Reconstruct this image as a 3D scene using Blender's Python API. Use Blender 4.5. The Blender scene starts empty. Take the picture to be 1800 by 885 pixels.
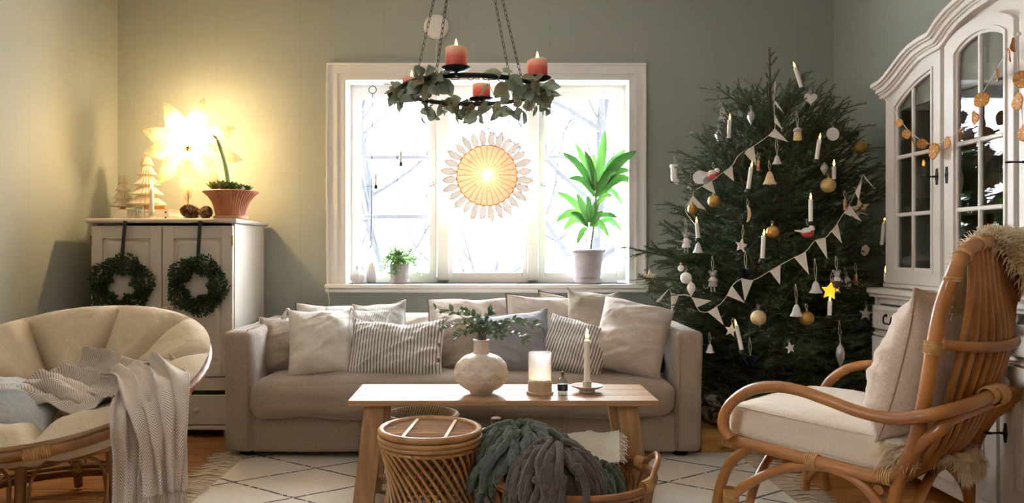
import bpy, math, random
from math import sin, cos, pi, radians, sqrt, atan2
from mathutils import Vector, Matrix, noise, Euler

# ------------------------------------------------------------------ camera, world, light, exposure
SC = bpy.context.scene
COL = SC.collection
CAMZ, F = 1.047, 1350.0                 # eye height (m), focal length in pixels of the 1800 px frame
cam = bpy.data.objects.new('camera', bpy.data.cameras.new('camera'))
COL.objects.link(cam)
cam.location = (0, 0, CAMZ)
cam.rotation_euler = (radians(90), 0, 0)
cam.data.sensor_width = 36.0
cam.data.lens = F / 1800 * 36
cam.data.shift_x = 50 / 1800
cam.data.shift_y = -2.5 / 1800
cam.data.clip_start = 0.05
SC.camera = cam

world = bpy.data.worlds.new('overcast_sky')
SC.world = world
world.use_nodes = True
bg = world.node_tree.nodes['Background']
bg.inputs[0].default_value = (0.84, 0.92, 1.0, 1)
bg.inputs[1].default_value = 28.0

def area_light(name, loc, rot, sx, sy, watts, col, portal=False):
    l = bpy.data.lights.new(name, 'AREA')
    l.shape = 'RECTANGLE'; l.size = sx; l.size_y = sy; l.energy = watts; l.color = col
    if portal: l.cycles.is_portal = True
    o = bpy.data.objects.new(name, l); COL.objects.link(o)
    o.location = loc; o.rotation_euler = rot
    return o

area_light('ceiling_bounce_fill', (0.2, 0.2, 1.75), (radians(180), 0, 0), .5, .5, 18, (1, .84, .66))  # added fill light, out of view, bounced off the ceiling; not a room lamp
SC.view_settings.view_transform = 'Standard'
SC.view_settings.look = 'None'
SC.view_settings.gamma = 1
SC.view_settings.use_curve_mapping = False
SC.view_settings.exposure = 0.60

# ------------------------------------------------------------------ helpers
RND = random.Random(7)
def at(px, py, d):
    """world point seen at pixel (px, py) of the 1800x885 frame at depth d"""
    return Vector(((px - 850) * d / F, d, CAMZ - (py - 440) * d / F))
def lin(h):
    h = h.lstrip('#')
    r = []
    for i in (0, 2, 4):
        c = int(h[i:i + 2], 16) / 255
        r.append(c / 12.92 if c <= 0.04045 else ((c + 0.055) / 1.055) ** 2.4)
    return (r[0], r[1], r[2], 1)

def spline(pts, n=6, closed=False):
    P = [Vector(p) for p in pts]; out = []; N = len(P)
    for i in range(N if closed else N - 1):
        if closed: a, b, c, d = P[i - 1], P[i], P[(i + 1) % N], P[(i + 2) % N]
        else: a, b, c, d = P[max(i - 1, 0)], P[i], P[i + 1], P[min(i + 2, N - 1)]
        for k in range(n):
            t = k / n
            out.append(0.5 * ((2 * b) + (c - a) * t + (2 * a - 5 * b + 4 * c - d) * t * t + (3 * b - a - 3 * c + d) * t ** 3))
    if not closed: out.append(P[-1])
    return out

class MB:
    def __init__(s): s.v = []; s.f = []; s.mi = []; s.uv = {}
    def add(s, vs, fs, mi=0, uv=None):
        b = len(s.v)
        s.v += [Vector(p) for p in vs]
        s.f += [tuple(b + i for i in f) for f in fs]
        s.mi += [mi] * len(fs)
        if uv:
            for i, u in enumerate(uv): s.uv[b + i] = u
        return s
    def box(s, c, d, rz=0, bev=0.0, M=None, mi=0):
        x, y, z = d[0] / 2, d[1] / 2, d[2] / 2
        if bev <= 0:
            vs = [(sx * x, sy * y, sz * z) for sx in (-1, 1) for sy in (-1, 1) for sz in (-1, 1)]
            fs = [(0, 1, 3, 2), (4, 6, 7, 5), (0, 4, 5, 1), (2, 3, 7, 6), (0, 2, 6, 4), (1, 5, 7, 3)]
        else:
            bev = min(bev, x * .9, y * .9, z * .9)
            vs = []; idx = {}
            for sx in (-1, 1):
                for sy in (-1, 1):
                    for sz in (-1, 1):
                        for k in range(3):
                            p = [sx * (x - bev), sy * (y - bev), sz * (z - bev)]
                            p[k] = (sx * x, sy * y, sz * z)[k]
                            idx[(sx, sy, sz, k)] = len(vs); vs.append(tuple(p))
            g = lambda a, b, c, k: idx[(a, b, c, k)]
            fs = []
            for q in (-1, 1):
                a = [g(q, -1, -1, 0), g(q, 1, -1, 0), g(q, 1, 1, 0), g(q, -1, 1, 0)]; fs.append(tuple(a if q > 0 else a[::-1]))
                a = [g(-1, q, -1, 1), g(-1, q, 1, 1), g(1, q, 1, 1), g(1, q, -1, 1)]; fs.append(tuple(a if q > 0 else a[::-1]))
                a = [g(-1, -1, q, 2), g(1, -1, q, 2), g(1, 1, q, 2), g(-1, 1, q, 2)]; fs.append(tuple(a if q > 0 else a[::-1]))
            for p in (-1, 1):
                for q in (-1, 1):
                    a = [g(p, q, -1, 0), g(p, q, -1, 1), g(p, q, 1, 1), g(p, q, 1, 0)]; fs.append(tuple(a if p * q > 0 else a[::-1]))
                    a = [g(p, -1, q, 0), g(p, 1, q, 0), g(p, 1, q, 2), g(p, -1, q, 2)]; fs.append(tuple(a if p * q > 0 else a[::-1]))
                    a = [g(-1, p, q, 1), g(-1, p, q, 2), g(1, p, q, 2), g(1, p, q, 1)]; fs.append(tuple(a if p * q > 0 else a[::-1]))
                    for r in (-1, 1):
                        a = [g(p, q, r, 0), g(p, q, r, 1), g(p, q, r, 2)]; fs.append(tuple(a if p * q * r > 0 else a[::-1]))
        T = Matrix.Translation(Vector(c)) @ (M.to_4x4() if M else Matrix.Rotation(rz, 4, 'Z'))
        return s.add([T @ Vector(p) for p in vs], fs, mi)
    def tube(s, pts, r, n=8, closed=False, mi=0, caps=True, flat=1.0):
        P = [Vector(p) for p in pts]; N = len(P)
        R = r if isinstance(r, (list, tuple)) else [r] * N
        T = []
        for i in range(N):
            a = P[(i - 1) % N] if (closed or i > 0) else P[i]
            b = P[(i + 1) % N] if (closed or i < N - 1) else P[i]
            t = b - a
            T.append(t.normalized() if t.length > 1e-9 else Vector((0, 0, 1)))
        u = Vector((0, 0, 1))
        if abs(T[0].dot(u)) > .9: u = Vector((1, 0, 0))
        u = (u - T[0] * u.dot(T[0])).normalized()
        vs = []; us = []
        for i in range(N):
            u = u - T[i] * u.dot(T[i])
            u = u.normalized() if u.length > 1e-6 else T[i].orthogonal().normalized()
            us.append(u.copy())
        tw = 0.0
        if closed:
            a = us[-1] - T[0] * us[-1].dot(T[0]); a.normalize()
            tw = atan2(T[0].dot(a.cross(us[0])), a.dot(us[0]))
        for i in range(N):
            w = T[i].cross(us[i]); o = tw * i / N
            for k in range(n):
                a = 2 * pi * k / n + o
                vs.append(P[i] + (us[i] * cos(a) * flat + w * sin(a)) * R[i])
        fs = []
        for i in range(N if closed else N - 1):
            j = (i + 1) % N
            for k in range(n):
                l = (k + 1) % n
                fs.append((i * n + k, i * n + l, j * n + l, j * n + k))
        if caps and not closed:
            fs.append(tuple(range(n))[::-1]); fs.append(tuple((N - 1) * n + k for k in range(n)))
        return s.add(vs, fs, mi)
    def lathe(s, prof, n=24, c=(0, 0, 0), mi=0, ripple=None, M=None):
        """prof: (radius, z) from bottom to top; ends with radius 0 are closed"""
        vs = []; c = Vector(c)
        for (r, z) in prof:
            for k in range(n):
                a = 2 * pi * k / n
                rr = r * (ripple(a, z) if ripple else 1)
                p = Vector((rr * cos(a), rr * sin(a), z))
                vs.append(c + (M @ p if M else p))
        fs = []
        for i in range(len(prof) - 1):
            for k in range(n):
                l = (k + 1) % n
                fs.append((i * n + k, i * n + l, (i + 1) * n + l, (i + 1) * n + k))
        if prof[0][0] > 1e-6: fs.append(tuple(range(n))[::-1])
        if prof[-1][0] > 1e-6: fs.append(tuple((len(prof) - 1) * n + k for k in range(n)))
        return s.add(vs, fs, mi)
    def ball(s, c, r, n=12, mi=0, sq=(1, 1, 1), M=None):
        m = max(5, n // 2 + 1)
        prof = [(max(1e-5, sin(pi * i / (m - 1))), -cos(pi * i / (m - 1))) for i in range(m)]
        vs = []; c = Vector(c)
        for (q, z) in prof:
            for k in range(n):
                a = 2 * pi * k / n
                p = Vector((q * cos(a) * r * sq[0], q * sin(a) * r * sq[1], z * r * sq[2]))
                vs.append(c + (M @ p if M else p))
        fs = [(i * n + k, i * n + (k + 1) % n, (i + 1) * n + (k + 1) % n, (i + 1) * n + k) for i in range(m - 1) for k in range(n)]
        return s.add(vs, fs, mi)
    def prism(s, poly, depth, M=None, mi=0):
        """poly in local x,z; extruded along local y from -depth/2 to depth/2"""
        n = len(poly)
        ar = sum(poly[i][0] * poly[(i + 1) % n][1] - poly[(i + 1) % n][0] * poly[i][1] for i in range(n))
        if ar < 0: poly = poly[::-1]
        vs = [Vector((p[0], -depth / 2, p[1])) for p in poly] + [Vector((p[0], depth / 2, p[1])) for p in poly]
        fs = [tuple(range(n)), tuple(range(n, 2 * n))[::-1]]
        fs += [(i, n + i, n + (i + 1) % n, (i + 1) % n) for i in range(n)]
        if M: vs = [M @ p for p in vs]
        return s.add(vs, fs, mi)
    def band(s, inner, outer, y0, y1, closed=False, mi=0):
        """solid strip between two equal-length x,z polylines, from y0 to y1"""
        n = len(inner); vs = []
        for y in (y0, y1):
            vs += [Vector((p[0], y, p[1])) for p in inner] + [Vector((p[0], y, p[1])) for p in outer]
        fs = []
        for i in range(n if closed else n - 1):
            j = (i + 1) % n
            fs += [(i, j, n + j, n + i), (2 * n + i, 3 * n + i, 3 * n + j, 2 * n + j),
                   (i, 2 * n + i, 2 * n + j, j), (n + i, n + j, 3 * n + j, 3 * n + i)]
        if not closed: fs += [(0, n, 3 * n, 2 * n), (n - 1, 3 * n - 1, 4 * n - 1, 2 * n - 1)]
        return s.add(vs, fs, mi)
    def xf(s, M, start=0):
        for i in range(start, len(s.v)): s.v[i] = M @ s.v[i]
        return s
    def build(s, name, mat, parent=None, smooth=40, recalc=False):
        me = bpy.data.meshes.new(name)
        me.from_pydata([tuple(p) for p in s.v], [], s.f)
        ms = mat if isinstance(mat, (list, tuple)) else [mat]
        for m in ms: me.materials.append(m)
        if len(ms) > 1: me.polygons.foreach_set('material_index', s.mi)
        if s.uv:
            l = me.uv_layers.new(name='UVMap')
            for lp in me.loops: l.data[lp.index].uv = s.uv.get(lp.vertex_index, (0, 0))
        if recalc:
            import bmesh
            b = bmesh.new(); b.from_mesh(me); bmesh.ops.recalc_face_normals(b, faces=b.faces); b.to_mesh(me); b.free()
        if smooth:
            me.shade_smooth(); me.set_sharp_from_angle(angle=radians(smooth))
        me.update()
        return obj(name, me, parent)

def obj(name, me, parent=None):
    o = bpy.data.objects.new(name, me); COL.objects.link(o)
    if parent: o.parent = parent
    return o
def tag(o, label, cat=None, group=None, kind=None):
    if label: o['label'] = label
    if cat: o['category'] = cat
    if group: o['group'] = group
    if kind: o['kind'] = kind
    return o
def thing(name, label, cat, loc=(0, 0, 0), rz=0, group=None, rot=None):
    o = bpy.data.objects.new(name, None); COL.objects.link(o)
    o.empty_display_size = .05
    o.location = loc; o.rotation_euler = rot if rot else (0, 0, rz)
    return tag(o, label, cat, group)
def wbuild(mb, name, m, root, smooth=40, recalc=False):
    """build a world-space mesh as a part of root"""
    mb.xf(root.matrix_basis.inverted())
    return mb.build(name, m, root, smooth, recalc)
def struct(o): o['kind'] = 'structure'; return o
def copy_tree(o, parent=None):
    c = o.copy(); COL.objects.link(c)
    if parent: c.parent = parent
    for ch in list(o.children): copy_tree(ch, c)
    return c

# ------------------------------------------------------------------ materials
def nt(name):
    m = bpy.data.materials.new(name); m.use_nodes = True
    t = m.node_tree; return m, t, t.nodes['Principled BSDF']
def coords(t, scale=(1, 1, 1), kind='Object', rot=(0, 0, 0)):
    tc = t.nodes.new('ShaderNodeTexCoord'); mp = t.nodes.new('ShaderNodeMapping')
    mp.inputs['Scale'].default_value = scale; mp.inputs['Rotation'].default_value = rot
    t.links.new(tc.outputs[kind], mp.inputs[0]); return mp.outputs[0]
def noise_node(t, vec, scale, detail=4, rough=.55, dist=0.0):
    n = t.nodes.new('ShaderNodeTexNoise')
    n.inputs['Scale'].default_value = scale; n.inputs['Detail'].default_value = detail
    n.inputs['Roughness'].default_value = rough; n.inputs['Distortion'].default_value = dist
    t.links.new(vec, n.inputs['Vector']); return n.outputs[0]
def ramp(t, fac, stops):
    r = t.nodes.new('ShaderNodeValToRGB')
    e = r.color_ramp.elements
    while len(e) < len(stops): e.new(.5)
    for i, (p, c) in enumerate(stops): e[i].position = p; e[i].color = c
    t.links.new(fac, r.inputs[0]); return r.outputs[0]
def math_node(t, op, a, b=None, c=None):
    n = t.nodes.new('ShaderNodeMath'); n.operation = op
    for i, x in enumerate((a, b, c)):
        if x is None: continue
        if isinstance(x, (int, float)): n.inputs[i].default_value = x
        else: t.links.new(x, n.inputs[i])
    return n.outputs[0]
def mixc(t, fac, a, b):
    n = t.nodes.new('ShaderNodeMix'); n.data_type = 'RGBA'
    if isinstance(fac, (int, float)): n.inputs[0].default_value = fac
    else: t.links.new(fac, n.inputs[0])
    for k, x in ((6, a), (7, b)):
        if isinstance(x, tuple): n.inputs[k].default_value = x
        else: t.links.new(x, n.inputs[k])
    return n.outputs[2]
def bump(t, h, strength, dist, prev=None):
    b = t.nodes.new('ShaderNodeBump'); b.inputs['Strength'].default_value = strength; b.inputs['Distance'].default_value = dist
    t.links.new(h, b.inputs['Height'])
    if prev: t.links.new(prev, b.inputs['Normal'])
    return b.outputs[0]
def M(name, c1, c2=None, scale=8, stretch=(1, 1, 1), detail=4, rough=.65, bs=0, bscale=80, bd=.002, bstretch=(1, 1, 1),
      metal=0, coat=0, sheen=0, sss=0, trans=0, lo=.35, hi=.65, dist=0):
    m, t, p = nt(name)
    if c2:
        v = coords(t, stretch)
        t.links.new(ramp(t, noise_node(t, v, scale, detail, .55, dist), [(lo, lin(c1)), (hi, lin(c2))]), p.inputs['Base Color'])
    else: p.inputs['Base Color'].default_value = lin(c1)
    p.inputs['Roughness'].default_value = rough; p.inputs['Metallic'].default_value = metal
    p.inputs['Coat Weight'].default_value = coat
    p.inputs['Sheen Weight'].default_value = sheen
    if sss:
        p.inputs['Subsurface Weight'].default_value = sss; p.inputs['Subsurface Radius'].default_value = (.01, .005, .003)
    if bs:
        v = coords(t, bstretch)
        t.links.new(bump(t, noise_node(t, v, bscale, 3), bs, bd), p.inputs['Normal'])
    if trans: translucent(t, p, trans)
    return m
def translucent(t, p, fac, col=None):
    out = t.nodes['Material Output']; tr = t.nodes.new('ShaderNodeBsdfTranslucent'); mx = t.nodes.new('ShaderNodeMixShader')
    if col: tr.inputs[0].default_value = col
    elif p.inputs['Base Color'].links: t.links.new(p.inputs['Base Color'].links[0].from_socket, tr.inputs[0])
    else: tr.inputs[0].default_value = p.inputs['Base Color'].default_value
    mx.inputs[0].default_value = fac
    t.links.new(p.outputs[0], mx.inputs[1]); t.links.new(tr.outputs[0], mx.inputs[2]); t.links.new(mx.outputs[0], out.inputs[0])
def linen(name, c1, c2, crease=.35, weave=.25):
    """woven cloth: slubby colour, soft creases and a fine thread relief"""
    m, t, p = nt(name)
    v = coords(t)
    t.links.new(ramp(t, noise_node(t, v, 130, 5), [(.3, lin(c1)), (.7, lin(c2))]), p.inputs['Base Color'])
    p.inputs['Roughness'].default_value = .9; p.inputs['Sheen Weight'].default_value = .25
    n1 = bump(t, noise_node(t, v, 11, 2, .5, .5), min(1, crease * 1.4), .022)
    a = noise_node(t, coords(t, (1, 1, .12)), 420, 2); b = noise_node(t, coords(t, (.12, 1, 1)), 420, 2)
    t.links.new(bump(t, math_node(t, 'ADD', a, b), weave, .0012, n1), p.inputs['Normal'])
    return m
def stripes(name, base, stripe, axis, period, width, crease=.4, dist=.004):
    m, t, p = nt(name)
    v = coords(t)
    sx = t.nodes.new('ShaderNodeSeparateXYZ'); t.links.new(v, sx.inputs[0])
    w = math_node(t, 'MULTIPLY_ADD', noise_node(t, v, 6, 2), dist * 4, sx.outputs[axis])
    fr = math_node(t, 'FRACT', math_node(t, 'DIVIDE', w, period))
    tri = math_node(t, 'ABSOLUTE', math_node(t, 'SUBTRACT', fr, .5))
    f = ramp(t, tri, [(width / 2 - .05, (1, 1, 1, 1)), (width / 2 + .05, (0, 0, 0, 1))])
    t.links.new(mixc(t, f, lin(base), lin(stripe)), p.inputs['Base Color'])
    p.inputs['Roughness'].default_value = .9; p.inputs['Sheen Weight'].default_value = .2
    t.links.new(bump(t, noise_node(t, v, 11, 2, .5, .5), min(1, crease * 1.4), .022), p.inputs['Normal'])
    return m
def emit(name, col, strength):
    m, t, p = nt(name)
    p.inputs['Base Color'].default_value = lin(col); p.inputs['Emission Color'].default_value = lin(col); p.inputs['Emission Strength'].default_value = strength
    return m
def glass(name, tint='ffffff', gloss=.1, rough=.0, haze=0.0):
    """thin clear pane: transparent with a Fresnel reflection"""
    m, t, p = nt(name)
    t.nodes.remove(p)
    out = t.nodes['Material Output']
    tr = t.nodes.new('ShaderNodeBsdfTransparent'); tr.inputs[0].default_value = lin(tint)
    gl = t.nodes.new('ShaderNodeBsdfGlossy'); gl.inputs['Roughness'].default_value = rough
    fr = t.nodes.new('ShaderNodeLayerWeight'); fr.inputs[0].default_value = .5
    f = math_node(t, 'MULTIPLY_ADD', math_node(t, 'POWER', fr.outputs['Facing'], 4), .8, gloss)
    mx = t.nodes.new('ShaderNodeMixShader')
    t.links.new(f, mx.inputs[0]); t.links.new(tr.outputs[0], mx.inputs[1]); t.links.new(gl.outputs[0], mx.inputs[2])
    last = mx.outputs[0]
    if haze:
        df = t.nodes.new('ShaderNodeBsdfTranslucent'); df.inputs[0].default_value = (.95, .95, .95, 1)
        m2 = t.nodes.new('ShaderNodeMixShader'); m2.inputs[0].default_value = haze
        t.links.new(last, m2.inputs[1]); t.links.new(df.outputs[0], m2.inputs[2]); last = m2.outputs[0]
    t.links.new(last, out.inputs[0])
    return m

WALLC = ('979a8f', '9ea096')
def wall_material():
    m, t, p = nt('wallpaper')
    v = coords(t)
    a = noise_node(t, coords(t, (1, 1, .04)), 160, 3); b = noise_node(t, coords(t, (.04, .04, 1)), 160, 3)
    h = math_node(t, 'ADD', a, b)
    c = ramp(t, math_node(t, 'MULTIPLY', h, .5), [(.3, lin(WALLC[0])), (.7, lin(WALLC[1]))])
    sx = t.nodes.new('ShaderNodeSeparateXYZ'); t.links.new(v, sx.inputs[0])
    fr = math_node(t, 'FRACT', math_node(t, 'DIVIDE', math_node(t, 'ADD', math_node(t, 'ADD', sx.outputs[0], sx.outputs[1]), 20.12), .53))
    seam = math_node(t, 'LESS_THAN', fr, .006)
    t.links.new(mixc(t, math_node(t, 'MULTIPLY', seam, .25), c, lin('6c6e66')), p.inputs['Base Color'])
    p.inputs['Roughness'].default_value = .7
    t.links.new(bump(t, h, .05, .002), p.inputs['Normal'])
    return m
mWALL = wall_material()
mWHITE = M('white_gloss_paint', 'e6e2dd', 'ece8e4', 3, rough=.38, bs=.03, bscale=40)
mHUTCH = M('ivory_cabinet_paint', 'd8cfc4', 'e0d8ce', 3, rough=.42, bs=.05, bscale=50)
mCUP = M('greige_cabinet_paint', 'cfc4b6', 'd6ccbf', 3, rough=.5, bs=.05, bscale=50)
mPLANK = M('oiled_oak', '8a5528', 'b87a40', 5, (1, 9, 1), 6, rough=.38, bs=.1, bscale=30, bstretch=(1, 12, 1), dist=.6)
mTABLE = M('pine_table_wood', '94704e', 'b08a64', 4, (1, 10, 10), 6, rough=.42, bs=.08, bscale=30, bstretch=(1, 12, 12), dist=.5)
mTLEG = M('pine_leg_wood', '8e683f', 'ac8056', 4, (10, 10, 1), 6, rough=.5, bs=.08, bscale=30, bstretch=(12, 12, 1), dist=.5)
mRATTAN = M('varnished_rattan', '885428', 'b3763a', 6, (1, 1, 1), 6, rough=.36, bs=.12, bscale=40, coat=.25, lo=.3, hi=.7)
mRATTAN2 = M('honey_rattan', '8e6034', 'bb8a52', 9, (1, 1, 1), 6, rough=.4, bs=.12, bscale=50, coat=.2, lo=.3, hi=.7)
mRATTAN3 = M('dark_rattan', '6e4524', '9c6a3a', 9, (1, 1, 1), 6, rough=.42, bs=.12, bscale=50, coat=.15, lo=.3, hi=.7)
mBIND = M('cane_binding', 'a87845', 'c59a62', 60, (1, 1, 1), 3, rough=.5, bs=.25, bscale=160)
mIRON = M('black_iron', '14161a', '1e2024', 20, rough=.4, bs=.1, bscale=90, metal=.6)
mBRASS = M('aged_brass', '8a6a3a', 'a88650', 20, rough=.35, metal=1)
mFLAME = emit('candle_flame', 'ffb45a', 26)
mLED = emit('led_flame', 'ffb850', 7)
mWAX = M('cream_wax', 'eee6d8', rough=.45, sss=.3)
mGLASS = glass('clear_glass')
mPANE = glass('window_glass', gloss=.02)
# ================================================================== THE ROOM
XL, XR, YB, ZC, YF = -2.334, 2.232, 4.9, 2.80, -2.6
def slab(name, c, d, m): return struct(MB().box(c, d).build(name, m, smooth=0))
mSUB = M('subfloor', '4a2c14', rough=.8)
floor = slab('floor', ((XL + XR) / 2, (YB + YF) / 2, -.06), (XR - XL + .4, YB - YF, .10), mSUB)
slab('ceiling', ((XL + XR) / 2, (YB + YF) / 2, ZC + .05), (XR - XL + .4, YB - YF + .4, .10), M('ceiling_paint', 'e8e6e0', rough=.8))
wl = MB()                                           # made-up opening in the left wall, out of frame, added for side daylight
for y0, y1, z0, z1 in ((YF, .4, 0, ZC), (.9, YB, 0, ZC), (.4, .9, 0, 1.2), (.4, .9, 2.2, ZC)): wl.box((XL - .1, (y0 + y1) / 2, (z0 + z1) / 2), (.2, y1 - y0, z1 - z0))
struct(wl.build('wall_left', mWALL, smooth=0))
slab('wall_right', (XR + .1, (YB + YF) / 2, ZC / 2), (.2, YB - YF, ZC), mWALL)
# oak boards, each a part of the floor
board_meshes = []
for L in (1.9, 1.5, 1.1):
    for k in range(2):
        board_meshes.append(MB().box((0, 0, 0), (L - .003, .138, .012), bev=.002).build('plank', mPLANK, smooth=30))
rows = 0
for o in board_meshes: COL.objects.unlink(o)
y = YB - .07
while y > 1.7:
    x = XL - RND.uniform(0, .9)
    while x < XR + .1:
        o = RND.choice(board_meshes); L = o.dimensions.x if o.dimensions.x else 1.5
        L = max(v.co.x for v in o.data.vertices) * 2 + .003
        c = obj('plank', o.data, floor)
        c.location = (x + L / 2, y, -.006)
        if RND.random() < .5: c.rotation_euler = (0, 0, pi)
        x += L
    y -= .140
slab('floor_front', ((XL + XR) / 2, (1.64 + YF) / 2, -.006), (XR - XL, 1.63 - YF, .012), mPLANK)
# back wall with the window hole
WX0, WX1, WZ0, WZ1 = -.888, .944, .832, 2.145
wb = MB()
T = .26
def bw(x0, x1, z0, z1): wb.box(((x0 + x1) / 2, YB + T / 2, (z0 + z1) / 2), (x1 - x0, T, z1 - z0))
bw(XL - .2, WX0, 0, ZC); bw(WX1, XR + .2, 0, ZC); bw(WX0, WX1, 0, WZ0); bw(WX0, WX1, WZ1, ZC)
struct(wb.build('wall_back', mWALL, smooth=0))
# rear wall behind the viewer
wf = MB()
def fw(x0, x1, z0, z1): wf.box(((x0 + x1) / 2, YF - .1, (z0 + z1) / 2), (x1 - x0, .2, z1 - z0))
fw(XL - .2, XR + .2, 0, ZC)
struct(wf.build('wall_front', mWALL, smooth=0))
bb = MB()
bb.box((XL + .009, (YB + 1.2) / 2, .06), (.018, YB - 1.2, .12), bev=.004)
struct(bb.build('baseboard_left', mWHITE))
struct(MB().box(((XL + XR) / 2, YB - .009, .06), (XR - XL - .04, .018, .12), bev=.004).build('baseboard_back', mWHITE))
struct(MB().box((XR - .009, 4.6, .06), (.018, 1.0, .12), bev=.004).build('baseboard_right', mWHITE))

# ------------------------------------------------------------------ window
win = bpy.data.objects.new('window_1', None); COL.objects.link(win); win.location = (0, YB, WZ0); struct(win)
W0 = Vector((0, YB, WZ0))
def wpart(mb, name, m=None, par=None, smooth=40):
    if par is None: mb.xf(Matrix.Translation(-W0))
    o = mb.build(name, m or mWHITE, par or win, smooth); return o
# casing: stepped mouldings, mitred at the corners
cx0, cx1, cz1 = -.996, 1.032, 2.236
steps = [(0, .012, .030), (.012, .055, .020), (.055, .068, .026), (.068, .098, .016), (.098, .108, .022)]
def casing_side(sx):
    mb = MB()
    for a, b, dp in steps:
        xo = (cx0 + a, cx0 + b) if sx < 0 else (cx1 - a, cx1 - b)
        mb.prism([(xo[0], .832), (xo[1], .832), (xo[1], cz1 - b), (xo[0], cz1 - a)], dp, Matrix.Translation((0, YB - dp / 2, 0)))
    return mb
for s in (-1, 1): wpart(casing_side(s), 'casing', smooth=0)
mb = MB()
for a, b, dp in steps:
    mb.prism([(cx0 + a, cz1 - a), (cx0 + b, cz1 - b), (cx1 - b, cz1 - b), (cx1 - a, cz1 - a)], dp, Matrix.Translation((0, YB - dp / 2, 0)))
wpart(mb, 'casing', smooth=0)
# jamb lining and sill
mb = MB()
YG = YB + .19                                            # plane of the sashes
mb.box((WX0 + .006, YB + .10, (WZ0 + WZ1) / 2), (.012, .24, WZ1 - WZ0)); mb.box((WX1 - .006, YB + .10, (WZ0 + WZ1) / 2), (.012, .24, WZ1 - WZ0))
mb.box(((WX0 + WX1) / 2, YB + .10, WZ1 - .006), (WX1 - WX0 - .024, .24, .012))
mb.box((WX0 + .035, YG + .01, (WZ0 + WZ1) / 2), (.046, .07, WZ1 - WZ0 - .024)); mb.box((WX1 - .035, YG + .01, (WZ0 + WZ1) / 2), (.046, .07, WZ1 - WZ0 - .024))
mb.box(((WX0 + WX1) / 2, YG + .01, WZ1 - .035), (WX1 - WX0 - .116, .07, .046)); mb.box(((WX0 + WX1) / 2, YG + .01, WZ0 + .02), (WX1 - WX0 - .116, .07, .04))
wpart(mb, 'jamb', smooth=0)
mb = MB(); mb.box(((cx0 + cx1) / 2 + .002, YB + .05, .818), (cx1 - cx0 + .012, .26, .028), bev=.006)
mb.box(((cx0 + cx1) / 2 + .002, YB - .05, .791), (cx1 - cx0 + .008, .03, .028), bev=.006)
wpart(mb, 'sill')
# two mullions, three sashes with three panes each
def gx(px): return (px - 850) * YG / F
def gz(py): return CAMZ - (py - 440) * YG / F
for a, b in ((769, 790), (926, 946)):
    m_ = MB(); m_.box(((gx(a) + gx(b)) / 2, YG - .005, (WZ0 + WZ1) / 2), (gx(b) - gx(a), .10, WZ1 - WZ0 - .02), bev=.008)
    wpart(m_, 'mullion')
zt, zb = gz(173), gz(479)
mMUNT = M('grey_outer_muntin', '9a97a0', rough=.6)
for (a, b, ol, orr, outer) in ((634, 755, 620, 768, 1), (797, 918, 789, 926, 0), (958, 1082, 946, 1094, 1)):
    x0, x1, X0, X1 = gx(a), gx(b), gx(ol), gx(orr)
    m_ = MB()
    for (p, q, r, s_) in ((X0, x0, zb - .04, zt + .05), (x1, X1, zb - .04, zt + .05), (x0, x1, zt, zt + .05), (x0, x1, zb - .045, zb)):
        m_.box(((p + q) / 2, YG, (r + s_) / 2), (abs(q - p), .045, s_ - r), bev=.004)
    sash = wpart(m_, 'sash_frame')
    for py in (276, 381):
        mm = MB(); mm.box(((x0 + x1) / 2, YG + .035, gz(py)), (x1 - x0, .02, .028), bev=.003); mm.xf(Matrix.Translation(-W0))
        mm.build('muntin', mMUNT, sash)
    zs = [zt, gz(276), gz(381), zb]
    for k in range(3):
        pp = MB(); pp.box(((x0 + x1) / 2, YG + .012, (zs[k] + zs[k + 1]) / 2), (x1 - x0, .003, zs[k] - zs[k + 1])); pp.xf(Matrix.Translation(-W0))
        pp.build('pane', mPANE, sash, smooth=0)
for (px, sgn) in ((762, -1), (925, -1), (952, 1)):        # window catches
    m_ = MB(); p = at(px, 325, YG - .05)
    m_.box(p, (.018, .012, .050), bev=.003); m_.ball(p + Vector((0, -.012, .016)), .010, 8); m_.ball(p + Vector((0, -.012, -.016)), .010, 8)
    m_.tube([p + Vector((0, -.014, 0)), p + Vector((sgn * .03, -.02, -.012)), p + Vector((sgn * .07, -.02, -.045))], [.006, .005, .004], 6)
    wpart(m_, 'catch', M('steel', 'b8b8b8', rough=.3, metal=1))
# white lead running down the casing
m_ = MB(); pts = [at(574, y_, YB - .035) + Vector((.0012 * sin(y_ * .07), 0, 0)) for y_ in range(120, 500, 20)] + [at(577, 516, YB - .085), at(579, 530, YB - .03), at(577, 560, YB - .012)]
m_.tube(spline(pts, 3), .003, 6)
tag(m_.build('cable', M('white_plastic', 'e8e4da', rough=.4)), 'thin white cable running down beside the window frame', 'cable')
# white disc on the wall above the window with its cord
d = thing('wall_speaker', 'round white disc with a dangling cord on the wall above the window', 'speaker', at(767, 48, YB))
mPL = M('matt_white_plastic', 'd6d3cc', rough=.45)
RX = Matrix.Rotation(radians(90), 3, 'X')
MB().lathe([(.074, 0), (.076, .010), (.074, .022), (.066, .030), (.04, .033), (1e-5, .034)], 40, M=RX).build('body', mPL, d)
MB().lathe([(.0765, .008), (.079, .012), (.0765, .016)], 40, M=RX).build('rim', M('pale_edge', 'f0efec', rough=.3), d)
m_ = MB(); m_.tube(spline([(.0, -.02, -.072), (.002, -.008, -.12), (-.002, -.006, -.25), (0, -.006, -.262)], 4), .002, 6)
m_.tube(spline([(.0, -.02, -.07), (.02, -.012, -.1), (.045, -.01, -.085), (.05, -.012, -.055)], 5), .002, 6)
m_.build('cord', mPL, d)

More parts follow.
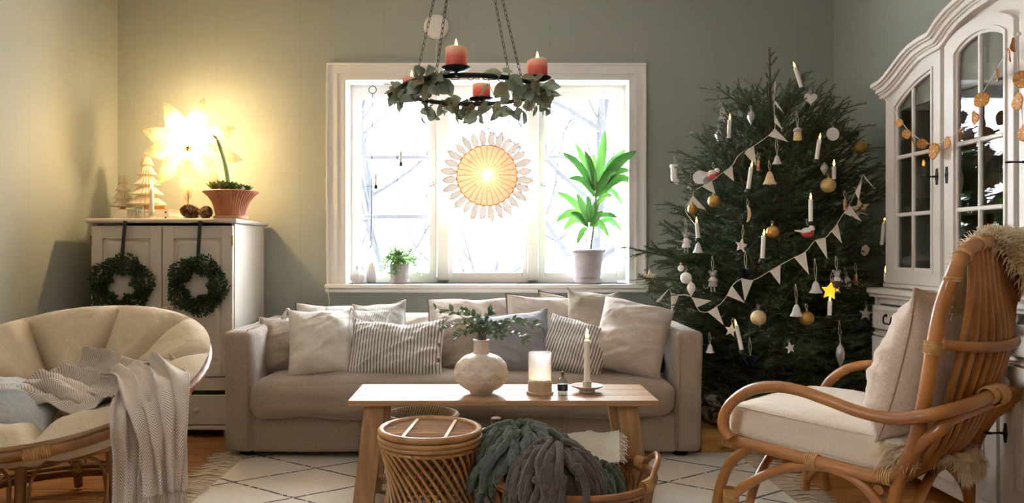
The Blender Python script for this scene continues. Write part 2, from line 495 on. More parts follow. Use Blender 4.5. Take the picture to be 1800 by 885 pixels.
# ------------------------------------------------------------------ outside
snow = slab('ground', (0, 30, -1.2), (90, 49, .1), M('snow', 'eef0f4', rough=.9))
mBARK = M('pale_bark', '141315', '1e1d1f', 10, rough=.9)
def bare_tree(base, h, seed, lean, label, spread=1.0, twiggy=5):
    r = random.Random(seed)
    t = thing('bare_tree', label, 'tree', base)
    tr = MB(); br = MB()
    def grow(mb, p, d, L, rad, lev):
        pts = [p]; n = 5; dd = d.copy()
        for k in range(n):
            dd = (dd + Vector((r.uniform(-.18, .18), r.uniform(-.18, .18), r.uniform(-.06, .14)))).normalized()
            pts.append(pts[-1] + dd * L / n)
        mb.tube(pts, [rad * (1 - .65 * k / n) for k in range(n + 1)], 6 if lev < 2 else 4, caps=False)
        if lev < 4:
            for k in range(twiggy if lev else twiggy + 3):
                q = r.uniform(.25, 1.0); i = min(int(q * n), n - 1)
                ax = Vector((r.uniform(-1, 1) * spread, r.uniform(-.7, .7), r.uniform(-.1, .9))).normalized()
                nd = (dd * .55 + ax * .8).normalized()
                grow(br, pts[i].lerp(pts[i + 1], q * n - i), nd, L * r.uniform(.38, .62), rad * .42, lev + 1)
    grow(tr, Vector((0, 0, 0)), Vector((lean, 0, 1)).normalized(), h * .6, h * .016, 0)
    tr.build('trunk', mBARK, t); o = br.build('branches', mBARK, t); o['kind'] = 'stuff'
bare_tree((-1.35, 11.0, -1.15), 5.5, 3, .05, 'bare winter tree with thin forked trunk outside the left sash', 1.0, 4)
bare_tree((-.35, 9.0, -1.15), 3.6, 5, .25, 'bare slanting sapling outside the middle sash', 1.2, 4)
bare_tree((1.7, 10.5, -1.15), 7.2, 8, -.05, 'bare bushy crowned tree outside the right sash', 1.2, 6)
# ================================================================== CUPBOARD CORNER
CF, CB, CX0, CX1, CZ = 4.28, YB - .03, -2.185, -1.392, 1.223
cup = thing('cupboard', 'greige two-door cupboard with wreaths hung on its doors, in the corner left of the sofa', 'cupboard', ((CX0 + CX1) / 2, CF, 0))
def cpart(mb, name, m=None, par=None, smooth=30): 
    mb.xf(Matrix.Translation((-(CX0 + CX1) / 2, -CF, 0))); return mb.build(name, m or mCUP, par or cup, smooth)
m_ = MB()
m_.box((CX0 + .01, (CF + CB) / 2 + .01, .63), (.02, CB - CF - .02, 1.13), bev=.002)
m_.box((CX1 - .01, (CF + CB) / 2 + .01, .63), (.02, CB - CF - .02, 1.13), bev=.002)
m_.box(((CX0 + CX1) / 2, CB - .01, .63), (CX1 - CX0 - .04, .012, 1.13))
m_.box(((CX0 + CX1) / 2, (CF + CB) / 2, .075), (CX1 - CX0 - .04, CB - CF - .05, .02))
m_.box(((CX0 + CX1) / 2, (CF + CB) / 2, .33), (CX1 - CX0 - .04, CB - CF - .05, .02))
m_.box(((CX0 + CX1) / 2, CF + .012, .30), (CX1 - CX0 - .04, .02, .075), bev=.002)
cpart(m_, 'carcass')
m_ = MB(); m_.box(((CX0 + CX1) / 2 + .003, (CF + CB) / 2 - .015, CZ - .0125), (CX1 - CX0 + .046, CB - CF + .05, .025), bev=.007)
cpart(m_, 'top')
m_ = MB(); m_.box(((CX0 + CX1) / 2, CF - .004, .058), (CX1 - CX0 + .02, .03, .022), bev=.004); cpart(m_, 'plinth')
m_ = MB()
for x in (CX0 + .04, CX1 - .04):
    for y in (CF + .05, CB - .05): m_.box((x, y, .024), (.05, .05, .048))
cpart(m_, 'feet')
def arched_rect(x0, x1, z0, z1, r, n=5):
    """rectangle with rounded top corners"""
    p = [(x0, z0), (x1, z0)]
    for k in range(n + 1): a = k / n * pi / 2; p.append((x1 - r + r * cos(a), z1 - r + r * sin(a)))
    for k in range(n + 1): a = pi / 2 + k / n * pi / 2; p.append((x0 + r + r * cos(a), z1 - r + r * sin(a)))
    return p
cm = (CX0 + CX1) / 2
for x0, x1, hs in ((CX0 + .004, cm - .003, 1), (cm + .003, CX1 - .004, -1)):
    z0, z1 = .345, 1.182
    m_ = MB(); ia = arched_rect(x0 + .062, x1 - .062, z0 + .07, z1 - .07, .022)
    oa = [(x0, z0), (x1, z0)] + [(x1, z1 - .001)] * 0
    # door frame around a sunk, fielded panel
    m_.box(((x0 + .031) , CF, (z0 + z1) / 2), (.062, .022, z1 - z0), bev=.002)
    m_.box(((x1 - .031), CF, (z0 + z1) / 2), (.062, .022, z1 - z0), bev=.002)
    m_.box(((x0 + x1) / 2, CF, z0 + .035), (x1 - x0 - .124, .022, .07), bev=.001)
    m_.box(((x0 + x1) / 2, CF, z1 - .035), (x1 - x0 - .124, .022, .07), bev=.001)
    door = cpart(m_, 'door')
    m_ = MB()
    m_.prism(ia, .008, Matrix.Translation((0, CF + .004, 0)))
    inner = arched_rect(x0 + .088, x1 - .088, z0 + .10, z1 - .10, .016)
    n = len(inner)
    mid = arched_rect(x0 + .076, x1 - .076, z0 + .085, z1 - .085, .02)
    vs = [Vector((p[0], CF, p[1])) for p in mid] + [Vector((p[0], CF - .008, p[1])) for p in inner]
    m_.add(vs, [(i, (i + 1) % n, n + (i + 1) % n, n + i) for i in range(n)] + [tuple(range(n, 2 * n))])
    cpart(m_, 'panel', par=door, smooth=20)
    m_ = MB(); kx = x1 - .032 if hs > 0 else x0 + .032
    m_.lathe([(.008, 0), (.007, .012), (.012, .018), (.016, .026), (.013, .034), (1e-5, .037)], 16, (kx, CF - .01, gz(543) if False else CAMZ - (542 - 440) * CF / F), M=RX)
    cpart(m_, 'knob', M('pale_knob', 'd6c8b4', rough=.35), door)
    m_ = MB(); hx = x0 - .001 if hs > 0 else x1 + .001
    for z in (1.10, .42):
        m_ = MB(); m_.tube([(hx, CF - .013, z - .028), (hx, CF - .013, z + .028)], .006, 8); cpart(m_, 'hinge', mBRASS, door)
for x0, x1 in ((CX0 + .004, cm - .003), (cm + .003, CX1 - .004)):
    m_ = MB(); m_.box(((x0 + x1) / 2, CF, .157), (x1 - x0, .022, .165), bev=.004)
    dr = cpart(m_, 'drawer')
    m_ = MB(); m_.lathe([(.008, 0), (.007, .012), (.012, .018), (.016, .026), (.013, .034), (1e-5, .037)], 16, ((x0 + x1) / 2, CF - .01, .16), M=RX)
    cpart(m_, 'knob', M('pale_drawer_knob', 'd6c8b4', rough=.35), dr)

# --- wreaths
mBOX = M('boxwood_leaf', '182a16', '344e2a', 14, rough=.5, trans=.15)
mRIBBON = M('dark_ribbon', '1c2326', rough=.6)
def leaf_geo(mb, p, d, up, L, w, mi=0, fold=.25, bend=.15, seg=3):
    """pointed folded leaf from p along d"""
    d = d.normalized(); s = d.cross(up)
    s = s.normalized() if s.length > 1e-5 else d.orthogonal().normalized()
    n = s.cross(d).normalized()
    vs = []; fs = []
    for i in range(seg + 1):
        t = i / seg; ww = w * sin(pi * (t ** .8) * .96 + .04) if i < seg else 0
        c = p + d * (L * t) - n * (bend * L * t * t)
        vs += [c - s * ww + n * (fold * ww), c, c + s * ww + n * (fold * ww)]
    for i in range(seg):
        b = i * 3
        fs += [(b, b + 1, b + 4, b + 3), (b + 1, b + 2, b + 5, b + 4)]
    mb.add(vs, fs, mi)
def wreath(cx, cy, r, tube_r, d, seed, label, rx):
    rr = random.Random(seed); c = at(cx, cy, d)
    w = thing('wreath', label, 'wreath', c, group='box wreaths on the cupboard doors')
    m_ = MB(); m_.tube([(r * cos(a * pi / 18), .0, r * sin(a * pi / 18)) for a in range(36)], .008, 6, closed=True)
    m_.build('hoop', M('twig_brown', '4a3826', rough=.8), w)
    m_ = MB()
    for i in range(2600):
        a = rr.uniform(0, 2 * pi); b = rr.uniform(0, 2 * pi); q = tube_r * rr.uniform(.15, 1) ** .6 * (1 + .3 * sin(5 * a + seed))
        e = Vector((cos(a), 0, sin(a))); p = e * r + (e * cos(b) + Vector((0, sin(b), 0))) * q * Vector((1, .8, 1)).length / 1.7
        tn = Vector((-sin(a), 0, cos(a)))
        dd = (e * cos(b) + Vector((0, sin(b), 0))) * .8 + tn * rr.uniform(.2, 1.1) + Vector((rr.uniform(-.5, .5), rr.uniform(-.5, .5), rr.uniform(-.5, .5)))
        leaf_geo(m_, p, dd, Vector((rr.uniform(-1, 1), -1, rr.uniform(-1, 1))), rr.uniform(.015, .024), .0055, seg=2)
    o = m_.build('foliage', mBOX, w, smooth=0); o['kind'] = 'stuff'
    m_ = MB(); top = Vector((rx * d / F - cx * d / F, .012, CZ - c.z - .03)); bot = Vector((0.0, -.004, r))
    m_.box((top + bot) / 2, (.020, .003, (top - bot).length + .03), M=Matrix.Rotation(atan2(top.x - bot.x, top.z - bot.z), 3, 'Y'))
    m_.box((0, -.01, r), (.021, .05, .003)); m_.box((0, -.028, r - .012), (.021, .003, .03))
    m_.build('ribbon', mRIBBON, w)
wreath(213, 503, .122, .050, CF - .045, 1, 'dark green box wreath with a wind-blown sprig on the cupboard door nearer the wall', 219)
wreath(347, 502, .117, .046, CF - .045, 2, 'dark green box wreath on the cupboard door nearer the sofa', 351)

# --- books, paper trees, candles, jars on the cupboard
mPAPERW = M('white_paper', 'f2ead8', 'ece2cc', 30, rough=.8, trans=.35)
mPAGE = M('book_pages', 'e8dcc2', rough=.9)
mCOVER = M('white_cloth_cover', 'efe6d6', rough=.6)
mTXT = M('grey_print', '9a8c78', rough=.7)
def book(px0, px1, z, h, d, label):
    a, b = at(px0, 400, d), at(px1, 400, d); L = b.x - a.x; W = .22
    t = thing('book', label, 'book', ((a.x + b.x) / 2, d, z), group='white books lying on the cupboard')
    m_ = MB(); m_.box((0, W / 2, .002), (L, W, .004)); m_.box((0, W / 2, h - .002), (L, W, .004)); m_.box((0, .002, h / 2), (L, .004, h - .002), bev=.0015)
    m_.build('cover', mCOVER, t, smooth=0)
    MB().box((0, W / 2 + .001, h / 2), (L - .008, W - .008, h - .0085)).build('pages', mPAGE, t, smooth=0)
    m_ = MB(); rr = random.Random(len(label))                # faint spine print, too blurred to read
    for k in range(13):
        x = L * (-.10 + .022 * k); hh = h * rr.uniform(.14, .24)
        m_.box((x, -.0003, h * .52 + rr.uniform(-.001, .001)), (L * rr.uniform(.006, .013), .0006, hh))
    m_.build('spine_print', mTXT, t, smooth=0)
    m_ = MB(); m_.ball((L * .44, -.0005, h / 2), .006, 8, sq=(1, .2, 1)); m_.build('emblem', M('dark_print', '4a4038'), t)
    return t
book(200, 297, CZ, .027, 4.46, 'white book with a thin grey spine line, lowest of the two on the cupboard')
book(201, 297, CZ + .0275, .034, 4.47, 'white book with faint grey spine print, upper of the two under the paper trees')
def paper_tree(px, d, z, h, w, tiers, label):
    t = thing('paper_tree', label, 'paper tree', (at(px, 0, d).x, d, z), group='white paper trees on the books')
    prof = []
    for k in range(tiers):
        zt = h * (.10 + .90 * k / tiers); nx = h * (.10 + .90 * (k + 1) / tiers)
        wr = w * (1 - .8 * k / tiers)
        prof += [(wr * .5, zt - h * .01), (wr, zt + h * .015), (wr * .70, zt + (nx - zt) * .5), (wr * .48, nx - h * .022)]
    prof += [(w * .13, h * .97), (1e-5, h)]
    MB().lathe(prof, 48, ripple=lambda a, zz: 1 + .10 * (1 if int(round(a / (2 * pi) * 48)) % 2 else -1)).build('paper', mPAPERW, t, smooth=20)
    MB().lathe([(w * .22, 0), (w * .22, h * .1)], 12).build('trunk', M('warm_wood', 'c08a4c', rough=.6), t)
paper_tree(258, 4.60, CZ + .062, .325, .105, 5, 'tall white honeycomb paper tree on the books')
paper_tree(216, 4.60, CZ + .062, .21, .065, 4, 'small white honeycomb paper tree on the books by the wall')
t = tag(MB().box((at(281, 0, 4.52).x, 4.52, CZ + .062 + .011), (.065, .03, .022), bev=.002).build('wood_block', M('orange_wood', 'b9803f', rough=.5)), 'small orange-brown wooden block on the books beside the tall paper tree', 'block')
def flame(par, p, s=1.0, name='flame', m=None, watts=0):
    o = MB().lathe([(1e-5, 0), (.0042 * s, .004 * s), (.0058 * s, .010 * s), (.0042 * s, .020 * s), (.0018 * s, .030 * s), (1e-5, .036 * s)], 10).build(name, m or mFLAME, par)
    o.location = p
    if watts:
        l = bpy.data.lights.new('flame_light', 'POINT'); l.energy = watts; l.color = (1, .62, .28); l.shadow_soft_size = .012
        lo = bpy.data.objects.new('flame_light', l); COL.objects.link(lo); lo.parent = par; lo.location = Vector(p) + Vector((0, 0, .018 * s))
    return o
def wick(par, p, h=.008):
    o = MB().tube([(0, 0, -.002), (0, 0, h)], .0009, 5).build('wick', M('wick', '2a2018'), par); o.location = p
mGL2 = glass('pressed_glass', 'f4f4ee', .12)
t = thing('glass_candlestick', 'clear glass candlestick holding a white candle on the cupboard edge', 'candlestick', at(267, 386, 4.33)); t.location.z = CZ
MB().lathe([(.042, 0), (.044, .006), (.038, .012), (.018, .016), (.016, .030), (.020, .040), (.014, .040), (.013, .018), (1e-5, .017)], 20).build('body', mGL2, t)
t = thing('taper_candle', 'white lit candle standing in the glass candlestick on the cupboard', 'candle', (at(267, 0, 4.33).x, 4.33, CZ + .018))
MB().lathe([(.0125, 0), (.0115, .150), (.009, .153), (1e-5, .151)], 16).build('wax', mWAX, t); wick(t, (0, 0, .150)); flame(t, (0, 0, .155), 1.2, watts=.25)
for px, d, h, r, lb in ((234, 4.36, .055, .032, 'small clear glass tealight jar in front of the white books'), (246, 4.40, .075, .026, 'clear glass tumbler close behind the tealight jar on the cupboard')):
    t = tag(MB().lathe([(r * .9, 0), (r, .004), (r, h), (r - .002, h), (r - .003, .006), (1e-5, .006)], 20, (at(px, 0, d).x, d, CZ)).build('glass_jar', mGL2), lb, 'jar')

# --- star lamp
mLACE, lt, lp = nt('lace_paper')
v = coords(lt, (1, 1, 1), 'Object')
vo = lt.nodes.new('ShaderNodeTexVoronoi'); vo.feature = 'DISTANCE_TO_EDGE'; vo.inputs['Scale'].default_value = 45; lt.links.new(v, vo.inputs['Vector'])
hol = ramp(lt, vo.outputs[0], [(.10, (0, 0, 0, 1)), (.16, (1, 1, 1, 1))])
lp.inputs['Base Color'].default_value = lin('f6eedc'); lp.inputs['Roughness'].default_value = .8
translucent(lt, lp, .55, lin('f7e4bc'))
_o = lt.nodes['Material Output']; _s = _o.inputs[0].links[0].from_socket
_t = lt.nodes.new('ShaderNodeBsdfTransparent'); _m = lt.nodes.new('ShaderNodeMixShader')
lt.links.new(math_node(lt, 'MULTIPLY', hol, .55), _m.inputs[0]); lt.links.new(_s, _m.inputs[1]); lt.links.new(_t.outputs[0], _m.inputs[2]); lt.links.new(_m.outputs[0], _o.inputs[0])
LD = 4.49
sc = at(331, 258, LD)
t = thing('star_lamp', 'glowing white lace paper star lamp on a brass stand on the cupboard', 'lamp', (sc.x, LD, CZ))
cz = sc.z - CZ
MB().lathe([(.055, 0), (.055, .008), (.012, .014), (.006, .03)], 24).build('base', mBRASS, t)
MB().tube([(0, 0, .01), (0, .0, cz - .12), (0, .0, cz)], .004, 8).build('rod', mBRASS, t)
m_ = MB(); m_.ball((0, 0, cz + .02), .028, 16)
m_.build('bulb', emit('lamp_bulb', 'ffd9a0', 14), t)
m_ = MB(); m_.lathe([(.016, -.05), (.02, -.04), (.02, 0), (.014, .0)], 14, (0, 0, cz)); m_.build('socket', mBRASS, t)
for k, (ang, L, wd) in enumerate([(-91, .30, .058), (-130, .255, .056), (-172, .235, .058), (160, .255, .06), (118, .265, .062), (72, .27, .062), (22, .265, .06), (-14, .30, .058), (-52, .265, .058)]):
    for side in (-1, 1):
        a = radians(ang); e = Vector((cos(a), 0, sin(a))); s_ = Vector((-sin(a), 0, cos(a)))
        m_ = MB(); n = 10; vs = []
        for i in range(n + 1):
            q = i / n; w = wd * (sin(pi * min(1, q ** .75 * .97 + .02)) ** .85) * (1 + .06 * (i % 2)); 
            dep = side * (.004 + .055 * (1 - q) ** .8 * sin(pi * min(1, q + .25))) 
            for j in (-1, -.5, 0, .5, 1):
                vs.append(e * (.03 + L * q) + s_ * (w * j) + Vector((0, dep * (1 - .8 * abs(j)), cz)))
        fs = [(i * 5 + j, i * 5 + j + 1, (i + 1) * 5 + j + 1, (i + 1) * 5 + j) for i in range(n) for j in range(4)]
        m_.add(vs, fs); m_.build('star_point', mLACE, t, smooth=30)
l = bpy.data.lights.new('star_lamp_light', 'POINT'); l.energy = 120; l.color = (1, .72, .36); l.shadow_soft_size = .045
lo = bpy.data.objects.new('star_lamp_light', l); COL.objects.link(lo); lo.parent = t; lo.location = (0, 0, cz + .02)

# --- pine cones
def pinecone(px, py, d, L, r, ang, label, seed):
    rr = random.Random(seed); t = MB()
    for i in range(95):
        q = (i + .5) / 95; a = i * 2.39996; x = (q - .5) * L
        rad = r * sin(pi * min(.97, .12 + q * .86)) ** .7
        e = Vector((0, cos(a), sin(a))); dd = (e + Vector((.75, 0, 0)) * (.3 + q)).normalized()
        b = Vector((x, 0, 0)) + e * rad * .3
        s_ = dd.cross(Vector((1, 0, 0))).normalized(); L2 = rad * .8; w = r * .22
        n = s_.cross(dd)
        t.add([b - s_ * w * .4, b + s_ * w * .4, b + dd * L2 * .8 + s_ * w, b + dd * L2 - n * w * .2, b + dd * L2 * .8 - s_ * w, b + dd * L2 * .85 + n * w * .6], [(0, 1, 2, 5), (0, 5, 4), (5, 2, 3), (5, 3, 4), (0, 4, 3), (0, 3, 2, 1)])
    t.ball((0, 0, 0), r * .5, 10, sq=(L / r * .9, 1, 1))
    o = t.build('pine_cone', M('pine_cone_scales', '4a2e18', '8a6038', 40, rough=.7), None, smooth=0)
    o.location = (at(px, py, d).x, d, CZ + r * .97); o.rotation_euler = (0, radians(-12), ang)
    return tag(o, label, 'pine cone')
pinecone(335, 372, 4.37, .105, .044, radians(200), 'open brown pine cone at the foot of the star lamp', 1)
pinecone(362, 372, 4.36, .085, .038, radians(-65), 'tighter brown pine cone between the lamp stand and the terracotta pot', 2)

# --- terracotta bowl with amaryllis and succulents
PD = 4.405
t = thing('planter', 'flared ribbed terracotta pot with succulents and one cut stem, on the cupboard corner', 'planter', (at(406, 0, PD).x, PD, CZ))
mTERRA = M('terracotta', 'a5623e', 'b97a54', 12, rough=.55, bs=.1, bscale=60)
MB().lathe([(.085, 0), (.095, .004), (.095, .018), (.088, .019), (1e-5, .015)], 36).build('saucer', M('pale_terracotta', 'c98a60', rough=.6), t)
prof = [(.083, .016), (.086, .04), (.092, .07), (.104, .10), (.124, .13), (.150, .152), (.156, .158), (.150, .162), (.130, .150), (.11, .14), (1e-5, .138)]
MB().lathe(prof, 288, ripple=lambda a, z: 1 + (.026 * sin(a * 48) if .02 < z < .157 else 0)).build('pot', mTERRA, t, smooth=60)
MB().lathe([(.118, .141), (1e-5, .143)], 20).build('soil', M('soil', '2a1d14', rough=1, bs=.5, bscale=80), t)
m_ = MB()
s0 = Vector((-.005, 0, .14)); top = at(380, 238, PD) - Vector(t.location)
m_.tube(spline([s0, s0.lerp(top, .5) + Vector((.012, 0, 0)), top.lerp(s0, .08)], 6), [.013] * 7 + [.0115] * 5 + [.010], 10)
m_.build('stem', M('amaryllis_green', '8a9e58', 'a4b670', 10, rough=.45), t)
m_ = MB(); leaf_geo(m_, top.lerp(s0, .08), Vector((-.6, 0, .7)), Vector((0, -1, 0)), .05, .006); leaf_geo(m_, top.lerp(s0, .08), Vector((-.2, -.3, .7)), Vector((0, -1, 0)), .03, .006)
m_.build('bud_sheath', M('dry_sheath', 'a08048', rough=.6), t)
mSUC = M('succulent_green', '3c5a34', '6c8850', 9, rough=.4, trans=.1)
rr = random.Random(4)
for (x, y, r, big) in ((-.085, -.04, .05, 0), (-.03, -.06, .055, 1), (.02, -.05, .05, 1), (.06, -.02, .04, 0), (.09, .0, .035, 0), (0, .03, .05, 1), (-.05, .04, .045, 0)):
    m_ = MB()
    for k in range(16):
        a = k * 2.4; el = .40 + 1.0 * k / 16
        dd = Vector((cos(a) * cos(el), sin(a) * cos(el), sin(el)))
        leaf_geo(m_, Vector((x, y, .160)), dd, Vector((0, 0, 1)), r * (1.5 - .5 * k / 16), r * .30, seg=4, fold=.5, bend=-.15)
    m_.build('succulent', mSUC, t)
m_ = MB()
for (x, z) in ((.055, .185), (.075, .175), (.045, .17)):
    for k in range(5):
        a = k * 2 * pi / 5; leaf_geo(m_, Vector((x, -.03, z)), Vector((cos(a), -.5, sin(a))), Vector((0, -1, 0)), .02, .009)
m_.build('white_flower', M('petal_white', 'f2eee6', rough=.6, trans=.3), t)

# ================================================================== PAPASAN CHAIR
PC = Vector((-1.645, 2.98, .565)); TILT = radians(20); PR = .52
pap = thing('papasan_chair', 'round rattan bowl chair on a ring base, in front of the cupboard', 'chair', (PC.x, PC.y, .012))
BM = Matrix.Translation(PC) @ Matrix.Rotation(TILT, 4, 'X')     # bowl frame: z = bowl axis
def ring(r, z, n=48, Mx=None, sq=1.0):
    P = [Vector((r * cos(2 * pi * k / n), r * sin(2 * pi * k / n) * sq, z)) for k in range(n)]
    return [Mx @ p for p in P] if Mx else P
def bowl(r, a): return Vector((r * cos(a), r * sin(a), -.27 * (1 - (r / PR) ** 2) ** .9 if r < PR else 0))
m_ = MB(); m_.tube(ring(PR + .022, -.004, 56, BM), .022, 10, closed=True); wbuild(m_, 'rim', mRATTAN3, pap)
m_ = MB(); m_.tube(ring(PR * .80, -.27 * (1 - .64) ** .9 - .012, 40, BM), .010, 8, closed=True); wbuild(m_, 'bowl_hoop', mRATTAN3, pap)
m_ = MB(); m_.tube(ring(PR * .45, -.27 * (1 - .2) ** .9 - .012, 30, BM), .010, 8, closed=True); wbuild(m_, 'bowl_hoop', mRATTAN3, pap)
for k in range(16):
    a = 2 * pi * k / 16 + .1
    m_ = MB(); m_.tube([BM @ (bowl(PR * q, a) - Vector((0, 0, .004))) for q in (.12, .3, .45, .6, .75, .88, .96, 1)], .009, 6); wbuild(m_, 'spoke', mRATTAN3, pap)
for a0 in (-1.28, -.35, -2.6):                                      # cane bindings on the rim
    m_ = MB()
    for i in range(11):
        a = a0 + i * .0135; c = Vector(((PR + .022) * cos(a), (PR + .022) * sin(a), -.004)); e = c.normalized()
        m_.tube([BM @ (c + e * .0235 * cos(b * pi / 5) + Vector((0, 0, .0235 * sin(b * pi / 5)))) for b in range(10)], .0038, 5, closed=True)
    wbuild(m_, 'binding', mBIND, pap)
BC = Vector((PC.x - .02, PC.y - .02, 0))
BT = Matrix.Translation(BC)
m_ = MB(); m_.tube(ring(.365, .335, 48, BT), .017, 10, closed=True); wbuild(m_, 'base_ring', mRATTAN3, pap)
m_ = MB(); m_.tube(ring(.40, .075, 48, BT), .017, 10, closed=True); wbuild(m_, 'base_ring', mRATTAN3, pap)
m_ = MB(); m_.tube(ring(.385, .105, 48, BT), .009, 8, closed=True); wbuild(m_, 'base_ring', mRATTAN3, pap)
NL = 8
for k in range(NL):
    a = 2 * pi * k / NL + radians(-75)
    e = Vector((cos(a), sin(a), 0))
    m_ = MB(); m_.tube([BC + e * .365 + Vector((0, 0, .335)), BC + e * .372 + Vector((0, 0, .2)), BC + e * .40 + Vector((0, 0, .075)), BC + e * .415 + Vector((0, 0, .014))], .018, 10); wbuild(m_, 'leg', mRATTAN3, pap)
    m_ = MB()
    for z in (.085, .094, .103, .112, .121): m_.tube([BC + e * (.397 - (z - .085) * .1) + Vector((.022 * cos(b * pi / 5), .022 * sin(b * pi / 5), z)) for b in range(10)], .0045, 5, closed=True)
    wbuild(m_, 'leg_binding', mBIND, pap)
    a2 = a + 2 * pi / NL; f = lambda q, r, z: BC + Vector((cos(a + (a2 - a) * q) * r, sin(a + (a2 - a) * q) * r, z))
    m_ = MB(); m_.tube(spline([f(.10, .40, .12), f(.10, .385, .20), f(.12, .37, .27), f(.25, .368, .312), f(.5, .366, .316), f(.75, .368, .312), f(.88, .37, .27), f(.90, .385, .20), f(.90, .40, .12)], 4), .006, 6)
    wbuild(m_, 'brace', mRATTAN3, pap)
    m_ = MB(); m_.tube(spline([f(.10, .39, .25), f(.12, .395, .16), f(.25, .40, .125), f(.5, .40, .118), f(.75, .40, .125), f(.88, .395, .16), f(.90, .39, .25)], 4), .006, 6)
    wbuild(m_, 'brace', mRATTAN3, pap)
# cushion
mCREAM = linen('cream_cotton', 'c6b092', 'd2bea2', .3, .1)
def pap_cushion():
    NA, NQ = 144, 40; vs = []; fs = []
    R1 = PR * .995
    def seamd(q, a):
        d = 1e9; ns = 9
        k = (a - .18) / (2 * pi) * ns
        ang = abs(k - round(k)) * 2 * pi / ns
        if q > .55: d = min(d, ang * q * R1)
        else: d = min(d, .12)
        # inner diamonds run from outer tufts to inner tufts
        kk = k - math.floor(k); r0, r1 = .55, .26
        qq = r0 - (r0 - r1) * (1 - abs(kk - .5) * 2)
        if .2 < q < .6: d = min(d, abs(q - qq) * R1 * .75)
        if q < .3:
            k2 = k - .5; d = min(d, abs(k2 - round(k2)) * 2 * pi / ns * q * R1 + .01)
        return d
    for i in range(NQ):
        q = i / (NQ - 1)
        for j in range(NA):
            a = 2 * pi * j / NA
            B = bowl(R1 * min(q, 1), a); nrm = Vector((-cos(a) * q * .75, -sin(a) * q * .75, 1)).normalized()
            d = seamd(q, a)
            puff = min(1, d / .075); puff = (1 - (1 - puff) ** 2) ** .6
            edge = max(0, 1 - q ** 7) ** .5
            th = (.008 + .125 * puff) * edge
            th += .006 * noise.noise(Vector((q * 6 * cos(a), q * 6 * sin(a), 3))) * edge
            wr = .006 * noise.noise(Vector((cos(a) * q * 5, sin(a) * q * 5, 0)) * 4) * edge
            lip = .042 * q ** 5
            vs.append(BM @ (B + nrm * (th + wr) + Vector((cos(a) * lip, sin(a) * lip, .012 * q + .034 * q ** 5))))
    for i in range(NQ):
        q = 1 - i / (NQ - 1)
        for j in range(NA):
            a = 2 * pi * j / NA; B = bowl(R1 * min(q, 1), a); lip = .042 * q ** 5
            k = (a - .18) / (2 * pi) * 9; sd = min(1, abs(k - round(k)) * 2 * pi / 9 * R1 / .05) ** .5
            sag = .055 * (sin(pi * min(1, max(0, (q - .55) / .45)))) * (.55 + .45 * sd) if q > .55 else 0
            out = Vector((cos(a), sin(a), 0)) * (sag * .55) - Vector((0, 0, sag * .25))
            vs.append(BM @ (B + Vector((cos(a) * lip, sin(a) * lip, .012 * q + .034 * q ** 5)) + (out * (1 if sin(a) < .2 else .4) if q > .7 else Vector((0, 0, 0)))))
    n = 2 * NQ
    for i in range(n - 1):
        for j in range(NA):
            l = (j + 1) % NA; fs.append((i * NA + j, i * NA + l, (i + 1) * NA + l, (i + 1) * NA + j))
    return MB().add(vs, fs)
m_ = pap_cushion(); o = m_.build('seat_cushion', mCREAM, None, 60); tag(o, 'big round cream tufted cushion filling the rattan bowl chair', 'cushion')

# --- cloth ribbons
def ribbon(mb, path, width, normal, nf=5, amp=.02, nu=40, nv=60, seed=0, ph=0, rough=.006, vlen=None):
    """cloth strip; path, width (half vectors) and normal are point lists, folded across its width"""
    n = len(path)
    P = spline(path, nv // (n - 1)); W = spline(width, nv // (n - 1)); N = spline(normal, nv // (n - 1))
    vs = []; uv = []; L = 0; m = len(P)
    for i in range(m):
        if i: L += (P[i] - P[i - 1]).length
        t = i / (m - 1)
        for j in range(nu + 1):
            s = 2 * j / nu - 1
            f = amp * (2.4 * noise.noise(Vector((s * nf * .62 + .35 * sin(t * 3 + seed), t * 1.5, seed * 1.7))) + .55 * sin(nf * pi * s + ph + 1.6 * sin(t * 2.6 + seed)) + 1.1 * noise.noise(Vector((s * nf * 1.3, t * 3.1, seed + 9))))
            q = P[i] + W[i] * (s + .06 * sin(nf * pi * s * 1.1 + t * 3 + seed))
            k = noise.noise(Vector((s * 3, t * 5, seed))) * rough * 2 + noise.noise(Vector((s * 8, t * 14, seed + 5))) * rough
            vs.append(q + N[i].normalized() * (f + k)); uv.append((s * .5 + .5, L))
    fs = [(i * (nu + 1) + j, i * (nu + 1) + j + 1, (i + 1) * (nu + 1) + j + 1, (i + 1) * (nu + 1) + j) for i in range(m - 1) for j in range(nu)]
    b = len(mb.v); mb.add(vs, fs, 0, uv)
    return vs, m, nu
def fringe(mb, ends, down, L, seed, r=.0022, per=2, spread=.012):
    rr = random.Random(seed)
    for i in range(len(ends) - 1):
        for k in range(per):
            p = ends[i].lerp(ends[i + 1], (k + rr.random() * .6) / per)
            l = L * rr.uniform(.75, 1.15); d = (down + Vector((rr.uniform(-.25, .25), rr.uniform(-.25, .25), 0))).normalized()
            j = Vector((rr.uniform(-1, 1), rr.uniform(-1, 1), 0)) * spread
            mb.tube([p, p + d * l * .35 + j * .6, p + d * l * .7 - j * .4, p + d * l + j], [r, r, r, r * .7], 4, caps=False)
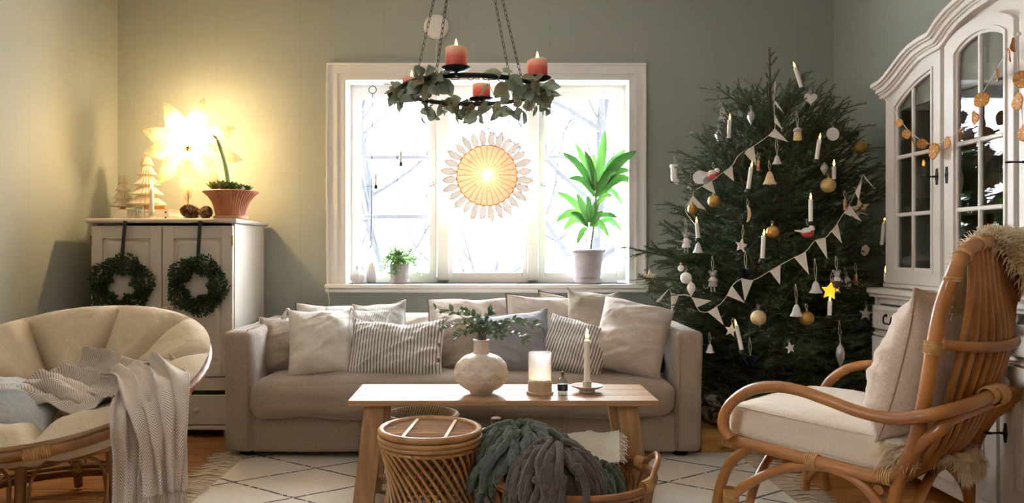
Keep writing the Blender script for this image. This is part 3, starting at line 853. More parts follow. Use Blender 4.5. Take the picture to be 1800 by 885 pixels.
def chevron_cloth(name, base, light):
    m, t, p = nt(name)
    uv = t.nodes.new('ShaderNodeTexCoord').outputs['UV']
    sx = t.nodes.new('ShaderNodeSeparateXYZ'); t.links.new(uv, sx.inputs[0])
    zig = math_node(t, 'ABSOLUTE', math_node(t, 'SUBTRACT', math_node(t, 'FRACT', math_node(t, 'MULTIPLY', sx.outputs[0], 7)), .5))
    w = math_node(t, 'ADD', math_node(t, 'MULTIPLY', sx.outputs[1], 95), math_node(t, 'MULTIPLY', zig, 6))
    f = ramp(t, math_node(t, 'FRACT', w), [(.42, (0, 0, 0, 1)), (.55, (1, 1, 1, 1))])
    t.links.new(mixc(t, f, lin(base), lin(light)), p.inputs['Base Color']); p.inputs['Roughness'].default_value = .95; p.inputs['Sheen Weight'].default_value = .2
    t.links.new(bump(t, noise_node(t, coords(t), 22, 4, .5, .5), .35, .01), p.inputs['Normal'])
    return m
mTHROW = chevron_cloth('herringbone_throw', 'a08a7a', 'd9cfc4')
t = thing('throw_blanket', 'taupe and white herringbone throw with fringe, spilling over the front of the bowl chair', 'throw', at(262, 760, 2.6))
m_ = MB()
# the lower hanging layer, the upper hanging layer, and the part bunched up inside the bowl
V = Vector
e1, mm, nu = ribbon(m_, [at(215, 655, 2.95), at(235, 668, 2.84), at(240, 700, 2.66), at(240, 745, 2.57), at(245, 800, 2.565), at(243, 850, 2.56), at(240, 905, 2.55)],
       [V((-.05, -.06, 0)), V((.06, -.03, .0)), V((.075, .03, .02)), V((.07, .035, .01)), V((.075, .03, 0)), V((.07, .03, 0)), V((.07, .03, 0))],
       [V((.2, -.2, 1)), V((.2, -.5, .9)), V((.2, -1, .5)), V((.2, -1, 0)), V((.2, -1, 0)), V((.2, -1, 0)), V((.2, -1, 0))], 4, .011, 44, 66, 1)
e2, mm2, nu2 = ribbon(m_, [at(238, 640, 3.0), at(262, 655, 2.86), at(276, 680, 2.70), at(284, 725, 2.59), at(288, 780, 2.555), at(290, 830, 2.55), at(292, 868, 2.55)],
       [V((.10, .09, .03)), V((.11, .05, .01)), V((.10, .06, .03)), V((.075, .06, .02)), V((.062, .05, .0)), V((.058, .045, 0)), V((.055, .04, 0))],
       [V((-.1, -.2, 1)), V((.1, -.5, .9)), V((.3, -1, .5)), V((.3, -1, .1)), V((.3, -1, 0)), V((.3, -1, 0)), V((.3, -1, 0))], 4, .015, 50, 66, 2.2)
e3, _, _ = ribbon(m_, [at(35, 690, 2.86), at(70, 672, 2.93), at(110, 678, 2.92), at(150, 690, 2.86), at(190, 690, 2.80), at(228, 682, 2.76)],
       [V((.03, .14, .0)), V((.02, .16, .03)), V((0, .17, .02)), V((0, .16, .02)), V((0, .15, .03)), V((.02, .12, .04))],
       [V((0, -.3, 1))] * 6, 4, .022, 40, 60, 4.1, .9, .014)
e4, _, _ = ribbon(m_, [at(118, 652, 3.10), at(160, 655, 3.06), at(200, 662, 2.98), at(240, 664, 2.90)],
       [V((.02, .10, .05))] * 4, [V((0, -.5, 1))] * 4, 3, .018, 34, 45, 5.3, 0, .01)
o = wbuild(m_, 'cloth', mTHROW, t, 60)
so = o.modifiers.new('thickness', 'SOLIDIFY'); so.thickness = .004
m_ = MB()
fringe(m_, e2[-(nu2 + 1):], V((0, 0, -1)), .075, 5, .0022, 2)
fringe(m_, [e1[i * (nu + 1) + nu] for i in range(22, mm)], V((.25, -.3, -1)), .06, 6, .002, 2)
o = wbuild(m_, 'fringe', M('throw_fringe', 'c6b8aa', rough=.95), t, 0); o['kind'] = 'stuff'
# ================================================================== SOFA
def softbox(mb, c, d, r, n=14, wr=.004, puff=0.0, seed=0, taper=0.0):
    c = Vector(c); h = Vector(d) / 2
    vs = []; fs = []; idx = {}
    def vert(i, j, k):
        key = (i, j, k)
        if key in idx: return idx[key]
        p = Vector((i / n * 2 - 1, j / n * 2 - 1, k / n * 2 - 1))
        # crowd rows near the edges so that the rounding is smooth
        q = Vector([sin(x * pi / 2) for x in p])
        w = Vector((q.x * h.x, q.y * h.y, q.z * h.z))
        inn = Vector([max(-(h[a] - r), min(h[a] - r, w[a])) for a in range(3)])
        dv = w - inn
        if dv.length > 1e-7: dv = dv.normalized() * r
        o = inn + dv
        if puff: 
            o.z += puff * (1 - q.x ** 4) * (1 - q.y ** 4) * (1 if q.z > 0 else -.3) * abs(q.z)
            o.y += -puff * .8 * (1 - q.x ** 4) * (1 - q.z ** 4) * (1 if q.y < 0 else 0) * abs(q.y)
        if taper: o.x += taper * (q.z - 1) * (1 if c.x < 0 else -1) * -.5
        k_ = noise.noise((o + c) * 4 + Vector((seed, 0, 0))) * 1.2 + noise.noise((o + c) * 11 + Vector((seed, 7, 0))) * .6
        nn = dv.normalized() if dv.length > 1e-7 else q.normalized()
        idx[key] = len(vs); vs.append(c + o + nn * k_ * wr); return idx[key]
    for a in range(n):
        for b in range(n):
            fs += [(vert(0, a, b), vert(0, a, b + 1), vert(0, a + 1, b + 1), vert(0, a + 1, b)), (vert(n, a, b), vert(n, a + 1, b), vert(n, a + 1, b + 1), vert(n, a, b + 1)),
                   (vert(a, 0, b), vert(a + 1, 0, b), vert(a + 1, 0, b + 1), vert(a, 0, b + 1)), (vert(a, n, b), vert(a, n, b + 1), vert(a + 1, n, b + 1), vert(a + 1, n, b)),
                   (vert(a, b, 0), vert(a, b + 1, 0), vert(a + 1, b + 1, 0), vert(a + 1, b, 0)), (vert(a, b, n), vert(a + 1, b, n), vert(a + 1, b + 1, n), vert(a, b + 1, n))]
    return mb.add(vs, fs)
mSOFA = linen('sofa_linen', '8e7d6e', 'a59383', .22, .35)
SX0, SX1, SF = -1.298, 1.096, 3.80
sofa = thing('sofa', 'long beige linen slipcovered sofa heaped with cushions below the window', 'sofa', ((SX0 + SX1) / 2, SF, 0))
for x in (SX0 + .073, SX1 - .073):
    m_ = MB(); softbox(m_, (x, SF + .465, .343), (.146, .93, .606), .035, 16, .004, seed=x, taper=.012); wbuild(m_, 'arm', mSOFA, sofa, 50)
    m_ = MB()                                                    # front seam of the slipcover
    s_ = 1 if x < 0 else -1
    m_.tube([(x + s_ * .062, SF - .004, .06), (x + s_ * .058, SF - .004, .3), (x + s_ * .052, SF - .003, .60), (x + s_ * .048, SF + .03, .648), (x + s_ * .048, SF + .5, .650)], .0025, 5); wbuild(m_, 'seam', mSOFA, sofa)
m_ = MB(); softbox(m_, (-.10, SF + .46, .14), (2.12, .90, .20), .02, 16, .003, seed=2); wbuild(m_, 'base', mSOFA, sofa, 50)
m_ = MB(); softbox(m_, (-.10, SF + .82, .36), (2.12, .20, .62), .05, 16, .004, seed=3); wbuild(m_, 'backrest', mSOFA, sofa, 50)
m_ = MB(); softbox(m_, (-.10, SF + .33, .312), (2.095, .80, .185), .07, 40, .013, .022, seed=5); wbuild(m_, 'seat_cushion', mSOFA, sofa, 50)
m_ = MB()
for x in (SX0 + .1, SX1 - .1):
    for y in (SF + .1, SF + .85): m_.box((x, y, .024), (.06, .06, .048))
wbuild(m_, 'feet', M('dark_feet', '1c1612', rough=.8), sofa)

# ------------------------------------------------------------------ pillows
def pillow(label, m, c, w, h, t, lean=18, roll=0, yaw=0, pinch=.05, seed=0, ear=.02, wr=.008, piping=None, name='throw_pillow', cat='cushion', group=None, tassel=False, buttons=None, n=46, sag=.2, flop=0.0):
    root = thing(name, label, cat, c, group=group, rot=Euler((radians(-lean), radians(roll), radians(yaw)), 'ZXY').to_matrix().to_euler())
    root.matrix_basis = Matrix.Translation(c) @ (Matrix.Rotation(radians(yaw), 4, 'Z') @ Matrix.Rotation(radians(-lean), 4, 'X') @ Matrix.Rotation(radians(roll), 4, 'Y'))
    V3 = Vector
    def pt(u, v, side):
        ex = 1 + ear * (abs(u) * abs(v)) ** 6
        x = u * w / 2 * (1 - pinch * (1 - v * v) * abs(u) ** 2) * ex
        z = v * h / 2 * (1 - pinch * (1 - u * u) * abs(v) ** 2) * ex
        z += h * .012 * sin(u * 5 + seed) * max(0, v)
        z -= flop * h * (1 - abs(u)) * max(0, v) ** 2
        q = max(0, (1 - abs(u) ** 2.2) * (1 - abs(v) ** 2.2)) ** .55 * (1 - sag * v * .8)
        s = V3((x, 0, z)); 
        k = noise.fractal(V3((x * 6 + seed, z * 9, side * 3)), 1, 2, 3) * wr * 1.1
        # creases pulled from the corners and along the lower belly
        cr = sin((x * .7 + z) * 42 + 3 * noise.noise(V3((x * 5, z * 5, seed)))) * .35 * wr * (abs(u * v) + .25)
        wp = V3((x * 5 + .25 * noise.noise(V3((x * 7, z * 7, seed + 4))), (z - x * .45 * (1 if seed % 2 else -1)) * 13, seed * 2.3 + side))
        rg = (1 - abs(noise.noise(wp)) * 2.2); rg = max(0, rg) ** 2
        rg2 = max(0, 1 - abs(noise.noise(wp * 2.1 + V3((3, 1, 0)))) * 2.4) ** 2; rg *= 1.9; rg2 *= 1.9
        cr += wr * (.95 * rg + .45 * rg2) * (.55 + .45 * noise.noise(V3((x * 4, z * 4, seed + 20))))
        y = side * (q * t / 2) + (k + cr) * side * min(1, q * 2.2)
        y += .012 * sin(u * 2.3 + seed) * (abs(v)) ** 3
        return V3((x, y, z))
    vs = []; fs = []; m_ = MB(); front = {}; back = {}
    for i in range(n + 1):
        for j in range(n + 1):
            u = sin((i / n * 2 - 1) * pi / 2) * .55 + (i / n * 2 - 1) * .45; v = sin((j / n * 2 - 1) * pi / 2) * .55 + (j / n * 2 - 1) * .45
            front[i, j] = len(vs); vs.append(pt(u, v, -1))
            if i in (0, n) or j in (0, n): back[i, j] = front[i, j]
            else: back[i, j] = len(vs); vs.append(pt(u, v, 1))
    for i in range(n):
        for j in range(n):
            fs.append((front[i, j], front[i + 1, j], front[i + 1, j + 1], front[i, j + 1]))
            fs.append((back[i, j], back[i, j + 1], back[i + 1, j + 1], back[i + 1, j]))
    m_.add(vs, fs); m_.build('cover', m, root, 70)
    if piping:
        L = [front[i, 0] for i in range(n)] + [front[n, j] for j in range(n)] + [front[n - i, n] for i in range(n)] + [front[0, n - j] for j in range(n)]
        MB().tube([vs[k] for k in L], .0055, 5, closed=True).build('piping', piping, root)
    if tassel:
        for (i, j) in ((0, n), (n, n)):
            p = vs[front[i, j]]; m_ = MB(); m_.ball(p, .011, 8)
            rr = random.Random(3)
            for k in range(14):
                a = k * 2.4; e = V3((cos(a), sin(a), 0)) * .012
                m_.tube([p, p + V3((-.012 if i == 0 else .012, 0, -.012)) + e * .5, p + V3((-.02 if i == 0 else .02, -.004, -.05)) + e], .0022, 4)
            m_.build('tassel', M('white_tassel', 'efebe4', rough=.9), root)
    if buttons:
        mb_ = M('wood_button', '7a5a44', rough=.5)
        for (u, v) in buttons:
            p = pt(u, v, -1); b = MB().lathe([(.011, 0), (.012, .003), (.010, .005), (.006, .004), (1e-5, .004)], 14, M=RX); b = b.build('button', mb_, root); b.location = p + V3((0, -.001, 0))
    return root
def PX(x, y, d): return at(x, y, d)
mL_CREAM = linen('cream_linen', 'cfc4b6', 'dcd3c7', .3, .3); mL_WHITE = linen('white_linen', 'd9d2c8', 'e6e0d8', .35, .3)
mL_TAUPE = linen('taupe_linen', '988878', 'aa9a8a', .35, .3); mL_BEIGE = linen('beige_linen', 'bcaea0', 'cbbdb0', .3, .3)
mL_SLATE = linen('slate_linen', '86838a', '97949a', .35, .3); mL_GREY = linen('pale_grey_linen', 'b4b0aa', 'c2beb8', .3, .3)
mL_NAVY = linen('navy_linen', '2c3a4c', '3a4a5e', .3, .3); mSEAM = M('dark_piping', '6c6058', rough=.9); mSEAM2 = M('pale_piping', 'd8d0c6', rough=.9)
mSTR = stripes('ticking_stripe_large', 'dcd6ce', '766a60', 0, .0165, .38)
mSTR2 = stripes('ticking_stripe_small', 'dad4cc', '72675e', 0, .0150, .38)
mSTR3 = stripes('pale_pinstripe', 'dcd7d0', 'b6b0aa', 0, .012, .35)
pillow('pale pillow with dark seamed top edge, at the back behind the tasselled one', mL_CREAM, PX(600, 600, 4.42), .56, .44, 0.183, 22, 1, 0, seed=1, piping=mSEAM)
pillow('pale grey pillow corner standing at the back between the cream ones', mL_GREY, PX(668, 596, 4.36), .30, .42, 0.159, 22, -4, 0, seed=2, piping=mSEAM2)
pillow('long low cream bolster at the back, right of the pale grey corner', mL_CREAM, PX(760, 610, 4.46), .74, .42, 0.195, 20, 0, 0, seed=3, piping=mSEAM)
pillow('beige pillow with a dark seamed top edge, rising behind the vase sprigs', mL_BEIGE, PX(828, 588, 4.38), .50, .43, 0.183, 22, 0, 0, seed=4, piping=mSEAM)
pillow('dark-edged taupe pillow, only its pointed corner showing above the others', mL_TAUPE, PX(1006, 584, 4.46), .40, .43, 0.171, 20, 6, 0, seed=5, piping=mSEAM, ear=.08)
pillow('taupe beige pillow with wavy seamed top, left of the upright tan one', mL_BEIGE, PX(952, 586, 4.33), .40, .44, 0.183, 22, 1, 0, seed=6, piping=mSEAM)
pillow('wide cream pillow at the back against the sofa arm by the tree', mL_CREAM, PX(1112, 600, 4.44), .46, .43, 0.195, 20, 0, 0, seed=7, piping=mSEAM2)
pillow('tan upright pillow with peaked corner, behind the striped one by the big beige', mL_TAUPE, PX(1040, 580, 4.24), .28, .45, 0.183, 22, 5, 0, seed=8, ear=.05)
pillow('brown-grey pillow tucked into the sofa corner by the cupboard', mL_TAUPE, PX(506, 610, 4.16), .33, .33, 0.207, 24, 3, 8, seed=9, piping=mSEAM2)
pillow('white finely striped pillow leaning behind the tasselled and ticking ones', mSTR3, PX(618, 604, 4.18), .36, .40, 0.183, 24, 6, 0, seed=10)
pillow('plain tan pillow behind the vase, beside the buttoned ticking pillow', mL_TAUPE, PX(806, 606, 4.14), .29, .34, 0.195, 22, 2, -8, seed=11)
pillow('small dark blue pillow squeezed between the big beige one and the arm', mL_NAVY, PX(1160, 634, 4.06), .12, .14, 0.098, 22, 0, 0, seed=12)
pillow('white linen pillow with white corner tassels, in front at the cupboard end', mL_WHITE, PX(563, 604, 3.99), .325, .37, 0.207, 26, -3, 6, seed=13, tassel=True, wr=.012, pinch=.04)
pillow('slate grey linen pillow leaning behind the hurricane lantern', mL_SLATE, PX(906, 605, 4.03), .37, .35, 0.207, 28, -7, -4, seed=14, wr=.011, piping=mL_SLATE)
pillow('large buttoned ticking-striped pillow slumped left of the vase', mSTR, PX(697, 614, 3.97), .495, .35, 0.183, 32, 2, 0, seed=15, wr=.021, flop=.10, buttons=((.93, .55), (.93, .05), (.93, -.45)))
pillow('smaller buttoned ticking-striped pillow tipped sideways beside the taper candle', mSTR2, PX(1012, 611, 3.98), .345, .30, 0.171, 30, 21, 0, seed=16, wr=.018, buttons=((.90, .45), (.90, -.15), (.9, -.6)))
pillow('big plump beige linen pillow against the arm nearest the tree', mL_BEIGE, PX(1110, 594, 3.97), .36, .395, 0.220, 26, 13, -10, seed=17, wr=.014, pinch=.03)
pillow('pale grey cotton pillow lying flat in the bowl chair beside the throw', linen('pale_blue_cotton', 'b8bcc2', 'cccfd2', .4, .1), PX(15, 712, 2.80), .36, .30, .13, 66, 12, 20, seed=18, wr=.012, name='seat_pillow')

# ================================================================== COFFEE TABLE
TZ, TF, TB_, TX0, TX1 = .45, 3.04, 3.415, -.540, .698
tab = thing('coffee_table', 'long narrow pine bench table with splayed plank legs in front of the sofa', 'table', ((TX0 + TX1) / 2, (TF + TB_) / 2, .012))
for y0, y1 in ((TF, TF + .115), (TF + .116, TF + .245), (TF + .246, TB_)):
    m_ = MB(); m_.box(((TX0 + TX1) / 2, (y0 + y1) / 2, TZ - .0115), (TX1 - TX0, y1 - y0, .023), bev=.003); wbuild(m_, 'tabletop_board', mTABLE, tab)
def slant_leg(mb, a, b, w, d):
    a, b = Vector(a), Vector(b)
    vs = [p + Vector((sx * w / 2, sy * d / 2, 0)) for p in (a, b) for sx, sy in ((-1, -1), (1, -1), (1, 1), (-1, 1))]
    mb.add(vs, [(0, 1, 2, 3), (7, 6, 5, 4), (0, 4, 5, 1), (1, 5, 6, 2), (2, 6, 7, 3), (3, 7, 4, 0)])
for sx, xt, xb in ((-1, -.435, -.480), (1, .575, .628)):
    for yt, yb in ((TF + .06, TF + .02), (TB_ - .06, TB_ - .13)):
        m_ = MB(); slant_leg(m_, (xt, yt, TZ - .0235), (xb, yb, .013), .082, .048); wbuild(m_, 'leg', mTLEG, tab, 0, True)
    m_ = MB(); m_.box((xt - sx * .01, (TF + TB_) / 2, TZ - .043), (.05, TB_ - TF - .16, .038), bev=.003); wbuild(m_, 'cross_rail', mTLEG, tab)
    m_ = MB(); m_.box(((xt * .2 + xb * .8), (TF + TB_) / 2 - .03, .098), (.04, TB_ - TF - .20, .03), bev=.003); wbuild(m_, 'cross_rail', mTLEG, tab)
m_ = MB(); m_.box(((TX0 + TX1) / 2, (TF + TB_) / 2 - .03, .099), (1.03, .05, .022), bev=.003); wbuild(m_, 'stretcher', mTABLE, tab)

# --- vase with sprigs
mVASE = M('blush_ceramic', 'd8c6b4', 'e0d0be', 8, rough=.42, bs=.08, bscale=60, coat=.15)
VD = 3.20; VP = Vector((at(846, 0, VD).x, VD, TZ))
t = thing('vase', 'round blush ceramic vase with embossed scallops and a fluted neck on the table', 'vase', VP)
def vase_profile():
    p = [(.045, 0), (.047, .004)]
    for k in range(64):
        a = -1.12 + (k / 63) * (1.12 + 1.22)
        p.append((.107 * cos(a) ** .92, .088 + .083 * sin(a)))
    return p
def emboss(a, z):
    """overlapping rounded scallops with raised rims, drawn in relief"""
    if z < .012 or z > .158: return 1
    row = (z - .012) / .036; best = 9
    for r_ in (math.floor(row), math.floor(row) - 1, math.floor(row) + 1):
        k = a / (2 * pi) * 9 + (.5 if r_ % 2 else 0)
        dx = (k - round(k)) * 2 * pi / 9 * .105; dz = (row - r_ - .5) * .036
        d = sqrt((dx / .036) ** 2 + (dz / .032) ** 2) + .35 * max(0, -dz / .032) * abs(dx / .036)
        best = min(best, abs(d - .95)); best = min(best, abs(d - .45) + .12)
    return 1 + .070 * max(0, 1 - best / .26)
MB().lathe(vase_profile(), 200, ripple=emboss).build('body', mVASE, t, 60)
MB().lathe([(.036, .160), (.033, .170), (.031, .185), (.031, .215), (.034, .224), (.029, .225), (.027, .20), (.027, .17), (1e-5, .165)], 72, ripple=lambda a, z: 1 + (.03 * sin(a * 18) if .168 < z < .223 else 0)).build('neck', mVASE, t, 60)
mSPRIG = M('sprig_leaf', '3c5838', '66805a', 16, rough=.4, trans=.2)
sp = thing('leafy_sprigs', 'green small-leaved sprigs spreading wide from the ceramic vase', 'branches', VP + V((0, 0, .05)))
rr = random.Random(11)
st = MB(); lf = MB()
for (px, py, d) in ((762, 544, 3.10), (782, 578, 3.15), (812, 548, 3.22), (800, 598, 3.12), (864, 548, 3.20), (838, 560, 3.28), (886, 572, 3.15), (956, 578, 3.22), (925, 598, 3.1), (912, 566, 3.3), (860, 580, 3.12), (835, 582, 3.1), (848, 570, 3.2), (880, 592, 3.1)):
    tip = at(px, py, d) - sp.location; a0 = V((rr.uniform(-.015, .015), rr.uniform(-.015, .015), -.02)); a1 = V((a0.x * 1.2, a0.y, .19))
    md = a1.lerp(tip, .55) + V((0, 0, .02 + .08 * abs(tip.x)))
    P = spline([a0, a1, md, tip], 10); st.tube(P, .0016, 5)
    for i in range(14, len(P) - 1):
        for k in range(2):
            if (i + k) % 2 and rr.random() < .95:
                tn = (P[i + 1] - P[i]).normalized(); b = rr.uniform(0, 6.28)
                e = tn.orthogonal().normalized(); e.rotate(Matrix.Rotation(b, 3, tn)); e.z += .25
                leaf_geo(lf, P[i], tn * .7 + e, V((rr.uniform(-.6, .6), -.7, 1)), rr.uniform(.024, .036), rr.uniform(.0070, .0095), seg=3)
    leaf_geo(lf, P[-1], P[-1] - P[-2], V((0, -.3, 1)), .022, .005)
st.build('stems', M('sprig_stem', '5a5038', rough=.7), sp); o = lf.build('leaves', mSPRIG, sp, 60); o['kind'] = 'stuff'

# --- hurricane lantern
HD = 3.185; HP = V((at(949, 0, HD).x, HD, TZ))
t = thing('hurricane_lantern', 'wooden candle cup with a frosted glass chimney on the table', 'lantern', HP)
mLWOOD = M('pale_turned_wood', 'b99a78', 'c6a988', 6, (6, 6, 1), 5, rough=.55)
MB().lathe([(.054, 0), (.056, .003), (.056, .010), (.054, .012), (.049, .012), (.050, .052), (.048, .054), (.044, .054), (.044, .03), (1e-5, .03)], 40).build('cup', mLWOOD, t)
MB().lathe([(.0465, .050), (.0475, .110), (.0480, .172), (.0465, .172), (.0450, .052)], 40).build('glass_chimney', glass('frosted_glass', 'f6f6f4', .06, .15, .30), t)
MB().lathe([(.040, .03), (.040, .062), (.034, .064), (1e-5, .061)], 28).build('candle', M('tealight_wax', 'f2dcb8', rough=.4, sss=.4), t); wick(t, (0, 0, .061)); flame(t, (0, 0, .066), .6, watts=.04)

# --- little bottle
BD = 3.15; t = thing('bottle', 'tiny clear apothecary bottle with cork and black label on the table', 'bottle', V((at(989, 0, BD).x, BD, TZ)))
MB().lathe([(.019, 0), (.021, .003), (.021, .055), (.018, .066), (.009, .074), (.008, .086), (.010, .088), (.010, .091), (.007, .091), (.006, .075), (.017, .062), (.0185, .055), (.0185, .006), (1e-5, .005)], 28).build('glass', glass('bottle_glass', 'eef0ee', .08), t)
MB().lathe([(.0065, .082), (.0075, .100), (1e-5, .101)], 14).build('cork', M('cork', '8f6848', rough=.8), t)
MB().lathe([(.0214, .022), (.0214, .048)], 28).build('label', M('black_label', '24222a', rough=.5), t)
m_ = MB()
for z, w_ in ((.040, .5), (.036, .35), (.032, .45), (.028, .25)):
    for k in range(6):
        a = -pi / 2 + (k / 5 - .5) * w_; m_.box((.0217 * cos(a), .0217 * sin(a), z), (.0016, .0004, .0012), rz=a + pi / 2)
m_.build('print', M('label_print', 'b8b0a8', rough=.6), t)
MB().lathe([(.018, .006), (.018, .026), (1e-5, .026)], 20).build('liquid', glass('clear_liquid', 'f0ece6', .1), t)

# --- candlestick
KD = 3.225; KP = V((at(1032, 0, KD).x, KD, TZ))
t = thing('candlestick', 'shallow grey-beige ceramic dish candlestick at the tree end of the table', 'candlestick', KP)
MB().lathe([(.032, 0), (.034, .004), (.031, .010), (.040, .015), (.064, .024), (.067, .030), (.064, .030), (.045, .021), (.020, .018), (.0185, .022), (.0185, .046), (.0135, .046), (.0132, .03), (1e-5, .03)], 40).build('dish', M('stoneware', 'b3a490', 'bfb09c', 10, rough=.5, bs=.1, bscale=80), t)
t = thing('taper_candle', 'tall white lit candle in the dish candlestick on the table', 'candle', KP + V((0, 0, .0305)))
MB().lathe([(.0130, 0), (.0128, .10), (.0122, .186), (.009, .189), (1e-5, .186)], 24).build('wax', mWAX, t); wick(t, (0, 0, .186), .012); flame(t, (0, 0, .194), 1.25, watts=.35)

# ================================================================== RUG
RX0, RX1, RY0, RY1 = -1.205, 1.295, 2.05, 3.93
m, rt, rp = nt('wool_rug')
v = coords(rt); sx = rt.nodes.new('ShaderNodeSeparateXYZ'); rt.links.new(v, sx.inputs[0])
nz = math_node(rt, 'MULTIPLY', math_node(rt, 'SUBTRACT', noise_node(rt, v, 14, 3), .5), .035)
f_ = None
for s in (1, -1):
    a = math_node(rt, 'ADD', math_node(rt, 'MULTIPLY', sx.outputs[0], 1.55), math_node(rt, 'ADD', math_node(rt, 'MULTIPLY', sx.outputs[1], s * 2.3), nz))
    q = math_node(rt, 'ABSOLUTE', math_node(rt, 'SUBTRACT', math_node(rt, 'FRACT', math_node(rt, 'ADD', a, 20.3)), .5))
    l_ = math_node(rt, 'LESS_THAN', q, .018)
    f_ = l_ if f_ is None else math_node(rt, 'MAXIMUM', f_, l_)
brk = math_node(rt, 'GREATER_THAN', noise_node(rt, v, 55, 2), .40)
base_c = ramp(rt, noise_node(rt, v, 60, 4), [(.3, lin('e6dccd')), (.7, lin('f2e9dc'))])
rt.links.new(mixc(rt, math_node(rt, 'MULTIPLY', f_, brk), base_c, lin('2c2a2c')), rp.inputs['Base Color'])
rp.inputs['Roughness'].default_value = .95; rp.inputs['Sheen Weight'].default_value = .3
rt.links.new(bump(rt, noise_node(rt, coords(rt, (1, 3, 1)), 160, 3), .7, .006), rp.inputs['Normal'])
mRUG = m
rug = thing('rug', 'cream wool rug with thin black diamond lines and knotted fringe under the table', 'rug', ((RX0 + RX1) / 2, (RY0 + RY1) / 2, 0))
m_ = MB(); m_.box(((RX0 + RX1) / 2, (RY0 + RY1) / 2, .0065), (RX1 - RX0, RY1 - RY0, .011), bev=.004); wbuild(m_, 'pile', mRUG, rug)
m_ = MB(); rr = random.Random(5)
for s, x in ((-1, RX0), (1, RX1)):
    y = RY0
    while y < RY1:
        ln = rr.uniform(.13, .18); dy = rr.uniform(-.03, .03); r_ = rr.uniform(.005, .0075)
        m_.tube([(x - s * .01, y, .010), (x + s * ln * .35, y + dy * .3, .012 + rr.uniform(0, .01)), (x + s * ln * .7, y + dy * .7, .009), (x + s * ln, y + dy, .007)], [r_ * .8, r_, r_ * .9, r_ * .5], 6)
        y += rr.uniform(.010, .016)
o = wbuild(m_, 'fringe', M('rug_fringe', 'b7a58f', 'cdbca6', 40, rough=.95, bs=.5, bscale=200), rug, 60); o['kind'] = 'stuff'
# ================================================================== RATTAN STOOL
KX, KY, KZ, KR = -.196, 2.82, .392, .180
st_ = thing('rattan_stool', 'round hourglass rattan stool with a slatted lid in front of the table', 'stool', (KX, KY, .012))
K0 = Matrix.Translation((KX, KY, 0))
for z, r, tr, nm in ((KZ - .004, KR, .0125, 'lid_rim'), (KZ - .026, KR + .004, .0095, 'hoop'), (KZ - .042, KR + .002, .0095, 'hoop'), (KZ - .060, KR - .004, .0085, 'hoop'), (.026, .178, .012, 'hoop'), (.050, .172, .008, 'hoop')):
    m_ = MB(); m_.tube(ring(r, z, 56, K0), tr, 10, closed=True); wbuild(m_, nm, mRATTAN2, st_)
rr = random.Random(2)
y = -KR + .012
while y < KR - .008:
    L = sqrt(max(0, (KR - .004) ** 2 - y * y)); w_ = rr.uniform(.0085, .0115)
    m_ = MB(); m_.tube([K0 @ V((-L, y, KZ - .010)), K0 @ V((0, y + rr.uniform(-.001, .001), KZ - .009)), K0 @ V((L, y, KZ - .010))], w_ * .52, 7); wbuild(m_, 'lid_slat', rr.choice((mRATTAN2, mRATTAN3)), st_)
    y += w_ * 1.32
for x0 in (-.075, .075):
    m_ = MB(); P = []
    for i in range(30):
        q = i / 29; P.append(K0 @ V((x0 + .015 - .03 * (1 - q) + .0, -.155 + .31 * q, KZ - .0015 + .0018 * (i % 2))))
    m_.tube(P, .007, 6, flat=.35); wbuild(m_, 'lid_binding', M('pale_cane', 'd8c6a8', 'e2d2b6', 40, rough=.6), st_)
def stool_r(z): q = (z - .035) / .30; return .148 + .032 * abs(2 * q - 1.05) ** 1.8
for layer, (sg, ro, cnt) in enumerate(((1, .006, 34), (-1, -.006, 34))):
    for k in range(cnt):
        a0 = 2 * pi * k / cnt + layer * .05; m_ = MB()
        m_.tube([K0 @ V(((stool_r(z) + ro) * cos(a0 + sg * q * 1.25), (stool_r(z) + ro) * sin(a0 + sg * q * 1.25), z)) for q, z in [(i / 9, .335 - .30 * i / 9) for i in range(10)]], .0058 if layer == 0 else .005, 6)
        wbuild(m_, 'cane', mRATTAN2 if layer == 0 else mRATTAN3, st_)
for k in range(9):
    a0 = 2 * pi * k / 9; m_ = MB()
    m_.tube([K0 @ V((.160 * cos(a0 + (q - .5) * .62), .160 * sin(a0 + (q - .5) * .62), .03 + .09 * sin(pi * q))) for q in [i / 9 for i in range(10)]], .0045, 6); wbuild(m_, 'foot_loop', mRATTAN3, st_)

# ================================================================== SEAGRASS BASKETS
def coil_mat(name, a, b):
    m, t, p = nt(name)
    v = coords(t); sx = t.nodes.new('ShaderNodeSeparateXYZ'); t.links.new(v, sx.inputs[0])
    an = math_node(t, 'ARCTAN2', sx.outputs[1], sx.outputs[0])
    f = math_node(t, 'FRACT', math_node(t, 'ADD', math_node(t, 'MULTIPLY', an, 12), math_node(t, 'MULTIPLY', sx.outputs[2], 26)))
    f2 = ramp(t, f, [(.12, (1, 1, 1, 1)), (.24, (0, 0, 0, 1))])
    c = ramp(t, noise_node(t, coords(t, (1, 1, 5)), 50, 4), [(.35, lin(a)), (.65, lin(b))])
    t.links.new(mixc(t, f2, c, lin('cdb68e')), p.inputs['Base Color']); p.inputs['Roughness'].default_value = .75
    t.links.new(bump(t, noise_node(t, v, 130, 3), .5, .004), p.inputs['Normal']); return m
mCOIL = coil_mat('seagrass_coils', '54402c', '8a6c4a')
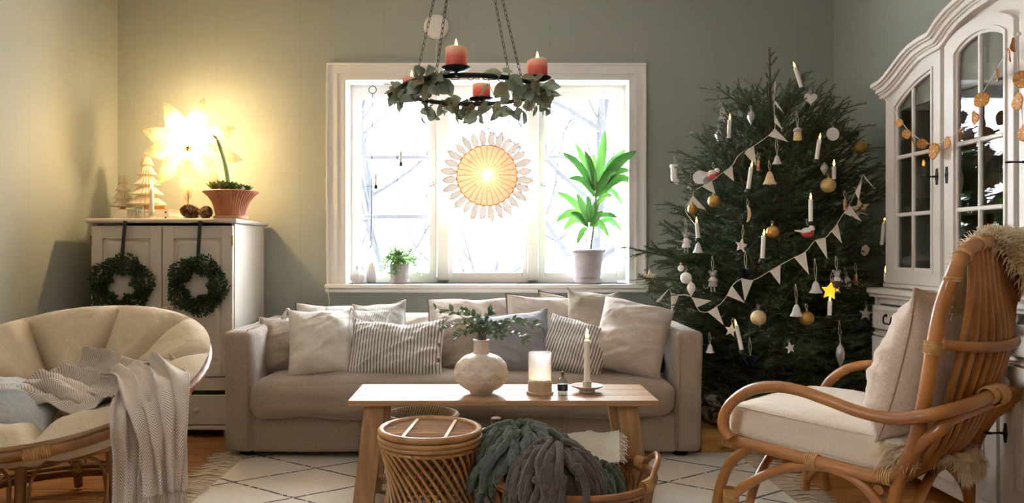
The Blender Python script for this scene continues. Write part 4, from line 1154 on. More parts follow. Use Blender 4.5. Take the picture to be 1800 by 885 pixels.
def coil_prof(keys, pitch):
    """keys: (z, r) control points; returns a bumpy coiled profile"""
    out = []; z0, z1 = keys[0][0], keys[-1][0]; n = int((z1 - z0) / pitch) * 4
    for i in range(n + 1):
        z = z0 + (z1 - z0) * i / n
        for a, b in zip(keys[:-1], keys[1:]):
            if a[0] <= z <= b[0] + 1e-9: q = (z - a[0]) / (b[0] - a[0]); q = q * q * (3 - 2 * q); r = a[1] + (b[1] - a[1]) * q; break
        out.append((r + (.0045 if i % 4 in (1, 2) else 0), z))
    return out
b1 = thing('seagrass_basket', 'dark round seagrass basket with pale stitching, open topped, behind the rattan stool', 'basket', (-.277, 3.47, .012), group='seagrass baskets under the table')
p = coil_prof([(0, .13), (.06, .165), (.16, .172), (.24, .158), (.268, .150)], .011)
MB().lathe(p + [(.158, .276), (.165, .285), (.168, .292), (.162, .300), (.150, .300), (.143, .29), (.14, .20), (.13, .04), (1e-5, .035)], 48).build('body', mCOIL, b1)
MB().lathe([(.138, .255), (.09, .272), (1e-5, .276)], 20, ripple=lambda a, z: 1 + .02 * sin(3 * a)).build('lining', M('dark_indigo_lining', '20202c', '2c2a36', 8, rough=.9), b1)
b2 = thing('seagrass_basket', 'seagrass basket with a domed knobbed lid, behind the chunky green throw', 'basket', (.056, 3.43, .012), group='seagrass baskets under the table')
MB().lathe(coil_prof([(0, .11), (.08, .142), (.15, .14), (.18, .132)], .011) + [(1e-5, .18)], 40).build('body', mCOIL, b2)
MB().lathe([(.146, .178), (.150, .186), (.143, .194), (.130, .200), (.124, .207), (.110, .210), (.102, .218), (.085, .221), (.075, .229), (.055, .232), (.045, .238), (.02, .24), (1e-5, .24)], 40).build('lid', M('pale_seagrass', 'b8a68c', 'd8cab2', 60, rough=.8, bs=.4, bscale=120), b2)
MB().lathe([(.018, .236), (.022, .250), (.023, .262), (.026, .274), (.024, .283), (.016, .288), (1e-5, .288)], 20).build('knob', coil_mat('knob_coils', '4e3a26', '86664a'), b2)

# ================================================================== TRAY BASKET WITH CHUNKY THROWS
BX, BY, BR, BZ = .325, 2.83, .30, .225
bk = thing('rattan_basket', 'low round rattan basket with looped sides and arched handle, holding the throws', 'basket', (BX, BY, .012))
B0 = Matrix.Translation((BX, BY, 0))
mRAT4 = M('chestnut_rattan', '7a4a28', 'a06a3c', 12, rough=.4, bs=.12, bscale=60, coat=.2, lo=.3, hi=.7)
for z, r, tr, nm in ((BZ, BR, .0115, 'rim'), (BZ - .020, BR - .003, .006, 'rim_hoop'), (.028, BR - .035, .010, 'base_hoop'), (.105, BR - .018, .005, 'side_hoop')):
    m_ = MB(); m_.tube(ring(r, z, 56, B0), tr, 9, closed=True); wbuild(m_, nm, mRAT4, bk)
MB().lathe([(BR - .04, .018), (BR - .04, .026), (1e-5, .027)], 40).build('base', M('woven_base', '7a5230', '96683e', 40, rough=.7), bk)
for k in range(22):
    a0 = 2 * pi * k / 22; m_ = MB(); h = .17
    def lp_(q, dz): 
        a = a0 + q * .215; z = dz; rr_ = BR - .035 + .032 * (z / BZ); return B0 @ V((rr_ * cos(a), rr_ * sin(a), z))
    m_.tube(spline([lp_(-.5, .03), lp_(-.5, .10), lp_(-.42, .16), lp_(-.2, .195), lp_(0, .205), lp_(.2, .195), lp_(.42, .16), lp_(.5, .10), lp_(.5, .03)], 3), .0052, 6); wbuild(m_, 'loop', mRAT4, bk)
    if k % 2 == 0:
        m_ = MB(); m_.tube([lp_(0, .03), lp_(0, .12), lp_(0, .215)], .0055, 6); wbuild(m_, 'stake', mRAT4, bk)
for a0 in (radians(-8), radians(172)):
    f = lambda da, r, z: B0 @ V((r * cos(a0 + da), r * sin(a0 + da), z))
    m_ = MB(); m_.tube(spline([f(-.62, BR, BZ + .016), f(-.42, BR + .002, BZ + .022), f(-.28, BR + .006, BZ + .05), f(-.12, BR + .01, BZ + .072), f(.12, BR + .01, BZ + .072), f(.28, BR + .006, BZ + .05), f(.42, BR + .002, BZ + .022), f(.62, BR, BZ + .016)], 5), .0105, 9); wbuild(m_, 'handle', mRAT4, bk)
    for s in (-1, 1):
        m_ = MB()
        for i in range(8):
            c = f(s * (.44 + .022 * i), BR, BZ + .008); tn = V((-sin(a0), cos(a0), 0)); e = V((cos(a0 + s * .5), sin(a0 + s * .5), 0))
            m_.tube([c + e * .0155 * cos(b * pi / 5) + V((0, 0, .021 * sin(b * pi / 5))) for b in range(10)], .0036, 5, closed=True)
        wbuild(m_, 'handle_binding', mBIND, bk)
def yarn_mat(name, a, b):
    m, t, p = nt(name); v = coords(t)
    t.links.new(ramp(t, noise_node(t, v, 70, 4), [(.3, lin(a)), (.7, lin(b))]), p.inputs['Base Color'])
    p.inputs['Roughness'].default_value = 1; p.inputs['Sheen Weight'].default_value = .35; p.inputs['Sheen Roughness'].default_value = .5
    t.links.new(bump(t, noise_node(t, v, 190, 4, .7), 1.0, .008), p.inputs['Normal']); return m
mGRN = yarn_mat('green_chenille', '39463f', '56655b'); mBRN = yarn_mat('brown_chenille', '3a2c25', '5a473c')
def chunky(root, mat, c, rad, n, seed, th=(.25, 1.75), azr=(0, 6.283), r0=.0125):
    rr = random.Random(seed); c = V(c)
    def pt(th_, az, k=1.0):
        return c + V((rad[0] * k * sin(th_) * cos(az), rad[1] * k * sin(th_) * sin(az), rad[2] * k * cos(th_)))
    for i in range(n):
        az = azr[0] + (azr[1] - azr[0]) * ((i * .61803) % 1) ; t0 = rr.uniform(th[0] * .3, th[0] * 2.2); t1 = min(th[1], t0 + rr.uniform(.7, 1.35))
        if rr.random() < .45: t0 = rr.uniform(.6, .9); t1 = th[1] * rr.uniform(.85, 1.02)
        az1 = az + rr.uniform(-.55, .55); lift = rr.uniform(.92, 1.10); P = []
        m = 9
        for k in range(m):
            q = k / (m - 1); th_ = t0 + (t1 - t0) * q
            p = pt(min(th_, 1.60), az + (az1 - az) * q + .16 * noise.noise(V((q * 2.2, i * 1.7, seed))), lift)
            if th_ > 1.60: p.z -= (th_ - 1.60) * rad[2]
            P.append(p)
        P = spline(P, 3); R = [r0 * (1 + .30 * noise.noise(V((j * .55, i * 3.1, seed)))) for j in range(len(P))]
        R[0] *= .6; R[-1] *= .6
        b = MB(); b.tube(P, R, 8); wbuild(b, 'yarn_strand', mat, root)
tg = thing('chunky_throw', 'grey-green throw of thick fluffy yarn tassels heaped in the rattan basket', 'throw', at(925, 800, 2.86), group='chunky throws in the basket')
m_ = MB(); m_.ball((at(925, 0, 2.87).x, 2.87, .20), 1, 20, sq=(.165, .155, .165)); m_.ball((at(1030, 0, 2.88).x, 2.88, .13), 1, 16, sq=(.11, .12, .12)); wbuild(m_, 'core', mGRN, tg)
chunky(tg, mGRN, (at(917, 0, 2.85).x, 2.85, .20), (.205, .185, .195), 66, 1, th=(.28, 1.95), r0=.0160)
chunky(tg, mGRN, (at(1035, 0, 2.86).x, 2.86, .13), (.125, .13, .14), 26, 2, th=(.3, 1.6), r0=.0145)
tb = thing('chunky_throw', 'brown throw of thick fluffy yarn tassels lying over the basket front', 'throw', at(975, 820, 2.68), group='chunky throws in the basket')
m_ = MB(); m_.ball((at(975, 0, 2.68).x, 2.68, .17), 1, 20, sq=(.135, .140, .165)); wbuild(m_, 'core', mBRN, tb)
chunky(tb, mBRN, (at(975, 0, 2.68).x, 2.68, .17), (.165, .170, .195), 64, 3, th=(.22, 2.1), r0=.0145)
mCTH = linen('cream_wool_throw', 'd8cebe', 'e8e0d2', .5, .6)
tc = thing('throw_blanket', 'cream woven throw with short fringe folded over the back of the rattan basket', 'throw', at(1030, 790, 3.1))
m_ = MB()
q1, mq, nq = ribbon(m_, [V((.36, 2.93, .24)), V((.37, 3.0, .295)), V((.39, 3.09, .305)), V((.41, 3.165, .265)), V((.41, 3.19, .17)), V((.41, 3.20, .06))],
       [V((.15, -.01, .0)), V((.16, -.01, .012)), V((.155, -.01, .015)), V((.15, .0, .01)), V((.14, .0, 0)), V((.14, .0, 0))], [V((0, -.3, 1)), V((0, 0, 1)), V((0, .3, 1)), V((0, 1, .6)), V((0, 1, 0)), V((0, 1, 0))], 2, .008, 30, 50, 8)
o = wbuild(m_, 'cloth', mCTH, tc, 60); so = o.modifiers.new('thickness', 'SOLIDIFY'); so.thickness = .012; so.offset = 0
m_ = MB(); fringe(m_, [q1[i * (nq + 1) + nq] for i in range(2, mq)], V((1, -.2, -.8)), .035, 9, .0022, 2, .006); o = wbuild(m_, 'fringe', M('cream_fringe', 'e4dccf', rough=.95), tc, 0); o['kind'] = 'stuff'

# ================================================================== RATTAN ARMCHAIR
A0 = V((.903, 2.77, 0)); AB = V((.65, -.76, 0)); AS = V((.76, .65, 0)); AW = .68
def A(s, w, z): return A0 + AB * s + AS * w + V((0, 0, z))
def ap(px, py, w):
    """point of the chair's side plane w seen at a pixel"""
    u = (px - 850) / F; X0, Y0 = A0.x + AS.x * w, A0.y + AS.y * w
    s = (u * Y0 - X0) / (AB.x - u * AB.y); d = Y0 + AB.y * s
    return (s, CAMZ - (py - 440) * d / F)
def side(pts, w): return [(s, w, z) for s, z in (ap(x, y, 0) for x, y in pts)]
ac = thing('rattan_armchair', 'bent rattan armchair with slatted back and sweeping arms in front of the glazed cabinet', 'chair', A(.3, .34, .012))
def apart(mb, name, m=None, sm=40): return wbuild(mb, name, m or mRATTAN, ac, sm)
post = [ap(x, y, 0) for x, y in ((1287, 775), (1350, 790), (1430, 811), (1510, 832), (1560, 838), (1594, 812), (1613, 760), (1628, 690), (1641, 610), (1655, 540))]
near = [A(s, 0, z) for s, z in post] + [A(.705, .004, .965), A(.722, .04, 1.032), A(.732, .13, 1.064)]
far = [A(s, AW, z) for s, z in post] + [A(.705, AW - .004, .965), A(.722, AW - .04, 1.032), A(.732, AW - .13, 1.064)]
m_ = MB(); m_.tube(spline(near + [A(.737, AW / 2, 1.075)] + far[::-1], 6), .0215, 12); apart(m_, 'back_frame')
# arm hoop that runs round the back
armp = [ap(x, y, -.04) for x, y in ((1284, 772), (1272, 752), (1274, 728), (1290, 705), (1320, 686), (1360, 680), (1405, 687), (1455, 704), (1515, 726), (1575, 737), (1630, 731))]
arm_n = [A(s, -.04, z) for s, z in armp]; arm_f = [A(s, AW + .04, z) for s, z in armp]
hoop = [A(.70, .0, .58), A(.742, .13, .60), A(.742, .27, .612), A(.715, .42, .612), A(.68, .55, .60), A(.64, AW, .58)]
m_ = MB(); m_.tube(spline(arm_n + hoop + arm_f[::-1], 6), .0195, 12); apart(m_, 'arm_rail')
# lumbar hoop
m_ = MB(); m_.tube(spline([A(.655, .0, .775), A(.715, .06, .762), A(.768, .18, .757), A(.775, .30, .758), A(.748, .43, .757), A(.70, .56, .762), A(.655, AW, .775)], 6), .0165, 12); apart(m_, 'back_hoop')
# rear legs rise to the arm hoop
for w, sg in ((0, 1), (AW, -1)):
    wv = lambda x: x if w == 0 else AW - x
    lg = [ap(x, y, 0) for x, y in ((1650, 757), (1612, 788), (1586, 830), (1574, 872), (1569, 915), (1567, 960))]
    P = [A(.742 if w == 0 else .70, wv(.28), .580), A(.725 if w == 0 else .67, wv(.14), .572), A(.69, wv(.03), .548)] + [A(s, wv(0), max(z, .03)) for s, z in lg]
    P[-1].z = .028
    m_ = MB(); m_.tube(spline(P, 6), .0195, 12); apart(m_, 'leg')
    fl = [ap(x, y, 0) for x, y in ((1318, 786), (1286, 812), (1268, 850), (1260, 890), (1257, 935))]
    P = [A(s, wv(.0), z) for s, z in fl]; P[-1].z = .028
    m_ = MB(); m_.tube(spline(P, 6), .0185, 12); apart(m_, 'leg')
    br = [ap(x, y, 0) for x, y in ((1262, 905), (1300, 862), (1355, 832), (1420, 819), (1480, 830), (1530, 866), (1562, 925))]
    m_ = MB(); m_.tube(spline([A(s, wv(0), max(.04, z)) for s, z in br], 6), .0165, 12); apart(m_, 'arch_brace')
br = [(.02, .06), (.10, .2), (.24, .30), (AW / 2, .325), (AW - .24, .30), (AW - .10, .2), (AW - .02, .06)]
for s in (.56, .03):
    m_ = MB(); m_.tube(spline([A(s, w, z) for w, z in br], 6), .0155, 10); apart(m_, 'arch_brace')
m_ = MB(); m_.tube([A(.01, 0, .345), A(.0, AW / 2, .345), A(.01, AW, .345)], .0185, 10); apart(m_, 'seat_rail')
m_ = MB(); m_.tube([A(.50, 0, .30), A(.50, AW / 2, .30), A(.50, AW, .30)], .0165, 10); apart(m_, 'seat_rail')
for k in range(9):
    w = AW * (k + 1) / 10; m_ = MB(); m_.tube([A(.0, w, .352), A(.25, w, .335), A(.5, w, .315)], .009, 6); apart(m_, 'seat_slat')
for k in range(12):
    q = (k + .5) / 12; w1 = .04 + .47 * q; w0 = .12 + .36 * q; bl = .62 * (1 - (2 * q - 1) ** 2)
    m_ = MB(); m_.tube(spline([A(.735, w1, 1.055), A(.735 + .02 * bl, w1, .93), A(.70 + .10 * bl, w1 * .85 + w0 * .15, .77), A(.66 + .095 * bl, w1 * .6 + w0 * .4, .61), A(.61 + .07 * bl, w0, .45), A(.55 + .03 * bl, w0, .345), A(.48, w0, .305)], 5), .0108, 8); apart(m_, 'back_slat')
def bind(c, axis, r, n=6, tr=.0034, name='binding'):
    m_ = MB(); axis = axis.normalized(); u = axis.orthogonal().normalized(); w = axis.cross(u)
    for i in range(n): m_.tube([c + axis * (i - n / 2) * tr * 1.9 + (u * cos(b * pi / 6) + w * sin(b * pi / 6)) * r for b in range(12)], tr, 5, closed=True)
    apart(m_, name, mBIND)
for (pt_, ax, r, n) in ((near[0], AB, .024, 7), (near[2], AB, .024, 6), (near[4], AB, .025, 6), (near[8], V((.1, 0, 1)), .025, 6), (A(.668, .012, .772), AS * .3 + AB, .020, 6), (A(.744, .20, .606), AS, .025, 9), (A(.744, .25, .600), AS, .033, 12), (near[10], V((.1, 0, 1)), .0225, 2), (near[11], AS + V((0, 0, .7)), .0225, 2), (near[12], AS, .0225, 2), (A(-.012, 0, .16), V((0, 0, 1)), .026, 9)):
    bind(pt_, ax, r, n)
# cushion on the seat
RC = Matrix(((-AS.x, AB.x, 0), (-AS.y, AB.y, 0), (0, 0, 1))).to_4x4()
mSC = linen('ecru_canvas', 'd5c3ad', 'dfcfbb', .28, .12)
cth = thing('seat_cushion', 'thick boxed ecru cushion with piped edges on the rattan armchair seat', 'cushion', A(.275, AW / 2, .365))
TL = Matrix.Translation(A(.262, AW / 2, .415)) @ RC @ Matrix.Rotation(radians(-2.5), 4, 'X')
m_ = MB(); softbox(m_, (0, 0, 0), (.625, .60, .115), .022, 22, .006, .020, seed=11); m_.xf(TL); wbuild(m_, 'cover', mSC, cth, 50)
m_ = MB(); hx, hy = .306, .294
for z in (.05, -.05):
    m_.tube([TL @ V((x, y, z)) for x, y in ((-hx, -hy + .02), (-hx + .02, -hy), (0, -hy - .012), (hx - .02, -hy), (hx, -hy + .02), (hx + .004, 0), (hx, hy - .02), (hx - .02, hy), (-hx + .02, hy), (-hx, hy - .02), (-hx - .004, 0))], .004, 6, closed=True)
wbuild(m_, 'piping', linen('ecru_piping', 'cdb9a0', 'd8c6b0', .1, .1), cth)
pillow('large square natural linen cushion with a seamed flange, propped in the rattan armchair', linen('natural_linen', 'b09a86', 'c2ad9a', .35, .4), A(.545, .30, .685), .58, .48, .27, 13, 0, -137, pinch=.03, seed=21, wr=.013, piping=linen('flange', 'a8927c', 'b8a28c', .2, .3), ear=.02, sag=.35)
# sheepskin over the back
sk = thing('sheepskin', 'cream sheepskin slung over the back of the rattan armchair and hanging out below', 'sheepskin', A(.70, .42, .7))
m_ = MB()
k1, mk, nk = ribbon(m_, [A(.83, .46, .86), A(.80, .46, .98), A(.765, .43, 1.075), A(.715, .40, 1.095), A(.675, .38, 1.0), A(.655, .37, .85), A(.63, .36, .65), A(.585, .36, .46), A(.55, .36, .385)],
    [AS * .13, AS * .16, AS * .20, AS * .22, AS * .22, AS * .2, AS * .2, AS * .17, AS * .12], [AB + V((0, 0, .2)), AB + V((0, 0, .3)), AB * .6 + V((0, 0, 1)), V((0, 0, 1)), -AB + V((0, 0, .6)), -AB, -AB, -AB, -AB + V((0, 0, .4))], 2, .008, 26, 64, 3)
k2, mk2, nk2 = ribbon(m_, [A(.54, .31, .375), A(.59, .31, .385), A(.64, .31, .395), A(.665, .31, .345)], [AS * .07, AS * .085, AS * .095, AS * .08], [V((0, 0, -1)), V((0, 0, -1)), AB + V((0, 0, -.5)), AB], 2, .006, 20, 30, 6)
o = wbuild(m_, 'hide', M('sheep_hide', 'b08e68', 'c4a47e', 10, rough=.85), sk, 60)
m_ = MB(); rr = random.Random(8)
def hair(p, d, L):
    s_ = d.orthogonal().normalized(); s_.rotate(Matrix.Rotation(rr.uniform(0, 6.28), 3, d)); w = .0016
    m = p + d * L * .55 + s_ * rr.uniform(-.006, .006); e = p + d * L + V((0, 0, -.35 * L)) + s_ * rr.uniform(-.008, .008)
    m_.add([p - s_ * w, p + s_ * w, m + s_ * w * .9, m - s_ * w * .9, e], [(0, 1, 2, 3), (3, 2, 4)])
def fur(verts, m, nu, outward, rows, n, L=(.03, .05)):
    for _ in range(n):
        i = rr.randrange(*rows); j = rr.randrange(0, nu)
        p = verts[i * (nu + 1) + j].lerp(verts[i * (nu + 1) + j + 1], rr.random())
        d = (outward(i / m, j / nu) + V((rr.uniform(-.5, .5), rr.uniform(-.5, .5), rr.uniform(-.4, .3)))).normalized(); hair(p, d, rr.uniform(*L))
fur(k1, mk, nk, lambda t, s: (AB * (1.0 if t < .3 else 0) + V((0, 0, 1.0 if .15 < t < .5 else .1)) - AB * (1 if t > .4 else 0) + AS * (s - .5) * 1.2).normalized(), (0, mk), 6500)
for vv, m2, n2, ends in ((k1, mk, nk, ((0, -1), )), (k2, mk2, nk2, ((1, 1),))):
    for _ in range(900):
        i = rr.randrange(0, m2); j = rr.choice((0, n2)); hair(vv[i * (n2 + 1) + j], (AS * (-1 if j == 0 else 1) + V((rr.uniform(-.4, .4), rr.uniform(-.4, .4), rr.uniform(-.9, .2)))).normalized(), rr.uniform(.02, .05))
for _ in range(1200):
    j = rr.randrange(0, nk2 + 1); hair(k2[(mk2 - 1 - rr.randrange(0, 6)) * (nk2 + 1) + j], (V((0, 0, -1)) + AB * rr.uniform(-.3, .4) + AS * rr.uniform(-.4, .4)).normalized(), rr.uniform(.025, .045))
for _ in range(420):
    p = A(.55 + rr.uniform(-.05, .06), rr.uniform(.0, .05), .415 + rr.uniform(-.03, .03)); hair(p, (-AS * .8 + -AB * rr.uniform(-.2, .9) + V((0, 0, rr.uniform(-.6, .4)))).normalized(), rr.uniform(.025, .05))
o = wbuild(m_, 'fur', M('sheep_fleece', 'd8c3a2', 'e6d6ba', 30, rough=.9, trans=.3), sk, 0); o['kind'] = 'stuff'
# ================================================================== GLAZED CABINET ALONG THE RIGHT WALL
HX, HY = 1.925, 3.68          # far end of the upper front; local x runs towards the viewer, local y into the wall
hut = thing('glazed_cabinet', 'tall ivory cabinet with arched cornice, glazed upper doors and panelled base along the wall', 'cabinet', (HX, HY, 0), -pi / 2)
HW, HD = 1.81, .295
m_ = MB()
m_.box((.01, .155, 1.30), (.02, .28, .83)); m_.box((HW - .01, .155, 1.30), (.02, .28, .83)); m_.box((.9, .155, 1.35), (.018, .27, .92))
m_.build('side_panel', mHUTCH, hut, 0)
MB().box((HW / 2, HD - .006, 1.38), (HW - .02, .008, .98)).build('back_panel', M('cabinet_inside', '7c766c', rough=.7), hut, 0)
mSHELF = M('shelf_paint', 'b4aca0', rough=.6)
for z in (.94, 1.222, 1.487): MB().box((HW / 2, .16, z - .008), (HW - .04, .25, .016), bev=.002).build('shelf', mSHELF, hut)
half = [(-.03, 1.850), (.03, 1.853), (.085, 1.870), (.14, 1.895), (.186, 1.917), (.24, 1.941), (.287, 1.956), (.36, 1.966), (.437, 1.969), (.455, 1.982), (.49, 2.005), (.56, 2.034), (.66, 2.058), (.78, 2.070), (.905, 2.074)]
curve = half + [(HW - x, z) for x, z in half[:-1][::-1]]
def off(c, d):                                         # offset a curve downwards along its normal
    o = []
    for i, (x, z) in enumerate(c):
        a, b = c[max(i - 1, 0)], c[min(i + 1, len(c) - 1)]; L = sqrt((b[0] - a[0]) ** 2 + (b[1] - a[1]) ** 2)
        o.append((x + (b[1] - a[1]) / L * d, z - (b[0] - a[0]) / L * d))
    return o
m_ = MB()
for d0, d1, pr in ((0, .006, .052), (.006, .022, .058), (.022, .030, .046), (.030, .050, .034), (.050, .058, .022), (.058, .076, .014)):
    i_, o_ = off(curve, d1), off(curve, d0)
    m_.band(i_, o_, -pr, HD)
m_.build('cornice', mHUTCH, hut, 30)
dz = lambda x: next(a[1] + (b[1] - a[1]) * (x - a[0]) / (b[0] - a[0]) for a, b in zip(off(curve, .06)[:-1], off(curve, .06)[1:]) if a[0] <= x <= b[0] + 1e-6)
xs = [0] + [.05 * i for i in range(1, 36)] + [HW]
m_ = MB(); m_.band([(x, max(1.70, dz(x) - .30) if False else 1.70) for x in xs], [(x, dz(x)) for x in xs], .024, .040)
for x0, x1 in ((0, .02), (.445, .468), (.893, .917), (1.342, 1.365), (HW - .02, HW)): m_.box(((x0 + x1) / 2, .03, 1.30), (x1 - x0, .02, .82))
m_.build('face_frame', mHUTCH, hut, 30)
def interp(pts, x):
    for a, b in zip(pts[:-1], pts[1:]):
        if a[0] - 1e-6 <= x <= b[0] + 1e-6: return a[1] + (b[1] - a[1]) * (x - a[0]) / (b[0] - a[0])
    return pts[-1][1] if x > pts[-1][0] else pts[0][1]
smooth_curve = lambda pts: [(p.x, p.z) for p in spline([(x, 0, z) for x, z in pts], 5)]
g1 = smooth_curve([(.088, 1.716), (.15, 1.754), (.21, 1.781), (.28, 1.806), (.34, 1.820), (.380, 1.826)])
o1 = [(x, dz(x) - .012) for x in [.004 + .438 * i / 20 for i in range(21)]]
g2 = smooth_curve([(.541, 1.846), (.575, 1.872), (.63, 1.891), (.692, 1.899), (.755, 1.891), (.81, 1.872), (.843, 1.850)])
o2 = smooth_curve([(.462, 1.888), (.50, 1.918), (.58, 1.944), (.68, 1.954), (.78, 1.944), (.855, 1.918), (.892, 1.890)])
mGLZ = glass('cabinet_glass', 'e2e4e2', .05)
mLOCK = M('blackened_lock', '1a1816', '2a2622', 60, rough=.45, metal=.7)
def lock(par, x, y, z, key):
    m_ = MB(); pl = []
    for i in range(24):
        a = 2 * pi * i / 24; pl.append((.0085 * cos(a) * (1 + .25 * cos(3 * a) ** 2), .036 * sin(a) * (1 + .1 * cos(6 * a))))
    m_.prism([(x + p[0], z + p[1]) for p in pl], .003, Matrix.Translation((0, y - .0015, 0)))
    m_.ball((x, y - .003, z), .006, 8)
    m_.build('lock_plate', mLOCK, par)
    if key:
        m_ = MB(); m_.tube([(x, y, z), (x, y - .05, z)], .0035, 6); m_.ball((x, y - .014, z), .0055, 8)
        m_.tube([(x + .013 * cos(a * pi / 7) * .8, y - .062 + .013 * sin(a * pi / 7), z) for a in range(14)], .0032, 6, closed=True)
        m_.tube([(x, y - .050, z), (x, y - .074, z)], .0028, 5)
        m_.build('key', mLOCK, par)
def glazed(xa, xb, g, o, mirror, xm, lock_x, key):
    mx = (lambda x: HW - x) if mirror else (lambda x: x)
    n = 20
    ga, gb = g[0][0], g[-1][0]
    gt = [(ga + (gb - ga) * i / n, interp(g, ga + (gb - ga) * i / n)) for i in range(n + 1)]
    ot = [(xa + (xb - xa) * i / n, interp(o, xa + (xb - xa) * i / n)) for i in range(n + 1)]
    zb_, zo = .955, .892
    inn = [(ga, zb_), (gb, zb_)] + gt[::-1]; out = [(xa, zo), (xb, zo)] + ot[::-1]
    fx = lambda pl: [(mx(x), z) for x, z in (pl[::-1] if mirror else pl)]
    m_ = MB(); m_.band(fx(inn), fx(out), 0, .022, closed=True)
    b = .012                                                # bead round the glass
    cx_, cz_ = (ga + gb) / 2, 1.38
    inn2 = [(ga + b, zb_ + b), (gb - b, zb_ + b)] + [(min(max(x, ga + b), gb - b), z - b) for x, z in gt[::-1]]
    m_.band(fx(inn2), fx(inn), .004, .020, closed=True)
    ed = [(x + (.010 if x > cx_ else -.010), z + (.010 if z > cz_ else -.010)) for x, z in inn]
    m_.band(fx(inn), fx(ed), -.006, .0, closed=True)
    door = m_.build('glazed_door', mHUTCH, hut, 30, True)
    zs = [zb_ + b, 1.210, 1.477]
    m_ = MB(); zt_ = interp(g, xm) - b
    m_.box((mx(xm), .008, (zb_ + zt_) / 2), (.016, .016, zt_ - zb_), bev=.004); m_.build('muntin', mHUTCH, door)
    for z in (1.210, 1.477):
        m_ = MB(); m_.box((mx(cx_), .0075, z), (gb - ga - .02, .016, .018), bev=.004); m_.build('muntin', mHUTCH, door)
    for ca, cb in ((ga + b, xm - .008), (xm + .008, gb - b)):
        for r_ in range(3):
            if r_ < 2: pl = [(ca, zs[r_]), (cb, zs[r_]), (cb, zs[r_ + 1]), (ca, zs[r_ + 1])]
            else: pl = [(ca, zs[2]), (cb, zs[2])] + [(cb + (ca - cb) * i / 8, interp(g, cb + (ca - cb) * i / 8) - b * .8) for i in range(9)]
            MB().prism(fx(pl), .003, Matrix.Translation((0, .012, 0))).build('pane', mGLZ, door, 0)
    lock(door, mx(lock_x), 0, 1.359, key)
glazed(.004, .442, g1, o1, False, .230, .420, True)
glazed(.470, .890, g2, o2, False, .694, .489, False)
glazed(.470, .890, g2, o2, True, .694, .850, True)
glazed(.004, .442, g1, o1, True, .230, .420, False)
# base
m_ = MB(); m_.box((HW / 2, .11, .852), (HW + .07, .375, .030), bev=.008); m_.box((HW / 2, .11, .832), (HW + .05, .355, .016), bev=.004); m_.build('worktop', mHUTCH, hut)
m_ = MB(); m_.box((HW / 2, .145, .880), (HW + .016, .31, .020), bev=.005); m_.build('upper_plinth', mHUTCH, hut)
FB = -.055
m_ = MB(); m_.box((.01, .12, .445), (.02, .34, .76)); m_.box((HW - .01, .12, .445), (.02, .34, .76)); m_.box((HW / 2, .29, .445), (HW - .04, .01, .76)); m_.box((HW / 2, .12, .075), (HW - .04, .33, .02))
m_.box((HW / 2, FB + .022, .810), (HW, .02, .028)); m_.box((HW / 2, FB + .02, .655), (HW, .022, .028), bev=.004); m_.box((HW / 2, FB + .006, .650), (HW, .02, .012), bev=.003)
for x0, x1 in ((0, .03), (.43, .475), (.885, .925), (1.335, 1.38), (HW - .03, HW)): m_.box(((x0 + x1) / 2, FB + .022, .445), (x1 - x0, .02, .74))
m_.build('base_carcass', mHUTCH, hut, 30)
MB().box((HW / 2, FB + .012, .090), (HW + .01, .035, .055), bev=.006).build('plinth', mHUTCH, hut)
m_ = MB()
for x in (.06, .9, HW - .06):
    for y in (0, .25): m_.box((x, y, .031), (.06, .06, .062))
m_.build('feet', mHUTCH, hut)
